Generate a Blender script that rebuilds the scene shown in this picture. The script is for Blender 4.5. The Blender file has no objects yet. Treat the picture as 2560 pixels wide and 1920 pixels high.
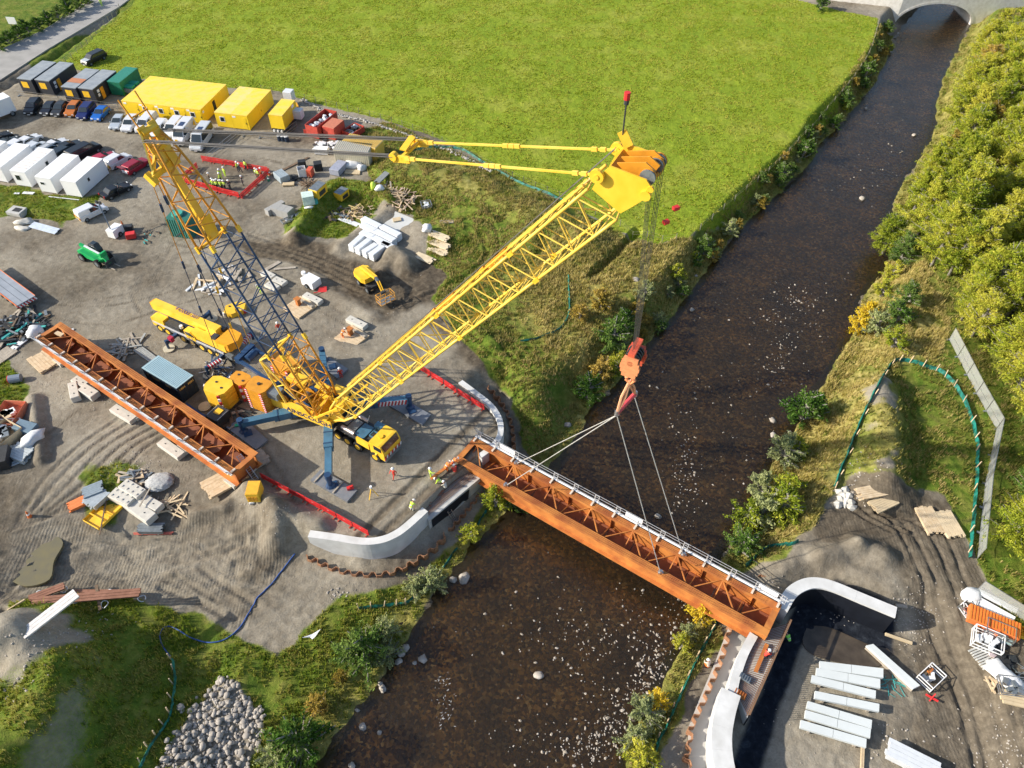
import bpy, bmesh, math, random
import numpy as np
from mathutils import Vector, Matrix, Euler
random.seed(7); RS=np.random.RandomState(11)
S=bpy.context.scene; COL=S.collection
rad=math.radians
# ---------------------------------------------------------------- camera, sky, sun
FPX=1900.0; PITCH=rad(47.3); CH=66.8
cam=bpy.data.cameras.new('camera'); co=bpy.data.objects.new('camera',cam); COL.objects.link(co)
cam.sensor_width=36; cam.lens=FPX/2560*36; cam.clip_end=3000; cam.clip_start=.5
co.location=(0,0,CH); co.rotation_euler=(rad(90)-PITCH,0,0); S.camera=co
SUN_EL=rad(28); SUN_AZ=rad(5)          # light travels towards azimuth SUN_AZ (from +x, ccw)
w=bpy.data.worlds.new('World'); S.world=w; w.use_nodes=True
nt=w.node_tree; sk=nt.nodes.new('ShaderNodeTexSky'); sk.sky_type='NISHITA'; sk.sun_disc=False
sk.sun_elevation=SUN_EL; sk.sun_rotation=math.pi*1.5-SUN_AZ; sk.air_density=1; sk.dust_density=1.5
nt.links.new(sk.outputs[0],nt.nodes['Background'].inputs[0]); nt.nodes['Background'].inputs[1].default_value=.12
sl=bpy.data.lights.new('sun','SUN'); so=bpy.data.objects.new('sun',sl); COL.objects.link(so)
sl.energy=4.4; sl.angle=rad(.55); sl.color=(1,.92,.79)
dirv=Vector((math.cos(SUN_AZ)*math.cos(SUN_EL),math.sin(SUN_AZ)*math.cos(SUN_EL),-math.sin(SUN_EL)))
so.rotation_euler=dirv.to_track_quat('-Z','Y').to_euler()
S.view_settings.view_transform='Standard'; S.view_settings.look='None'; S.view_settings.exposure=.68; S.view_settings.gamma=1
S.render.engine='CYCLES'
# ---------------------------------------------------------------- placing: a point of the photograph at a known real height
cp,sp=math.cos(PITCH),math.sin(PITCH)
def G(px,py,z=0.0):
    a=(px-1280)/FPX; b=(py-960)/FPX
    d=(a,cp-b*sp,-sp-b*cp); s=(z-CH)/d[2]
    return Vector((d[0]*s,d[1]*s,z))
def AZ(p,q,z=0): a=G(*p,z); b=G(*q,z); return math.atan2(b.y-a.y,b.x-a.x)
# ---------------------------------------------------------------- materials
MATS={}
def M(name,col,rough=.6,metal=0,var=.12,scale=3.,bump=0.,col2=None,bscale=None,detail=6,spec=.5,emis=None,thr=None):
    if name in MATS: return MATS[name]
    m=bpy.data.materials.new(name); m.use_nodes=True; n=m.node_tree.nodes; l=m.node_tree.links
    b=n['Principled BSDF']; b.inputs['Roughness'].default_value=rough; b.inputs['Metallic'].default_value=metal
    b.inputs['Specular IOR Level'].default_value=spec
    tc=n.new('ShaderNodeTexCoord'); no=n.new('ShaderNodeTexNoise'); no.inputs['Scale'].default_value=scale; no.inputs['Detail'].default_value=detail
    l.new(tc.outputs['Object'],no.inputs['Vector'])
    mx=n.new('ShaderNodeMix'); mx.data_type='RGBA'
    c2=col2 or tuple(min(1,c*(1+var)) for c in col); c1=col if col2 else tuple(c*(1-var) for c in col)
    mx.inputs[6].default_value=(*c1,1); mx.inputs[7].default_value=(*c2,1)
    rp=n.new('ShaderNodeMapRange'); lo,hi=thr or (.3,.7); rp.inputs[1].default_value=lo; rp.inputs[2].default_value=hi
    l.new(no.outputs[0],rp.inputs[0]); l.new(rp.outputs[0],mx.inputs[0]); l.new(mx.outputs[2],b.inputs['Base Color'])
    if bump:
        n2=n.new('ShaderNodeTexNoise'); n2.inputs['Scale'].default_value=bscale or scale*4; n2.inputs['Detail'].default_value=5
        l.new(tc.outputs['Object'],n2.inputs['Vector']); bp=n.new('ShaderNodeBump'); bp.inputs['Strength'].default_value=bump; bp.inputs['Distance'].default_value=.05
        l.new(n2.outputs[0],bp.inputs['Height']); l.new(bp.outputs[0],b.inputs['Normal'])
    if emis: b.inputs['Emission Color'].default_value=(*emis,1); b.inputs['Emission Strength'].default_value=1
    MATS[name]=m; return m
# ---------------------------------------------------------------- mesh builder
class MB:
    def __init__(s): s.v=[]; s.f=[]; s.mi=[]; s.mats=[]; s.cur=0
    def mat(s,m):
        if m not in s.mats: s.mats.append(m)
        s.cur=s.mats.index(m); return s
    def add(s,vs,fs):
        o=len(s.v); s.v+= [tuple(v) for v in vs]; s.f+=[tuple(i+o for i in f) for f in fs]; s.mi+=[s.cur]*len(fs); return s
    def box(s,c,d,rz=0,rot=None):
        x,y,z=d[0]/2,d[1]/2,d[2]/2
        R=rot if rot is not None else Matrix.Rotation(rz,3,'Z'); C=Vector(c)
        vs=[R@Vector((i*x,j*y,k*z))+C for i in(-1,1) for j in(-1,1) for k in(-1,1)]
        return s.add(vs,[(0,1,3,2),(4,6,7,5),(0,4,5,1),(2,3,7,6),(0,2,6,4),(1,5,7,3)])
    def beam(s,p,q,w,h,up=(0,0,1)):
        p=Vector(p);q=Vector(q);d=q-p; L=d.length; x=d.normalized(); u=Vector(up)
        y=u.cross(x); y=y.normalized() if y.length>1e-4 else Vector((0,1,0)); z=x.cross(y)
        R=Matrix((x,y,z)).transposed(); return s.box((p+q)/2,(L,w,h),rot=R)
    def cyl(s,p,q,r,n=8,r2=None,cap=True):
        p=Vector(p);q=Vector(q);x=(q-p).normalized(); y=x.orthogonal().normalized(); z=x.cross(y); r2=r if r2 is None else r2
        vs=[];
        for k in range(n):
            a=2*math.pi*k/n; e=y*math.cos(a)+z*math.sin(a); vs+=[p+e*r,q+e*r2]
        fs=[(2*k,2*((k+1)%n),2*((k+1)%n)+1,2*k+1) for k in range(n)]
        if cap: fs+=[tuple(2*k for k in range(n))[::-1],tuple(2*k+1 for k in range(n))]
        return s.add(vs,fs)
    def prism(s,poly,z0,z1):
        n=len(poly); vs=[(x,y,z0) for x,y in poly]+[(x,y,z1) for x,y in poly]
        a=sum(poly[i][0]*poly[(i+1)%n][1]-poly[(i+1)%n][0]*poly[i][1] for i in range(n))
        fs=[tuple(range(n))[::-1],tuple(range(n,2*n))]+[(i,(i+1)%n,(i+1)%n+n,i+n) for i in range(n)]
        if a<0: fs=[f[::-1] for f in fs]
        return s.add(vs,fs)
    def prof(s,poly,y0,y1,R=None,c=(0,0,0)):   # polygon in x,z extruded along y
        n=len(poly); vs=[Vector((x,y0,z)) for x,z in poly]+[Vector((x,y1,z)) for x,z in poly]
        if R is not None: vs=[R@v for v in vs]
        vs=[v+Vector(c) for v in vs]
        a=sum(poly[i][0]*poly[(i+1)%n][1]-poly[(i+1)%n][0]*poly[i][1] for i in range(n))
        fs=[tuple(range(n)),tuple(range(n,2*n))[::-1]]+[((i+1)%n,i,i+n,(i+1)%n+n) for i in range(n)]
        if a<0: fs=[f[::-1] for f in fs]
        return s.add(vs,fs)
    def mesh(s,name,m=None,smooth=False):
        me=bpy.data.meshes.new(name); me.from_pydata([tuple(v) for v in s.v],[],s.f)
        if s.mats:
            for x in s.mats: me.materials.append(x)
            me.polygons.foreach_set('material_index',s.mi)
        elif m: me.materials.append(m)
        if smooth: me.polygons.foreach_set('use_smooth',[True]*len(me.polygons))
        me.update(); return me
def link(name,me,parent=None,loc=None,rz=None):
    o=bpy.data.objects.new(name,me); COL.objects.link(o)
    if parent: o.parent=parent
    if loc is not None: o.location=loc
    if rz is not None: o.rotation_euler[2]=rz
    return o
def part(name,mb,m,parent,label=None,smooth=False,loc=None,rz=None):
    o=link(name,mb.mesh(name,m,smooth) if isinstance(mb,MB) else mb,parent,loc,rz)
    if label: o['label']=label
    return o
def tag(o,label=None,cat=None,group=None,kind=None):
    if label: o['label']=label
    if cat: o['category']=cat
    if group: o['group']=group
    if kind: o['kind']=kind
    return o
def thing(name,label,cat,loc=(0,0,0),rz=0,group=None):
    o=bpy.data.objects.new(name,None); COL.objects.link(o); o.location=loc; o.rotation_euler[2]=rz; o.empty_display_size=.2
    return tag(o,label,cat,group)
def single(name,mb,m,label,cat,loc=(0,0,0),rz=0,group=None,smooth=False):
    return tag(part(name,mb,m,None,None,smooth,loc,rz),label,cat,group)
def kids(o): return KID.get(o.name,[c for c in bpy.data.objects if c.parent==o])
KID={}
def dup(root,loc=None,rz=None,label=None,group=None,scale=None,matmap=None,cat=None):
    if root.name not in KID:
        KID[root.name]=[c for c in bpy.data.objects if c.parent==root]
        for c in KID[root.name]: KID[c.name]=[g for g in bpy.data.objects if g.parent==c]
    def cpy(o,par):
        c=o.copy(); COL.objects.link(c); c.parent=par
        if matmap and c.data and any(m and m.name in matmap for m in c.data.materials):
            key=(c.data.name,tuple(sorted((k,v.name) for k,v in matmap.items())))
            if key not in MM:
                me=c.data.copy()
                for i,mt in enumerate(me.materials):
                    if mt.name in matmap: me.materials[i]=matmap[mt.name]
                MM[key]=me
            c.data=MM[key]
        return c
    r=cpy(root,None)
    for ch in KID[root.name]:
        c=cpy(ch,r)
        for g in KID.get(ch.name,[]): cpy(g,c)
    if loc is not None: r.location=loc
    if rz is not None: r.rotation_euler[2]=rz
    if scale: r.scale=(scale,)*3 if isinstance(scale,(int,float)) else scale
    if label: r['label']=label
    if group: r['group']=group
    if cat: r['category']=cat
    return r
MM={}
def tube(mb,pts,r,n=6,closed=False):
    P=[Vector(p) for p in pts]; rings=[]; y=None
    for i,p in enumerate(P):
        t=(P[min(i+1,len(P)-1)]-P[max(i-1,0)]).normalized()
        y=(t.orthogonal() if y is None else y-t*y.dot(t)).normalized(); z=t.cross(y)
        rr=r[i] if isinstance(r,(list,tuple)) else r
        rings.append([p+(y*math.cos(2*math.pi*k/n)+z*math.sin(2*math.pi*k/n))*rr for k in range(n)])
    vs=[v for rg in rings for v in rg]; fs=[]
    for i in range(len(P)-1):
        for k in range(n): a=i*n+k;b=i*n+(k+1)%n; fs.append((a,b,b+n,a+n))
    fs+=[tuple(range(n))[::-1],tuple((len(P)-1)*n+k for k in range(n))]
    return mb.add(vs,fs)
def smoothline(pts,k=6):
    P=[Vector(p) for p in pts]; out=[]
    for i in range(len(P)-1):
        a,b,c,d=P[max(i-1,0)],P[i],P[i+1],P[min(i+2,len(P)-1)]
        for j in range(k):
            t=j/k; out.append(.5*((2*b)+(c-a)*t+(2*a-5*b+4*c-d)*t*t+(3*b-a-3*c+d)*t**3))
    return out+[P[-1]]
# value noise
def vnoise(x,y,seed=0):
    xi=np.floor(x).astype(np.int64); yi=np.floor(y).astype(np.int64); fx=x-xi; fy=y-yi
    fx=fx*fx*(3-2*fx); fy=fy*fy*(3-2*fy)
    def h(a,b):
        n=(a*374761393+b*668265263+seed*974711)&0xffffffff; n=((n^(n>>13))*1274126177)&0xffffffff; return ((n^(n>>16))&0xffff)/65535.
    return (h(xi,yi)*(1-fx)+h(xi+1,yi)*fx)*(1-fy)+(h(xi,yi+1)*(1-fx)+h(xi+1,yi+1)*fx)*fy
def fbm(x,y,s,o=4,seed=0):
    r=0;a=.5;x=x/s;y=y/s
    for i in range(o): r=r+a*vnoise(x,y,seed+i); x=x*2.03+17;y=y*2.03+5; a*=.5
    return r/(1-.5**o)
def polydist(X,Y,P,closed=True):
    d=np.full(X.shape,1e9); ins=np.zeros(X.shape,bool); n=len(P)
    for i in range(n if closed else n-1):
        x0,y0=P[i][0],P[i][1]; x1,y1=P[(i+1)%n][0],P[(i+1)%n][1]
        ex,ey=x1-x0,y1-y0; L=ex*ex+ey*ey+1e-12; t=np.clip(((X-x0)*ex+(Y-y0)*ey)/L,0,1)
        d=np.minimum(d,(X-x0-t*ex)**2+(Y-y0-t*ey)**2)
        if closed:
            c=((y0>Y)!=(y1>Y)); 
            with np.errstate(divide='ignore',invalid='ignore'): xi=(x1-x0)*(Y-y0)/(y1-y0 if y1!=y0 else 1e-9)+x0
            ins^=c&(X<xi)
    d=np.sqrt(d)
    return np.where(ins,-d,d) if closed else d
def ss(a,b,x): t=np.clip((x-a)/(b-a),0,1); return t*t*(3-2*t)
def PX(lst,z=0): return [tuple(G(a,b,z)[:2]) for a,b in lst]
# ---------------------------------------------------------------- terrain
WZ=-3.6
LB=[(2238,90),(2225,140),(2190,210),(2150,260),(2110,305),(2065,350),(2035,405),(1990,450),(1950,485),(1870,560),(1800,640),(1740,720),(1690,790),(1640,845),(1590,905),(1530,985),(1480,1015),(1460,1070),(1420,1130),(1370,1190),(1330,1230),(1276,1289),(1218,1344),(1181,1387),(1117,1457),(1091,1488),(1068,1535),(1025,1608),(975,1654),(970,1689),(941,1738),(892,1784),(842,1854),(802,1914),(760,1990)]
RB=[(2423,60),(2394,116),(2354,202),(2336,260),(2334,303),(2316,361),(2281,413),(2240,480),(2215,560),(2224,627),(2203,685),(2171,713),(2145,757),(2134,818),(2105,870),(2059,947),(2027,987),(2001,1022),(1972,1085),(1934,1135),(1905,1200),(1870,1270),(1843,1317),(1802,1366),(1770,1430),(1745,1490),(1739,1546),(1716,1578),(1698,1612),(1675,1647),(1646,1705),(1626,1748),(1592,1773),(1587,1839),(1555,1914),(1520,1990)]
lb=PX(LB,WZ); rb=PX(RB,WZ)
up=(92,190); up2=(110,188)
river=[(118,215)]+[(102,178)]*0+lb+rb[::-1]+[(134,212)]
ll=G(2238,90,WZ); 
FIELD=PX([(345,-60),(335,10),(150,165),(215,180),(330,195),(470,212),(700,228),(760,252),(860,275),(960,300),(1100,345),(1250,425),(1400,500),(1530,570),(1640,610),(1720,590),(1780,560),(1880,470),(1965,385),(2060,300),(2120,215),(2165,140),(2185,95),(2200,45),(2090,25),(1990,0),(1900,-60)])
V1=PX([(850,330),(930,315),(960,300),(1250,425),(1530,570),(1640,610),(1745,590),(1870,450),(2060,290),(2205,50)])+lb[:19]+PX([(1390,1150),(1330,1110),(1300,1050),(1295,980),(1250,930),(1190,890),(1150,850),(1110,790),(1085,745),(1120,690),(1060,640),(1090,580),(1020,540),(960,520),(900,530),(860,500),(930,450),(915,420),(940,390),(960,350),(900,355)])
V2=lb[20:]+PX([(700,2000),(-300,2000),(-300,1560),(0,1590),(60,1530),(120,1500),(330,1490),(380,1510),(520,1560),(600,1600),(690,1640),(740,1600),(790,1540),(860,1490),(920,1485),(990,1460),(1050,1430),(1110,1370),(1170,1310),(1200,1260),(1240,1210),(1290,1190)],-2.6)
V3=rb[:23]+PX([(1800,1400),(1860,1400),(1960,1375),(2020,1330),(2060,1290),(2080,1250),(2095,1225),(2110,1180),(2150,1195),(2230,1235),(2300,1225),(2360,1240),(2400,1330),(2430,1420),(2450,1480),(2540,1560),(2700,1650),(3300,1700),(3300,-200),(2600,-200)],-1)
V4=rb[25:]+PX([(1640,2000),(1665,1860),(1690,1800),(1730,1700),(1790,1610),(1818,1560),(1760,1500)],-2.2)
V5=PX([(-60,455),(70,465),(130,485),(215,495),(262,478),(250,505),(185,545),(150,562),(90,540),(40,535),(-60,550)])
V6=PX([(190,1240),(215,1190),(290,1140),(350,1130),(378,1160),(370,1195),(300,1225),(260,1290),(215,1290)])
V7=PX([(-60,890),(20,905),(62,970),(50,1015),(0,1035),(-60,1040)])
V8=PX([(700,590),(760,500),(830,450),(880,450),(960,470),(970,500),(930,560),(870,600),(800,600)]) 
MUD=[PX(p) for p in ([(560,600),(760,590),(870,640),(1000,690),(1130,600),(1190,560),(1210,600),(1170,690),(1130,780),(1040,770),(960,790),(880,740),(800,690),(700,650),(590,640)],
 [(1090,780),(1160,830),(1270,900),(1300,960),(1180,910),(1060,800)],
 [(960,470),(900,450),(930,420),(990,440),(1000,480)])]
TRK=PX([(2040,1330),(2090,1250),(2200,1225),(2330,1250),(2400,1330),(2480,1500),(2600,1700),(2700,2000),(2250,2000),(2300,1750),(2300,1600),(2280,1480),(2200,1400),(2120,1370),(2000,1370)],-1.5)
BLK=PX([(1970,1560),(1990,1500),(2080,1460),(2240,1530),(2235,1640),(2130,1625),(2080,1590),(2020,1600),(1990,1650),(1900,1930),(1830,1990),(1800,1990),(1870,1800)],-3)
LOW=lb[19:]+PX([(700,2000),(380,2000),(400,1800),(330,1620),(150,1520),(40,1500),(120,1380),(300,1300),(470,1290),(620,1330),(700,1360),(770,1345),(905,1362),(960,1357),(1000,1345),(1080,1290),(1130,1240),(1200,1200),(1240,1140),(1250,1090),(1240,1040),(1190,985),(1260,940),(1330,1060)],-2)
PLAT=PX([(776,1328),(905,1346),(960,1340),(1000,1320),(1060,1262),(1200,1120),(1235,1105),(1250,1080),(1236,1045),(1143,957),(1050,905),(800,880),(560,1000),(560,1180),(650,1260)])
# right side
RW=PX([(1975,1490),(1995,1462),(2030,1445),(2075,1447),(2240,1518),(2330,1500),(2420,1640),(2560,1990),(1830,1990),(1840,1850),(1880,1760)],-1)
RLOW=PX([(1818,1560),(1900,1600),(1870,1700),(1810,1800),(1790,1990),(1640,1990),(1665,1860),(1730,1700),(1790,1610)],-2.5)
RUT=[None]
def hterrain(X,Y):
    H=np.zeros(X.shape); RUT[0]=np.zeros(X.shape)
    dl=polydist(X,Y,LOW); bw=np.interp(X,[-46,-30,-22],[9,6,2.2]); k=1-ss(-bw*1.1,bw*.9,dl+1.2*(fbm(X,Y,4,2,3)-.5)); H=H*(1-k)+(-2.7)*k
    # right bank
    RBK=rb+[(40,-10),(400,-10),(400,260),(150,200)]
    dr=polydist(X,Y,RBK)
    k=(1-ss(-4,6,dr))*(1-ss(40,75,Y)); H=np.where(dr<0.5,H*(1-k)+(-1.0)*k,H)
    d=polydist(X,Y,RW); k=1-ss(-1.5,2.5,d); H=H*(1-k)+(-3.0)*k
    d=polydist(X,Y,RLOW); k=1-ss(-.6,.8,d); H=H*(1-k)+(-2.9)*k
    # platform
    d=polydist(X,Y,PLAT); k=1-ss(-.1,.35,d); south=polydist(X,Y,PX([(600,1240),(780,1335)]),False)
    H=H*(1-k)+0*k
    # bunds and mounds
    def ridge(p,h,wd,z=0,n=.25):
        nonlocal H
        dd=polydist(X,Y,PX(p,z),False); q=np.clip(1-dd/(wd*(1+n*2*(fbm(X,Y,3,3,9)-.5))),0,1); H+=h*q*q*(3-2*q)
    ridge([(1010,430),(1150,470),(1300,530),(1440,600)],1.9,6.5)
    ridge([(1060,590),(1180,570),(1300,600)],1.0,5)
    ridge([(740,600),(790,520),(850,470),(930,480),(975,510)],1.5,2.6)
    ridge([(850,620),(960,540)],.7,2)
    ridge([(2190,970),(2215,1080),(2215,1190)],2.6,4.6,.8)
    ridge([(2150,1370),(2200,1390)],1.1,2.4,-1)
    ridge([(2050,1390),(2130,1370)],.9,1.8,-1)
    ridge([(120,1640),(190,1720),(150,1850),(60,1960)],3.4,5.4,-2,.15)
    ridge([(20,1640),(-60,1700),(-60,1900)],2.4,7,-2)
    ridge([(600,1700),(540,1800),(480,1930)],.55,3,-2.7)
    ridge([(690,1290),(800,1330)],.9,2.0,-1); ridge([(640,1260),(700,1300),(690,1350)],1.3,2.2,-1.5)
    ridge([(985,640),(1015,665)],1.7,2.7); ridge([(965,660),(955,690)],.8,1.8)
    ridge([(85,1000),(100,1100),(105,1150)],.8,1.3); ridge([(1190,835),(1230,860)],.8,2)
    ridge([(640,1230),(560,1275),(480,1290)],.7,1.2,-1)
    ridge([(780,700),(860,750),(930,790)],.35,2.2); ridge([(620,760),(700,720)],.3,1.5); ridge([(840,860),(930,880),(1010,870)],.3,1.5)
    ridge([(520,640),(600,620),(700,640)],.12,1.2)
    # ditches
    def ditch(p,h,wd,z=0):
        nonlocal H
        dd=polydist(X,Y,PX(p,z),False); H-=h*(1-ss(wd*.35,wd,dd))
    ditch([(1595,575),(1530,640),(1475,690)],1.1,.95); ditch([(-20,520),(70,535),(180,540)],.7,1.1)
    ditch([(-20,235),(120,150),(290,30)],.9,1.2)
    ditch([(20,1560),(10,1620),(-30,1700)],1.0,1.2,-1.5)
    # ruts
    def rut(p,off,wd,dep,z=0):
        nonlocal H
        q=[Vector((a,b,0)) for a,b in PX(p,z)]; q=smoothline(q,4)
        q=[(v.x,v.y) for v in q]
        dd=polydist(X,Y,q,False); dep=dep*(.55+.9*fbm(X,Y,1.6,3,71)); RUT[0]=np.maximum(RUT[0],(1-ss(wd*.3,wd*1.5,dd))*.75*np.clip(fbm(X,Y,4,3,72)*2-.4,0,1)); H+=np.where(dd<wd,-dep*(.5+.5*np.cos(np.pi*dd/wd)),0)+np.where((dd>=wd)&(dd<wd*1.8),dep*.45*(.5-.5*np.cos(2*np.pi*(dd-wd)/(wd*.8))),0)
    for i in range(7):
        o=i*13-40
        rut([(20+o*.2,1490-o),(160,1400+o*.5),(320,1385+o*.55),(480,1390+o*.4),(620,1360+o*.2)],0,.34,.10+.05*random.random(),-2.4)
    for i in range(6):
        o=i*34
        rut([(40+o*.4,1330-o*.15),(110+o,1220),(200+o*1.0,1130),(300+o,1060+i*4)],0,.3,.14,-.8)
    rut([(400,1470),(500,1510),(590,1550)],0,.4,.2,-2.7); rut([(500,1420),(590,1480),(640,1510)],0,.4,.18,-2.7); rut([(440,1440),(540,1500)],0,.3,.15,-2.7)
    for o in (-16,0,18,34): rut([(620,600+o),(760,640+o*.7),(880,690+o),(1000,730+o)],0,.3,.12)
    rut([(1120,560),(1190,580),(1215,640),(1150,700),(1060,740)],0,.45,.22); rut([(1130,540),(1230,570),(1235,660),(1130,740)],0,.4,.2)
    rut([(1100,790),(1190,850),(1260,910)],0,.35,.22); rut([(1130,770),(1220,835),(1290,900)],0,.35,.22)
    for o in (0,38,72,-30): rut([(2180,1290+o*.1),(2260+o,1330),(2320+o,1440),(2370+o,1580),(2440+o,1750),(2500+o,1990)],0,.3,.2,-2)
    for o in (0,30,55): rut([(2100+o,1250),(2150+o,1290),(2230+o,1330)],0,.25,.18,-1)
    for o in (0,26): rut([(560,990+o),(700,1180+o*2),(760,1320)],0,.3,.04)
    rut([(1240,1005),(1130,1110),(990,1250),(900,1340)],0,.42,.12); rut([(1255,1040),(1160,1130),(1030,1260),(950,1340)],0,.4,.1)
    rut([(350,780),(330,720),(390,690),(450,600),(600,570)],0,.3,.05); rut([(270,680),(240,700),(245,760)],0,.25,.05)
    for p in ([(300,560),(420,610),(560,640),(700,700),(860,780)],[(330,520),(450,560),(600,560),(700,540)],[(60,620),(180,650),(330,640),(420,560),(440,480)],[(40,700),(200,720),(330,700),(450,640),(640,640)],[(250,340),(420,380),(560,350),(700,370)],[(100,760),(260,770),(420,730),(600,680)],[(150,1290),(330,1310),(520,1330),(640,1330)],[(30,1180),(140,1080),(230,1000),(330,1010)],[(300,1150),(450,1160),(560,1120),(620,1060)]):
        for o in(0,34): rut([(a+o*.3+random.uniform(-12,12),b+o+random.uniform(-8,8)) for a,b in p],0,.26,.03)
    # river
    d=polydist(X,Y,river); k=ss(-1.6,1.3,d+.5*(fbm(X,Y,2.2,3,5)-.5))
    bed=WZ-.42+.5*(fbm(X,Y,5,4,8)-.5)+.25*(fbm(X,Y,.7,2,4)-.5)
    far=ss(0,1,(d-1.3)/np.interp(Y,[60,90],[5.5,3.]))
    H=bed*(1-k)+np.where(d<7.3,(WZ+.15)*(1-far)+H*far*1.0,H)*k
    return H,d
def axis(bp):  # breakpoints [(pos,step)]
    out=[bp[0][0]]
    while out[-1]<bp[-1][0]:
        out.append(out[-1]+np.interp(out[-1],[b[0] for b in bp],[b[1] for b in bp]))
    return np.array(out)
xs=axis([(-260,6),(-112,1.2),(-75,.45),(-45,.24),(35,.22),(60,.3),(95,.6),(130,1.5),(300,8)])
ys=axis([(-25,3),(12,.4),(17,.2),(45,.2),(75,.25),(110,.42),(185,.9),(260,6),(420,12)])
GX,GY=np.meshgrid(xs,ys)
HZ,RD=hterrain(GX,GY)
def inm(P,soft=.6,n=.8,sc=2.5,seed=1):
    d=polydist(GX,GY,P)+n*2*(fbm(GX,GY,sc,3,seed)-.5)
    return 1-ss(-soft,soft,d)
mF=inm(FIELD,.5,.5)
mV=np.zeros(GX.shape)
for i,P in enumerate((V1,V2,V3,V4,V5)): mV=np.maximum(mV,inm(P,.6,1.2,3,20+i))
mV=np.maximum(mV,inm(V6,.8,2,2,31)*.7); mV=np.maximum(mV,inm(V7,.5,1)); mV=np.maximum(mV,inm(V8,.5,1.3,2.2,33)*.75)
MOOR=PX([(290,-60),(230,0),(100,95),(0,165),(-120,245),(-400,300),(-400,-60)])
VERGE=PX([(265,60),(345,-40),(340,30),(160,165),(90,180),(50,140)]) 
mV=np.maximum(mV,inm(MOOR,.6,.4)); mV=np.maximum(mV,inm(VERGE,.5,.6)*.85)
out=(np.abs(GX)>115)|(GY>186); mV=np.where(out&(GX<70),np.maximum(mV,1-mF),mV)
mV=np.where(polydist(GX,GY,PLAT)<0,0,mV)
PILEG=PX([(560,1690),(590,1715),(660,1790),(650,1850),(600,1930),(400,1935),(440,1860),(480,1790),(520,1740)],-2.4); mV*=1-inm(PILEG,.5,.5)*.9
mM_r=RUT[0]
for P in (TRK,BLK): mV*=1-inm(P,.5,.8)
mV*=1-inm(PX([(-60,1560),(60,1540),(200,1545),(250,1600),(180,1690),(60,1740),(-60,1760)],-1),1.2,2.5,3,77)*.85
mV*=1-inm(PX([(150,1780),(220,1640),(240,1700),(200,1880),(120,1960),(40,1960)],1),1,1.5,2,78)*.5
mM=np.zeros(GX.shape)
for P in MUD: mM=np.maximum(mM,inm(P,1.2,2.2,3,41))
mM=np.maximum(mM,inm(TRK,1,1.2,3,43)*.8); mM=np.maximum(mM,(1-ss(0,2.2,RD))*(RD>-.2)*.8)
mM=np.maximum(mM,inm(PX([(2140,1180),(2250,1220),(2400,1240),(2380,1330),(2120,1370),(2020,1340)],-1),1,1.5)*.9)
mB=inm(BLK,.25,.25)
mM=np.maximum(mM,mM_r*.7)
mM=np.maximum(mM,np.clip(fbm(GX,GY,9,5,81)*3.0-1.35,0,1)*.8*np.where(polydist(GX,GY,PLAT)<0,.35,1))
# dark churned strips on the crane platform
for p,wd in (([(1240,1005),(1130,1110),(990,1250),(900,1340)],.55),([(1255,1050),(1160,1140),(1030,1265),(950,1345)],.5)):
    mM=np.maximum(mM,(1-ss(wd*.5,wd*1.3,polydist(GX,GY,PX(p),False)+.3*(fbm(GX,GY,.8,2,3)-.5)))*.75)
# clumpy relief
HZ=HZ+mF*(.16*(fbm(GX,GY,1.1,3,50)-.5)+.25*(fbm(GX,GY,9,2,51)-.5))+mV*(.5*(fbm(GX,GY,1.5,3,52)-.5))*ss(-1,2,RD)
HZ=HZ+(1-mF)*(1-mV)*(.05+.3*mM)*(fbm(GX,GY,1.3,4,53)-.5)*np.where(polydist(GX,GY,PLAT)<0,.3,1)+(1-mF)*(1-mV)*(.05+.1*ss(-.5,-2,HZ))*(fbm(GX,GY,.55,2,54)-.5)
# interpolation of ground height for placing things
def hz(x,y):
    i=int(np.clip(np.searchsorted(xs,x)-1,0,len(xs)-2)); j=int(np.clip(np.searchsorted(ys,y)-1,0,len(ys)-2))
    u=(x-xs[i])/(xs[i+1]-xs[i]); v=(y-ys[j])/(ys[j+1]-ys[j])
    return float((HZ[j,i]*(1-u)+HZ[j,i+1]*u)*(1-v)+(HZ[j+1,i]*(1-u)+HZ[j+1,i+1]*u)*v)
def GR(px,py,dz=0):
    z=0.
    for _ in range(12):
        p=G(px,py,z+dz); z+=.7*(hz(p.x,p.y)-z)
    p=G(px,py,z+dz); return Vector((p.x,p.y,z))
TREAD=PX([(-40,1400),(60,1330),(200,1300),(330,1335),(480,1300),(620,1290),(760,1250),(740,1330),(690,1480),(600,1560),(480,1500),(380,1470),(200,1480),(-40,1560)],-1.5)
mT=np.clip(np.maximum(RUT[0]*1.2,np.maximum(inm(TREAD,1,1)*np.clip(fbm(GX,GY,3,3,90)*2-.3,0,1),inm(TRK,1,1)*.5)),0,1)*(1-mV)
HZ=HZ+inm(TREAD,1.5,1)*(.42*(fbm(GX*.7,GY*2.0,1.1,4,91)-.5)); mM=np.maximum(mM,inm(TREAD,1.5,1.5)*np.clip(fbm(GX*.6,GY*1.6,2.6,5,92)*3-1.1,0,1)*.6)
RUB=PX([(560,1270),(690,1235),(760,1290),(740,1350),(700,1400),(640,1460),(560,1440),(540,1330)],-1.5); HZ=HZ+inm(RUB,1.,1)*(.55*(fbm(GX,GY,1.0,4,93)-.5)); mM=np.maximum(mM,inm(RUB,1,1)*np.clip(fbm(GX,GY,1.5,4,94)*3-1.1,0,1)*.7)
DRY1=rb[8:22]+PX([(1900,1390),(2030,1330),(2090,1215),(2110,1160),(2160,1040),(2250,905),(2330,915),(2370,840),(2330,690),(2260,640)],-1)
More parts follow.
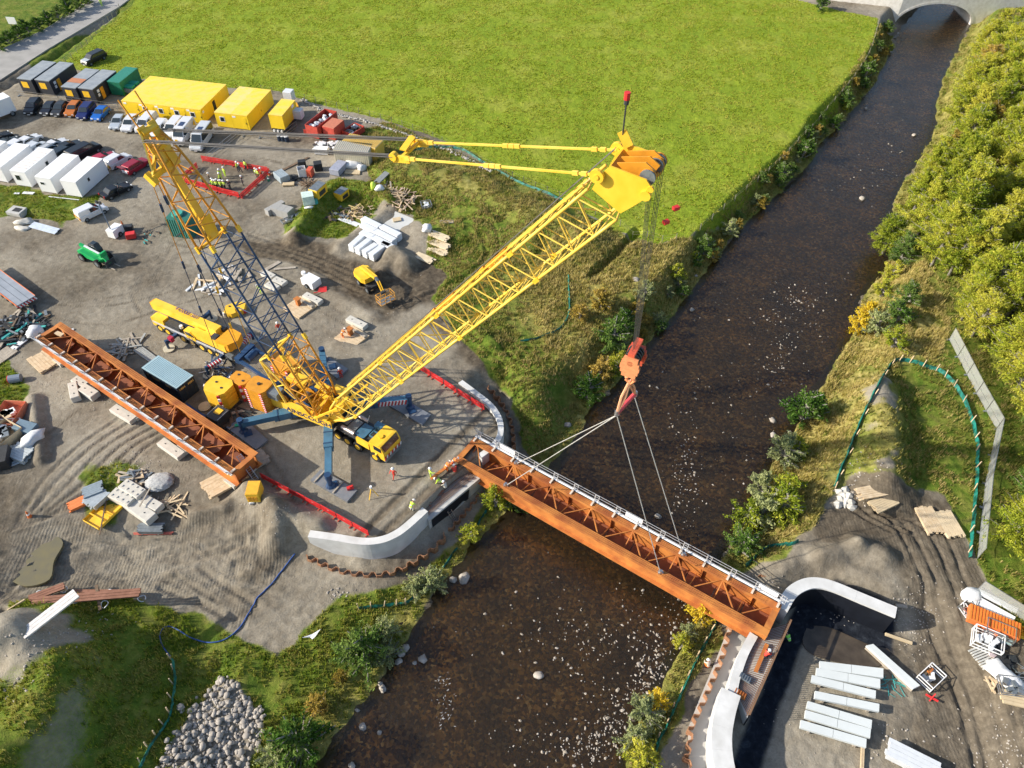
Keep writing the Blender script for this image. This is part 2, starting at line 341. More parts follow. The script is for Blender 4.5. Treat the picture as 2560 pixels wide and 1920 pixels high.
DRY2=PX([(1290,700),(1400,600),(1560,590),(1720,600),(1790,600),(1700,740),(1600,880),(1480,960),(1400,900),(1290,800)],-.5)
mD=np.maximum(inm(DRY1,1,1)*.95,inm(DRY2,3,3)*.75); mD=np.maximum(mD,inm(PX([(2170,940),(2260,1000),(2250,1200),(2130,1200)],.5),1,1)*.7); mD=np.maximum(mD,(1-ss(1.5,4.5,RD))*.7*(RD>-.5)); mD=np.maximum(mD,inm(PX([(990,430),(1100,400),(1260,440),(1440,560),(1380,600),(1200,520),(1020,470)]),1.5,2)*.6)*np.clip(fbm(GX,GY,3.5,3,95)*2.2-.25,0,1)
RT=polydist(GX,GY,PX([(2190,960),(2210,1080),(2215,1210)],.8),False); mV=mV*(1-(1-ss(1.2,3.2,RT+1.5*(fbm(GX,GY,1.6,3,96)-.5)))*.75*np.clip(fbm(GX,GY,2.2,3,97)*3-1.1,0,1))
# ---- ground material
def ground_mat():
    m=bpy.data.materials.new('ground'); m.use_nodes=True; n=m.node_tree.nodes; l=m.node_tree.links; b=n['Principled BSDF']
    b.inputs['Roughness'].default_value=.95; b.inputs['Specular IOR Level'].default_value=.15
    geo=n.new('ShaderNodeNewGeometry'); at=n.new('ShaderNodeAttribute'); at.attribute_name='mask'
    sep=n.new('ShaderNodeSeparateColor'); l.new(at.outputs['Color'],sep.inputs[0])
    def noise(s,d=6,r=.6,dist=0):
        x=n.new('ShaderNodeTexNoise'); x.inputs['Scale'].default_value=s; x.inputs['Detail'].default_value=d; x.inputs['Roughness'].default_value=r; x.inputs['Distortion'].default_value=dist
        l.new(geo.outputs['Position'],x.inputs['Vector']); return x.outputs[0]
    def ramp(src,stops):
        x=n.new('ShaderNodeValToRGB'); e=x.color_ramp.elements
        while len(e)<len(stops): e.new(.5)
        for k,(p,c) in enumerate(stops): e[k].position=p; e[k].color=(*c,1)
        l.new(src,x.inputs[0]); return x.outputs[0]
    def mixc(f,a,c,mode='MIX'):
        x=n.new('ShaderNodeMix'); x.data_type='RGBA'; x.blend_type=mode
        if isinstance(f,float): x.inputs[0].default_value=f
        else: l.new(f,x.inputs[0])
        l.new(a,x.inputs[6]); l.new(c,x.inputs[7]); return x.outputs[2]
    def math_(op,a,c):
        x=n.new('ShaderNodeMath'); x.operation=op; x.use_clamp=(op!='SUBTRACT')
        for i,v in enumerate((a,c)):
            if isinstance(v,(int,float)): x.inputs[i].default_value=v
            else: l.new(v,x.inputs[i])
        return x.outputs[0]
    n1=noise(.12,8,.6); n2=noise(1.3,8,.65,.4); n3=noise(6.,6,.7); n4=noise(.45,5,.6,1.2)
    yard=ramp(n1,[(.3,(.205,.175,.13)),(.5,(.305,.268,.205)),(.68,(.41,.37,.295))])
    y2=ramp(n2,[(.3,(.14,.12,.09)),(.55,(.27,.245,.2)),(.75,(.38,.355,.30))]); yard=mixc(.5,yard,y2)
    y3=ramp(n3,[(.3,(.6,.6,.6)),(.5,(1,1,1)),(.72,(1.3,1.3,1.3))]); yard=mixc(.55,yard,y3,'MULTIPLY')
    field=ramp(n2,[(.28,(.11,.16,.012)),(.45,(.19,.26,.02)),(.6,(.27,.33,.03)),(.75,(.40,.39,.08))])
    f2=ramp(n1,[(.3,(.14,.23,.012)),(.5,(.22,.29,.02)),(.68,(.38,.36,.07))]); field=mixc(.45,field,f2)
    field=mixc(.6,field,y3,'MULTIPLY')
    veg=ramp(n4,[(.25,(.05,.10,.01)),(.42,(.10,.17,.015)),(.55,(.18,.20,.03)),(.7,(.28,.24,.07)),(.8,(.2,.15,.05))])
    v2=ramp(n2,[(.3,(.04,.08,.01)),(.5,(.12,.17,.025)),(.7,(.26,.27,.06))]); veg=mixc(.5,veg,v2); veg=mixc(.7,veg,y3,'MULTIPLY')
    mud=ramp(n2,[(.3,(.055,.043,.03)),(.5,(.10,.08,.057)),(.7,(.17,.14,.10))])
    blk=ramp(n2,[(.3,(.006,.008,.013)),(.55,(.017,.021,.03)),(.68,(.04,.048,.06)),(.8,(.14,.14,.14))])
    e=math_('SUBTRACT',n3,.5); e=math_('MULTIPLY_ADD',e,.6) if 0 else e
    def soft(ch,amt=.8):
        x=math_('SUBTRACT',n3,.5); y=n.new('ShaderNodeMath'); y.operation='MULTIPLY_ADD'; l.new(x,y.inputs[0]); y.inputs[1].default_value=amt; l.new(ch,y.inputs[2])
        r=n.new('ShaderNodeMapRange'); r.inputs[1].default_value=.32; r.inputs[2].default_value=.68; l.new(y.outputs[0],r.inputs[0]); return r.outputs[0]
    c=mixc(sep.outputs[2],yard,mud); 
    da=n.new('ShaderNodeAttribute'); da.attribute_name='dry'; tan=ramp(n2,[(.3,(.16,.125,.04)),(.5,(.34,.28,.085)),(.72,(.50,.42,.17))]); veg=mixc(da.outputs['Fac'],veg,tan); c=mixc(soft(sep.outputs[1]),c,veg); c=mixc(soft(sep.outputs[0]),c,field)
    c=mixc(at.outputs['Alpha'],c,blk)
    l.new(c,b.inputs['Base Color'])
    ra=n.new('ShaderNodeAttribute'); ra.attribute_name='rut'; wv=n.new('ShaderNodeTexWave'); wv.inputs['Scale'].default_value=.95; wv.inputs['Distortion'].default_value=5; wv.inputs['Detail'].default_value=2; wv.inputs['Detail Scale'].default_value=.35; l.new(geo.outputs['Position'],wv.inputs['Vector'])
    wr=math_('MULTIPLY',wv.outputs[1],ra.outputs['Fac']); wr=math_('MULTIPLY',wr,n2); wr=math_('MULTIPLY',wr,.75); dk=n.new('ShaderNodeMix'); dk.data_type='RGBA'; dk.blend_type='MULTIPLY'; dk.inputs[7].default_value=(.62,.60,.57,1); l.new(wr,dk.inputs[0]); l.new(c,dk.inputs[6]); l.new(dk.outputs[2],b.inputs['Base Color'])
    bp=n.new('ShaderNodeBump'); bp.inputs['Strength'].default_value=.9; bp.inputs['Distance'].default_value=.22
    hh=n.new('ShaderNodeMath'); hh.operation='MULTIPLY_ADD'; l.new(n3,hh.inputs[0]); hh.inputs[1].default_value=.55; h2=n.new('ShaderNodeMath'); h2.operation='MULTIPLY_ADD'; h2.inputs[1].default_value=.5; l.new(wr,h2.inputs[0]); l.new(n2,h2.inputs[2]); l.new(h2.outputs[0],hh.inputs[2])
    gm=math_('MAXIMUM',sep.outputs[0],sep.outputs[1]); gm=math_('MULTIPLY',gm,.5); gm=math_('ADD',gm,.5)
    l.new(gm,bp.inputs['Strength']); l.new(hh.outputs[0],bp.inputs['Height']); l.new(bp.outputs[0],b.inputs['Normal'])
    return m
GMAT=ground_mat()
def bed_mat():
    m=bpy.data.materials.new('riverbed'); m.use_nodes=True; n=m.node_tree.nodes; l=m.node_tree.links; b=n['Principled BSDF']; b.inputs['Roughness'].default_value=.9
    geo=n.new('ShaderNodeNewGeometry'); vo=n.new('ShaderNodeTexVoronoi'); vo.inputs['Scale'].default_value=3.6; l.new(geo.outputs['Position'],vo.inputs['Vector'])
    no=n.new('ShaderNodeTexNoise'); no.inputs['Scale'].default_value=.25; no.inputs['Detail'].default_value=7; l.new(geo.outputs['Position'],no.inputs['Vector'])
    r=n.new('ShaderNodeValToRGB'); e=r.color_ramp.elements; 
    for _ in range(3): e.new(.5)
    for k,(p,c) in enumerate([(.0,(.07,.045,.022)),(.4,(.22,.14,.06)),(.68,(.38,.25,.10)),(.88,(.58,.40,.17)),(1.,(.8,.7,.5))]): e[k].position=p; e[k].color=(*c,1)
    sp_=n.new('ShaderNodeSeparateColor'); l.new(vo.outputs['Color'],sp_.inputs[0]); l.new(sp_.outputs[0],r.inputs[0])
    r2=n.new('ShaderNodeValToRGB'); r2.color_ramp.elements[0].position=.35; r2.color_ramp.elements[0].color=(.8,.7,.6,1); r2.color_ramp.elements[1].position=.65; r2.color_ramp.elements[1].color=(2.5,2.1,1.4,1); l.new(no.outputs[0],r2.inputs[0])
    mx=n.new('ShaderNodeMix'); mx.data_type='RGBA'; mx.blend_type='MULTIPLY'; mx.inputs[0].default_value=.9; l.new(r.outputs[0],mx.inputs[6]); l.new(r2.outputs[0],mx.inputs[7]); l.new(mx.outputs[2],b.inputs['Base Color'])
    bp=n.new('ShaderNodeBump'); bp.inputs['Strength'].default_value=.8; bp.inputs['Distance'].default_value=.1; bp.invert=True; l.new(vo.outputs['Distance'],bp.inputs['Height']); l.new(bp.outputs[0],b.inputs['Normal'])
    return m
# ---- split the grid into named sheets
ny,nx=GX.shape
cx=(GX[:-1,:-1]+GX[1:,1:])/2; cy=(GY[:-1,:-1]+GY[1:,1:])/2
av=lambda A:(A[:-1,:-1]+A[1:,:-1]+A[:-1,1:]+A[1:,1:])/4
kind=np.zeros(cx.shape,int)
kind[av(mV)>.5]=1; kind[av(mF)>.5]=2; kind[(av(mM)>.5)&(kind==0)]=3; kind[(av(mB)>.5)]=4; kind[av(RD)<-.5]=5
idx=np.arange(ny*nx).reshape(ny,nx); V=np.stack([GX.ravel(),GY.ravel(),HZ.ravel()],1).astype(np.float32)
ATT=np.stack([mF.ravel(),mV.ravel(),mM.ravel(),mB.ravel()],1).astype(np.float32)
Q=np.stack([idx[:-1,:-1],idx[:-1,1:],idx[1:,1:],idx[1:,:-1]],-1)
gy_,gx_=np.gradient(HZ,ys,xs); NRM=np.stack([-gx_.ravel(),-gy_.ravel(),np.ones(ny*nx)],1); NRM/=np.linalg.norm(NRM,axis=1)[:,None]
BED=bed_mat()
for k,(nm,mt) in enumerate([('work_yard',GMAT),('grassland',GMAT),('meadow',GMAT),('mud_track',GMAT),('backfill_pit',GMAT),('riverbed',BED)]):
    q=Q[kind==k]; u,inv=np.unique(q.ravel(),return_inverse=True); q=inv.reshape(-1,4)
    me=bpy.data.meshes.new(nm); me.vertices.add(len(u)); me.vertices.foreach_set('co',V[u].ravel())
    me.loops.add(len(q)*4); me.loops.foreach_set('vertex_index',q.ravel()); me.polygons.add(len(q))
    me.polygons.foreach_set('loop_start',np.arange(0,len(q)*4,4)); me.polygons.foreach_set('use_smooth',np.ones(len(q),bool))
    me.update(calc_edges=True); fd=me.attributes.new('dry','FLOAT','POINT'); fd.data.foreach_set('value',mD.ravel()[u].astype(np.float32)); fa=me.attributes.new('rut','FLOAT','POINT'); fa.data.foreach_set('value',mT.ravel()[u].astype(np.float32)); ca=me.color_attributes.new('mask','FLOAT_COLOR','POINT'); ca.data.foreach_set('color',ATT[u].ravel())
    me.materials.append(mt); me.normals_split_custom_set_from_vertices(NRM[u].tolist())
    tag(link(nm,me),None,None,None,'structure')
mb=MB(); mb.box((0,0,-6.5),(2400,2400,.5)); tag(part('far_ground',mb,M('farland',(.12,.16,.03),1),None),kind='structure')
# ---- water
def water_mat():
    m=bpy.data.materials.new('river_water'); m.use_nodes=True; n=m.node_tree.nodes; l=m.node_tree.links; n.remove(n['Principled BSDF']); o=n['Material Output']
    tr=n.new('ShaderNodeBsdfTransparent'); tr.inputs[0].default_value=(.78,.64,.45,1); gl=n.new('ShaderNodeBsdfGlossy'); gl.inputs['Roughness'].default_value=.09
    df=n.new('ShaderNodeBsdfDiffuse'); df.inputs[0].default_value=(.12,.09,.055,1)
    geo=n.new('ShaderNodeNewGeometry'); mp=n.new('ShaderNodeMapping'); mp.inputs['Scale'].default_value=(1.0,.55,1); mp.inputs['Rotation'].default_value=(0,0,.5); l.new(geo.outputs['Position'],mp.inputs[0])
    a=n.new('ShaderNodeTexNoise'); a.inputs['Scale'].default_value=2.6; a.inputs['Detail'].default_value=7; a.inputs['Roughness'].default_value=.62; l.new(mp.outputs[0],a.inputs['Vector'])
    bp=n.new('ShaderNodeBump'); bp.inputs['Strength'].default_value=.8; bp.inputs['Distance'].default_value=.12; l.new(a.outputs[0],bp.inputs['Height'])
    fr=n.new('ShaderNodeFresnel'); fr.inputs[0].default_value=1.5; l.new(bp.outputs[0],fr.inputs['Normal']); l.new(bp.outputs[0],gl.inputs['Normal'])
    m0=n.new('ShaderNodeMixShader'); m0.inputs[0].default_value=.13; l.new(tr.outputs[0],m0.inputs[1]); l.new(df.outputs[0],m0.inputs[2])
    mx=n.new('ShaderNodeMixShader'); l.new(fr.outputs[0],mx.inputs[0]); l.new(m0.outputs[0],mx.inputs[1]); l.new(gl.outputs[0],mx.inputs[2]); l.new(mx.outputs[0],o.inputs[0])
    return m
d=river; mb=MB()
bmw=bmesh.new()
vsw=[bmw.verts.new((x,y,WZ)) for x,y in PX([(1,1)],0)] and []
# a simple strip across, wider than the channel (banks rise through it)
L=[Vector((a,b,0)) for a,b in lb]; R=[Vector((a,b,0)) for a,b in rb]
def resamp(P,n):
    D=[0]
    for i in range(1,len(P)): D.append(D[-1]+(P[i]-P[i-1]).length)
    return [P[0]+Vector((0,0,0)) if t<=0 else Vector((np.interp(t,D,[p.x for p in P]),np.interp(t,D,[p.y for p in P]),0)) for t in np.linspace(0,D[-1],n)]
L=resamp([Vector((118,215,0))]+L+[Vector((-16,8,0))],40); R=resamp([Vector((134,212,0))]+R+[Vector((12,8,0))],40)
vs=[];
for a,b in zip(L,R):
    e=(b-a).normalized()*3.; vs+=[(a.x-e.x,a.y-e.y,WZ),(b.x+e.x,b.y+e.y,WZ)]
mb.add(vs,[(2*i,2*i+2,2*i+3,2*i+1) for i in range(39)])
wo=part('river_water',mb,water_mat(),None); tag(wo,kind='structure')
# ---------------------------------------------------------------- shared materials
YEL=M('yellow_paint',(.82,.45,.02),.42,0,.14,.8,col2=(.88,.58,.05))
YEL2=M('yellow_lattice',(.85,.53,.05),.4,0,.1,.5,col2=(.90,.66,.13))
OCH=M('ochre_paint',(.62,.27,.02),.5,0,.15,1.2)
PALE=M('faded_yellow',(.72,.56,.24),.6,0,.12,2)
BLU=M('dark_blue_paint',(.02,.055,.13),.4,0,.2,1.5)
LBL=M('steel_blue_paint',(.055,.15,.24),.45,0,.2,1.2)
GRYD=M('dark_machinery',(.05,.055,.06),.55,.3,.3,4)
GRY=M('grey_steel',(.22,.25,.27),.5,.5,.2,3)
BLK=M('black_rubber',(.02,.02,.02),.8,0,.2,3)
ROPE=M('wire_rope',(.13,.125,.12),.5,.5,.1,3)
RED=M('red_plastic',(.62,.03,.03),.5,0,.12,2)
WHI=M('white_paint',(.78,.79,.8),.5,0,.04,2)
GLS=M('dark_glass',(.02,.03,.035),.12,0,.1,1,spec=.9)
RUST=M('weathering_steel',(.33,.095,.022),.75,0,.2,.55,col2=(.58,.22,.045),detail=9,thr=(.35,.65))
RUSTD=M('dark_weathering_steel',(.17,.055,.028),.8,0,.2,1.0,col2=(.30,.10,.04))
CONC=M('concrete',(.40,.40,.385),.85,0,.1,1.1,bump=.2,col2=(.52,.52,.5))
CONW=M('pale_concrete',(.50,.50,.485),.85,0,.06,.8,bump=.2,col2=(.66,.665,.66),detail=9)
WOOD=M('sawn_timber',(.50,.37,.22),.8,0,.2,2.5,col2=(.66,.53,.36))
WOODG=M('weathered_timber',(.30,.26,.21),.85,0,.2,2.5,col2=(.44,.39,.32))
ORG=M('orange_steel',(.70,.17,.04),.6,0,.12,2)
GRN=M('green_paint',(.01,.16,.09),.5,0,.15,2)
TXT=M('lettering_blue',(.03,.03,.12),.6)
CHR=M('chrome_trim',(.5,.5,.5),.3,.8)
# ---------------------------------------------------------------- the lattice crane
F0=Vector((-20.33,55.06,0)); AD=rad(-26.3); D=Vector((math.cos(AD),math.sin(AD),0)); N=Vector((-D.y,D.x,0))
def C(s,t,z): return F0+D*s+N*t+Vector((0,0,z))
CR=thing('lattice_boom_crane','huge yellow and blue lattice boom crane on outriggers lifting the bridge beam over the river','crane',tuple(C(-1,.4,0)))
OFF=-CR.location
UC={}
def unit(m,n=6):
    k=(m.name,n)
    if k not in UC: b=MB(); b.cyl((0,0,0),(1,0,0),1,n,cap=False); UC[k]=b.mesh('lacing_bar',m,True)
    return UC[k]
def bar(name,p,q,r,m,parent,inv=None,n=6):
    p=Vector(p);q=Vector(q); o=bpy.data.objects.new(name,unit(m,n)); COL.objects.link(o); o.parent=parent
    o.location=p; o.rotation_mode='QUATERNION'; o.rotation_quaternion=(q-p).to_track_quat('X','Z'); o.scale=((q-p).length,r,r); return o
def lattice(name,stations,m,rc,rl,parent,label=None,faces='tbns'):
    """stations: list of (centre, halfwidth vector, halfheight vector)"""
    P=bpy.data.objects.new(name,None); COL.objects.link(P); P.parent=parent; P.location=OFF
    for a in(-1,1):
        for b in(-1,1):
            tube_=MB(); tube(tube_,[c+w_*a+h_*b for c,w_,h_ in stations],rc,8); part('chord',tube_,m,P,None,True)
    for i in range(len(stations)-1):
        c0,w0,h0=stations[i]; c1,w1,h1=stations[i+1]; f=1 if i%2 else -1
        cm=(c0+c1)/2; wm=(w0+w1)/2; hm=(h0+h1)/2
        for (u0,u1,um,v0,v1,vm,sg) in ((w0,w1,wm,h0,h1,hm,1),(w0,w1,wm,h0,h1,hm,-1),(h0,h1,hm,w0,w1,wm,1),(h0,h1,hm,w0,w1,wm,-1)):
            # zigzag: across and back in one bay
            bar('lacing_bar',c0-u0+v0*sg,cm+um+vm*sg,rl,m,P); bar('lacing_bar',cm+um+vm*sg,c1-u1+v1*sg,rl,m,P)
        if i%3==0: bar('lacing_bar',c0-w0+h0,c0+w0-h0,rl,m,P)
    return P
# boom
bf=C(1.0,0,2.9); bt=C(31.1,0,41.2); ba=(bt-bf).normalized(); be=N.cross(ba)*-1
if be.z<0: be=-be
def bst(u,w,h): return (bf+ba*u+be*(0 if u>6 else 0),N*w,be*h)
BL=(bt-bf).length
st=[bst(.6,.55,.32),bst(2.9,1.35,.85)]
n1=7; 
lattice('boom_foot_section',[bst(.5,1.1,.3),bst(2.6,1.4,1.0),bst(5.2,1.55,1.32)],YEL2,.125,.055,CR)
us=np.linspace(5.2,BL-2.2,20)
for a,b in ((0,5),(5,10),(10,15),(15,19)):
    lattice('boom_section',[bst(us[i],1.55,1.32) for i in range(a,b+1)],YEL2,.12,.058,CR)
for u in (5.2,us[5],us[10],us[15]):
    mb=MB()
    for a in(-1,1):
        for b in(-1,1): c=bf+ba*u+N*1.55*a+be*1.32*b; mb=MB(); mb.beam(c-ba*.3,c+ba*.3,.3,.3); part('pin_connector',mb,YEL,CR,loc=OFF)
mb=MB(); mb.beam(bf+ba*1+be*.0-N*1.1,bf+ba*1+N*1.1,.5,.5); mb.beam(bf-N*1.1-ba*.1,bf-N*1.1+ba*2.4+be*-.5,.14,.9); mb.beam(bf+N*1.1-ba*.1,bf+N*1.1+ba*2.4+be*-.5,.14,.9); mb.cyl(bf-N*1.5,bf+N*1.5,.28,12)
part('boom_foot_plates',mb,YEL,CR,loc=OFF)
mb=MB()   # pendant bars carried on the top of the boom, walkway strip
for a in(-.55,.25): mb.beam(bf+ba*7+N*a+be*1.58,bf+ba*(BL-3)+N*a+be*1.58,.16,.1,be)
part('stowed_pendant_bars',mb,YEL2,CR,loc=OFF)
mb=MB(); mb.beam(bf+ba*9+N*.95+be*1.42,bf+ba*(BL-3)+N*.95+be*1.42,.7,.05,be); part('walkway',mb,PALE,CR,loc=OFF)
for u in np.linspace(9,BL-4,9):
    mb=MB(); mb.beam(bf+ba*u-N*1.4+be*1.5,bf+ba*u+N*1.4+be*1.5,.09,.09,be); part('cross_tie',mb,YEL2,CR,loc=OFF)
for u in (BL*.52,BL*.68):
    mb=MB(); mb.beam(bf+ba*u+be*1.45+N*.1,bf+ba*(u+3.2)+be*1.5+N*.1,.55,.35,be); mb.cyl(bf+ba*(u-1.5)+be*1.5-N*.4,bf+ba*(u+.6)+be*1.7-N*.4,.12,8); part('roller_frame',mb,OCH,CR,loc=OFF)
mb=MB(); mb.cyl(bf+ba*2+be*.6+N*.2,C(13.5,.2,21),.025,5); mb.cyl(bf+ba*6+be*1.6+N*.4,bt+be*1.9+N*.4,.03,5); mb.cyl(bf+ba*6+be*1.6+N*.1,bt+be*1.9+N*.1,.03,5); part('hoist_rope',mb,ROPE,CR,loc=OFF)
# boom head
hp=lambda u,v,t: bt+ba*u+be*v+N*t
mb=MB()
for t in(-1.45,1.45):
    poly=[(-1.7,-1.15),(-2.0,1.15),(-.9,1.5),(.1,1.5),(1.3,-.5),(1.2,-1.0),(.4,-1.35),(-.5,-1.3)]
    o=len(mb.v); n=len(poly)
    mb.add([hp(u,v,t-.06) for u,v in poly]+[hp(u,v,t+.06) for u,v in poly],[tuple(range(n)),tuple(range(n,2*n))[::-1]]+[((i+1)%n,i,i+n,(i+1)%n+n) for i in range(n)])
part('head_side_plate',mb,YEL,CR,loc=OFF)
mb=MB()
for t in(-.75,0,.75): 
    mb.add([hp(.1,1.3,t-.05),hp(1.6,.2,t-.05),hp(1.7,-.6,t-.05),hp(0,-.9,t-.05),hp(.1,1.3,t+.05),hp(1.6,.2,t+.05),hp(1.7,-.6,t+.05),hp(0,-.9,t+.05)],[(0,1,2,3),(7,6,5,4),(0,4,5,1),(1,5,6,2),(2,6,7,3),(3,7,4,0)])
mb.beam(hp(-.4,.6,-1.4),hp(-.4,.6,1.4),.1,1.6,be); mb.beam(hp(.3,-.9,-1.4),hp(.3,-.9,1.4),1.6,.1,be)
part('head_web',mb,OCH,CR,loc=OFF)
for k,t in enumerate((-1.1,-.9,.35,.55,.9,1.1)):
    mb=MB(); mb.cyl(hp(1.2,-.5,t-.05),hp(1.2,-.5,t+.05),.5,16); part('sheave',mb,OCH if k%2 else GRY,CR,loc=OFF)
for t in (-1.75,1.75):
    mb=MB(); mb.cyl(hp(-.9,1.6,t-.12),hp(-.9,1.6,t+.12),.46,16); mb.cyl(hp(-.9,1.6,t-.18),hp(-.9,1.6,t+.18),.17,10); part('pendant_wheel',mb,YEL,CR,loc=OFF)
mb=MB(); mb.cyl(hp(.6,-1.2,-1.7),hp(.6,-1.2,-1.4),.34,14); mb.cyl(hp(1.1,-1.1,-1.6),hp(1.1,-1.1,-1.4),.2,12); part('head_pin',mb,YEL,CR,loc=OFF)
mb=MB(); mb.beam(hp(.1,1.3,1.3),hp(.4,2.3,1.4),.12,.6,be); part('head_lug',mb,YEL,CR,loc=OFF)
q=hp(.3,2.1,1.35); mb=MB(); mb.cyl(q,q+Vector((0,0,2.4)),.05,6); mb.cyl(q+Vector((0,0,2.0)),q+Vector((0,0,2.3)),.16,8); an=part('mast_light_pole',mb,GRYD,CR,loc=OFF)
mb=MB(); mb.cyl(q+Vector((0,0,2.3)),q+Vector((0,0,2.75)),.2,10); part('warning_light',mb,RED,an)
# bars and ropes between boom head and derrick mast
SPR=C(14.5,.2,38.4)
mt=C(-12.2,0,33.6)
for t in(-1.6,1.6):
    e=hp(-.9,1.6,t); s_=SPR+N*t*.75; mb=MB(); L=(e-s_).length; dd=(e-s_).normalized()
    mb.beam(s_,e,.1,.14); 
    for f in (.04,.07,.47,.5,.53,.9,.94): mb.beam(s_+dd*L*f-dd*.22,s_+dd*L*f+dd*.18,.2,.25)
    part('pendant_bar',mb,YEL2,CR,loc=OFF)
mb=MB(); mb.beam(SPR-N*1.3,SPR+N*1.3,.22,.22); 
for t in(-1.2,1.2):
    mb.beam(SPR+N*t-D*.7+Vector((0,0,-.2)),SPR+N*t+D*.7+Vector((0,0,.05)),.18,.5); mb.cyl(SPR+N*(t-.2)-D*.6,SPR+N*(t+.2)-D*.6,.3,14)
mb.beam(SPR-N*.6-D*.2+Vector((0,0,.25)),SPR+N*.9-D*.3+Vector((0,0,.5)),.5,.1)
part('spreader_yoke',mb,YEL,CR,loc=OFF)
mb=MB()
for t in(-1.25,1.25):
    for k in range(5): mb.cyl(SPR+N*(t+(k-2)*.07)-D*.6+Vector((0,0,(k%2)*.12)),mt+N*(t*.85+(k-2)*.09)+Vector((0,0,-.6+(k%2)*.12)),.032,5)
part('reeved_ropes',mb,ROPE,CR,'bundle of grey wire ropes between the two masts',loc=OFF)
# derrick mast
mf=C(-.4,0,3.2); ma=(mt-mf).normalized(); me_=N.cross(ma); me_=-me_ if me_.z<0 else me_
ML=(mt-mf).length
def mst(u,w,h): return (mf+ma*u,N*w,me_*h)
lattice('mast_foot_section',[mst(u,w,h) for u,w,h in ((.3,1.75,.45),(2.2,1.8,.95),(4.3,1.8,1.1),(6.4,1.8,1.1),(8.6,1.8,1.1))],OCH,.12,.06,CR)
lattice('mast_section',[mst(u,1.8,1.1) for u in np.linspace(8.6,21.6,7)],BLU,.11,.055,CR)
lattice('mast_head_section',[mst(21.6,1.8,1.1),mst(24,1.65,1.05),mst(26.4,1.45,1.0),mst(28.8,1.2,.9),mst(31,.9,.75),mst(ML-.5,.62,.5)],OCH,.11,.055,CR)
for u,m_ in ((8.6,YEL),(21.6,YEL)):
    mb=MB()
    for a in(-1,1):
        for b in(-1,1): c=mf+ma*u+N*1.8*a+me_*1.1*b; mb=MB(); mb.beam(c-ma*.35,c+ma*.35,.32,.32); part('pin_connector',mb,m_,CR,loc=OFF)
    mb=MB()
    mb.beam(mf+ma*u-N*1.8-me_*1.1,mf+ma*u+N*1.8-me_*1.1,.2,.2); part('cross_tube',mb,m_,CR,loc=OFF)
mb=MB(); mb.beam(mf+ma*21.9-me_*.5,mf+ma*31-me_*.3,.75,.4,me_); mb.beam(mf+ma*21.9-me_*.5,mf+ma*24,1.3,.2,me_); part('mast_inner_strut',mb,YEL,CR,loc=OFF)
mb=MB()
for t in(-.6,.6): mb.beam(mf+ma*(ML-3.6)+N*t,mf+ma*(ML+.5)+N*t,.12,.8,N)
mb.beam(mf+ma*(ML-1.6)-N*.6,mf+ma*(ML-1.6)+N*.6,.4,.4); mb.cyl(mt-N*.85,mt+N*.85,.3,14); part('mast_head_frame',mb,YEL,CR,loc=OFF)
mb=MB()
for t in(-.7,.9): mb.beam(mt+N*t,mt+N*(t*1.15)+ma*2.9+D*-.3,.1,.1)
for u in (1.4,): mb.beam(mt+N*-.75+ma*u,mt+N*.98+ma*u,.1,.1)
part('mast_head_prongs',mb,OCH,CR,loc=OFF)
# strut and pendants down to the superlift frame
K=C(-11.0,-2.3,30.4)
mb=MB(); mb.beam(mf+ma*29.5,K,.35,.5); mb.beam(mf+ma*31-N*.5,K,.2,.3); part('pendant_strut',mb,YEL,CR,loc=OFF)
mb=MB(); mb.beam(K-D*.6+Vector((0,0,.3)),K+D*.3-Vector((0,0,.5)),.5,.6); part('pendant_yoke',mb,YEL,CR,loc=OFF)
mb=MB(); mb.beam(mt-N*.9,K+N*.2,.14,.2); part('pendant_bar',mb,YEL2,CR,loc=OFF)
A_=G(547,895,2.2); B_=G(568,816,3.6) 
B2=G(603,888,3.6); D2=G(626,864,3.6)
def pend(p,q,fr,m1,m2,w=.07,knots=(.5,)):
    p=Vector(p);q=Vector(q); c=p+(q-p)*fr; mb=MB(); mb.mat(m1); mb.beam(p,c,w,w*1.3)
    mb.mat(m2); mb.beam(c,q,w,w*1.3)
    for k in knots: e=p+(q-p)*k; dd=(q-p).normalized(); mb.beam(e-dd*.5,e+dd*.5,.22,.22)
    part('pendant_bar',mb,None,CR,loc=OFF)
pend(K+N*-.2,A_,.38,OCH,BLU,knots=(.12,.4,.66)); pend(K+N*.3,B2,.42,OCH,BLU,knots=(.1,.44,.7))
X1=mf+ma*23-N*1.7; pend(X1,B2+Vector((0,0,.3)),.7,BLU,YEL,knots=(.4,.72)); pend(X1+N*.9,D2,.62,BLU,YEL,knots=(.3,.64))
mb=MB(); mb.beam(G(440,592,17),G(462,575,18),.12,.12); part('pendant_spreader',mb,GRYD,CR,loc=OFF)
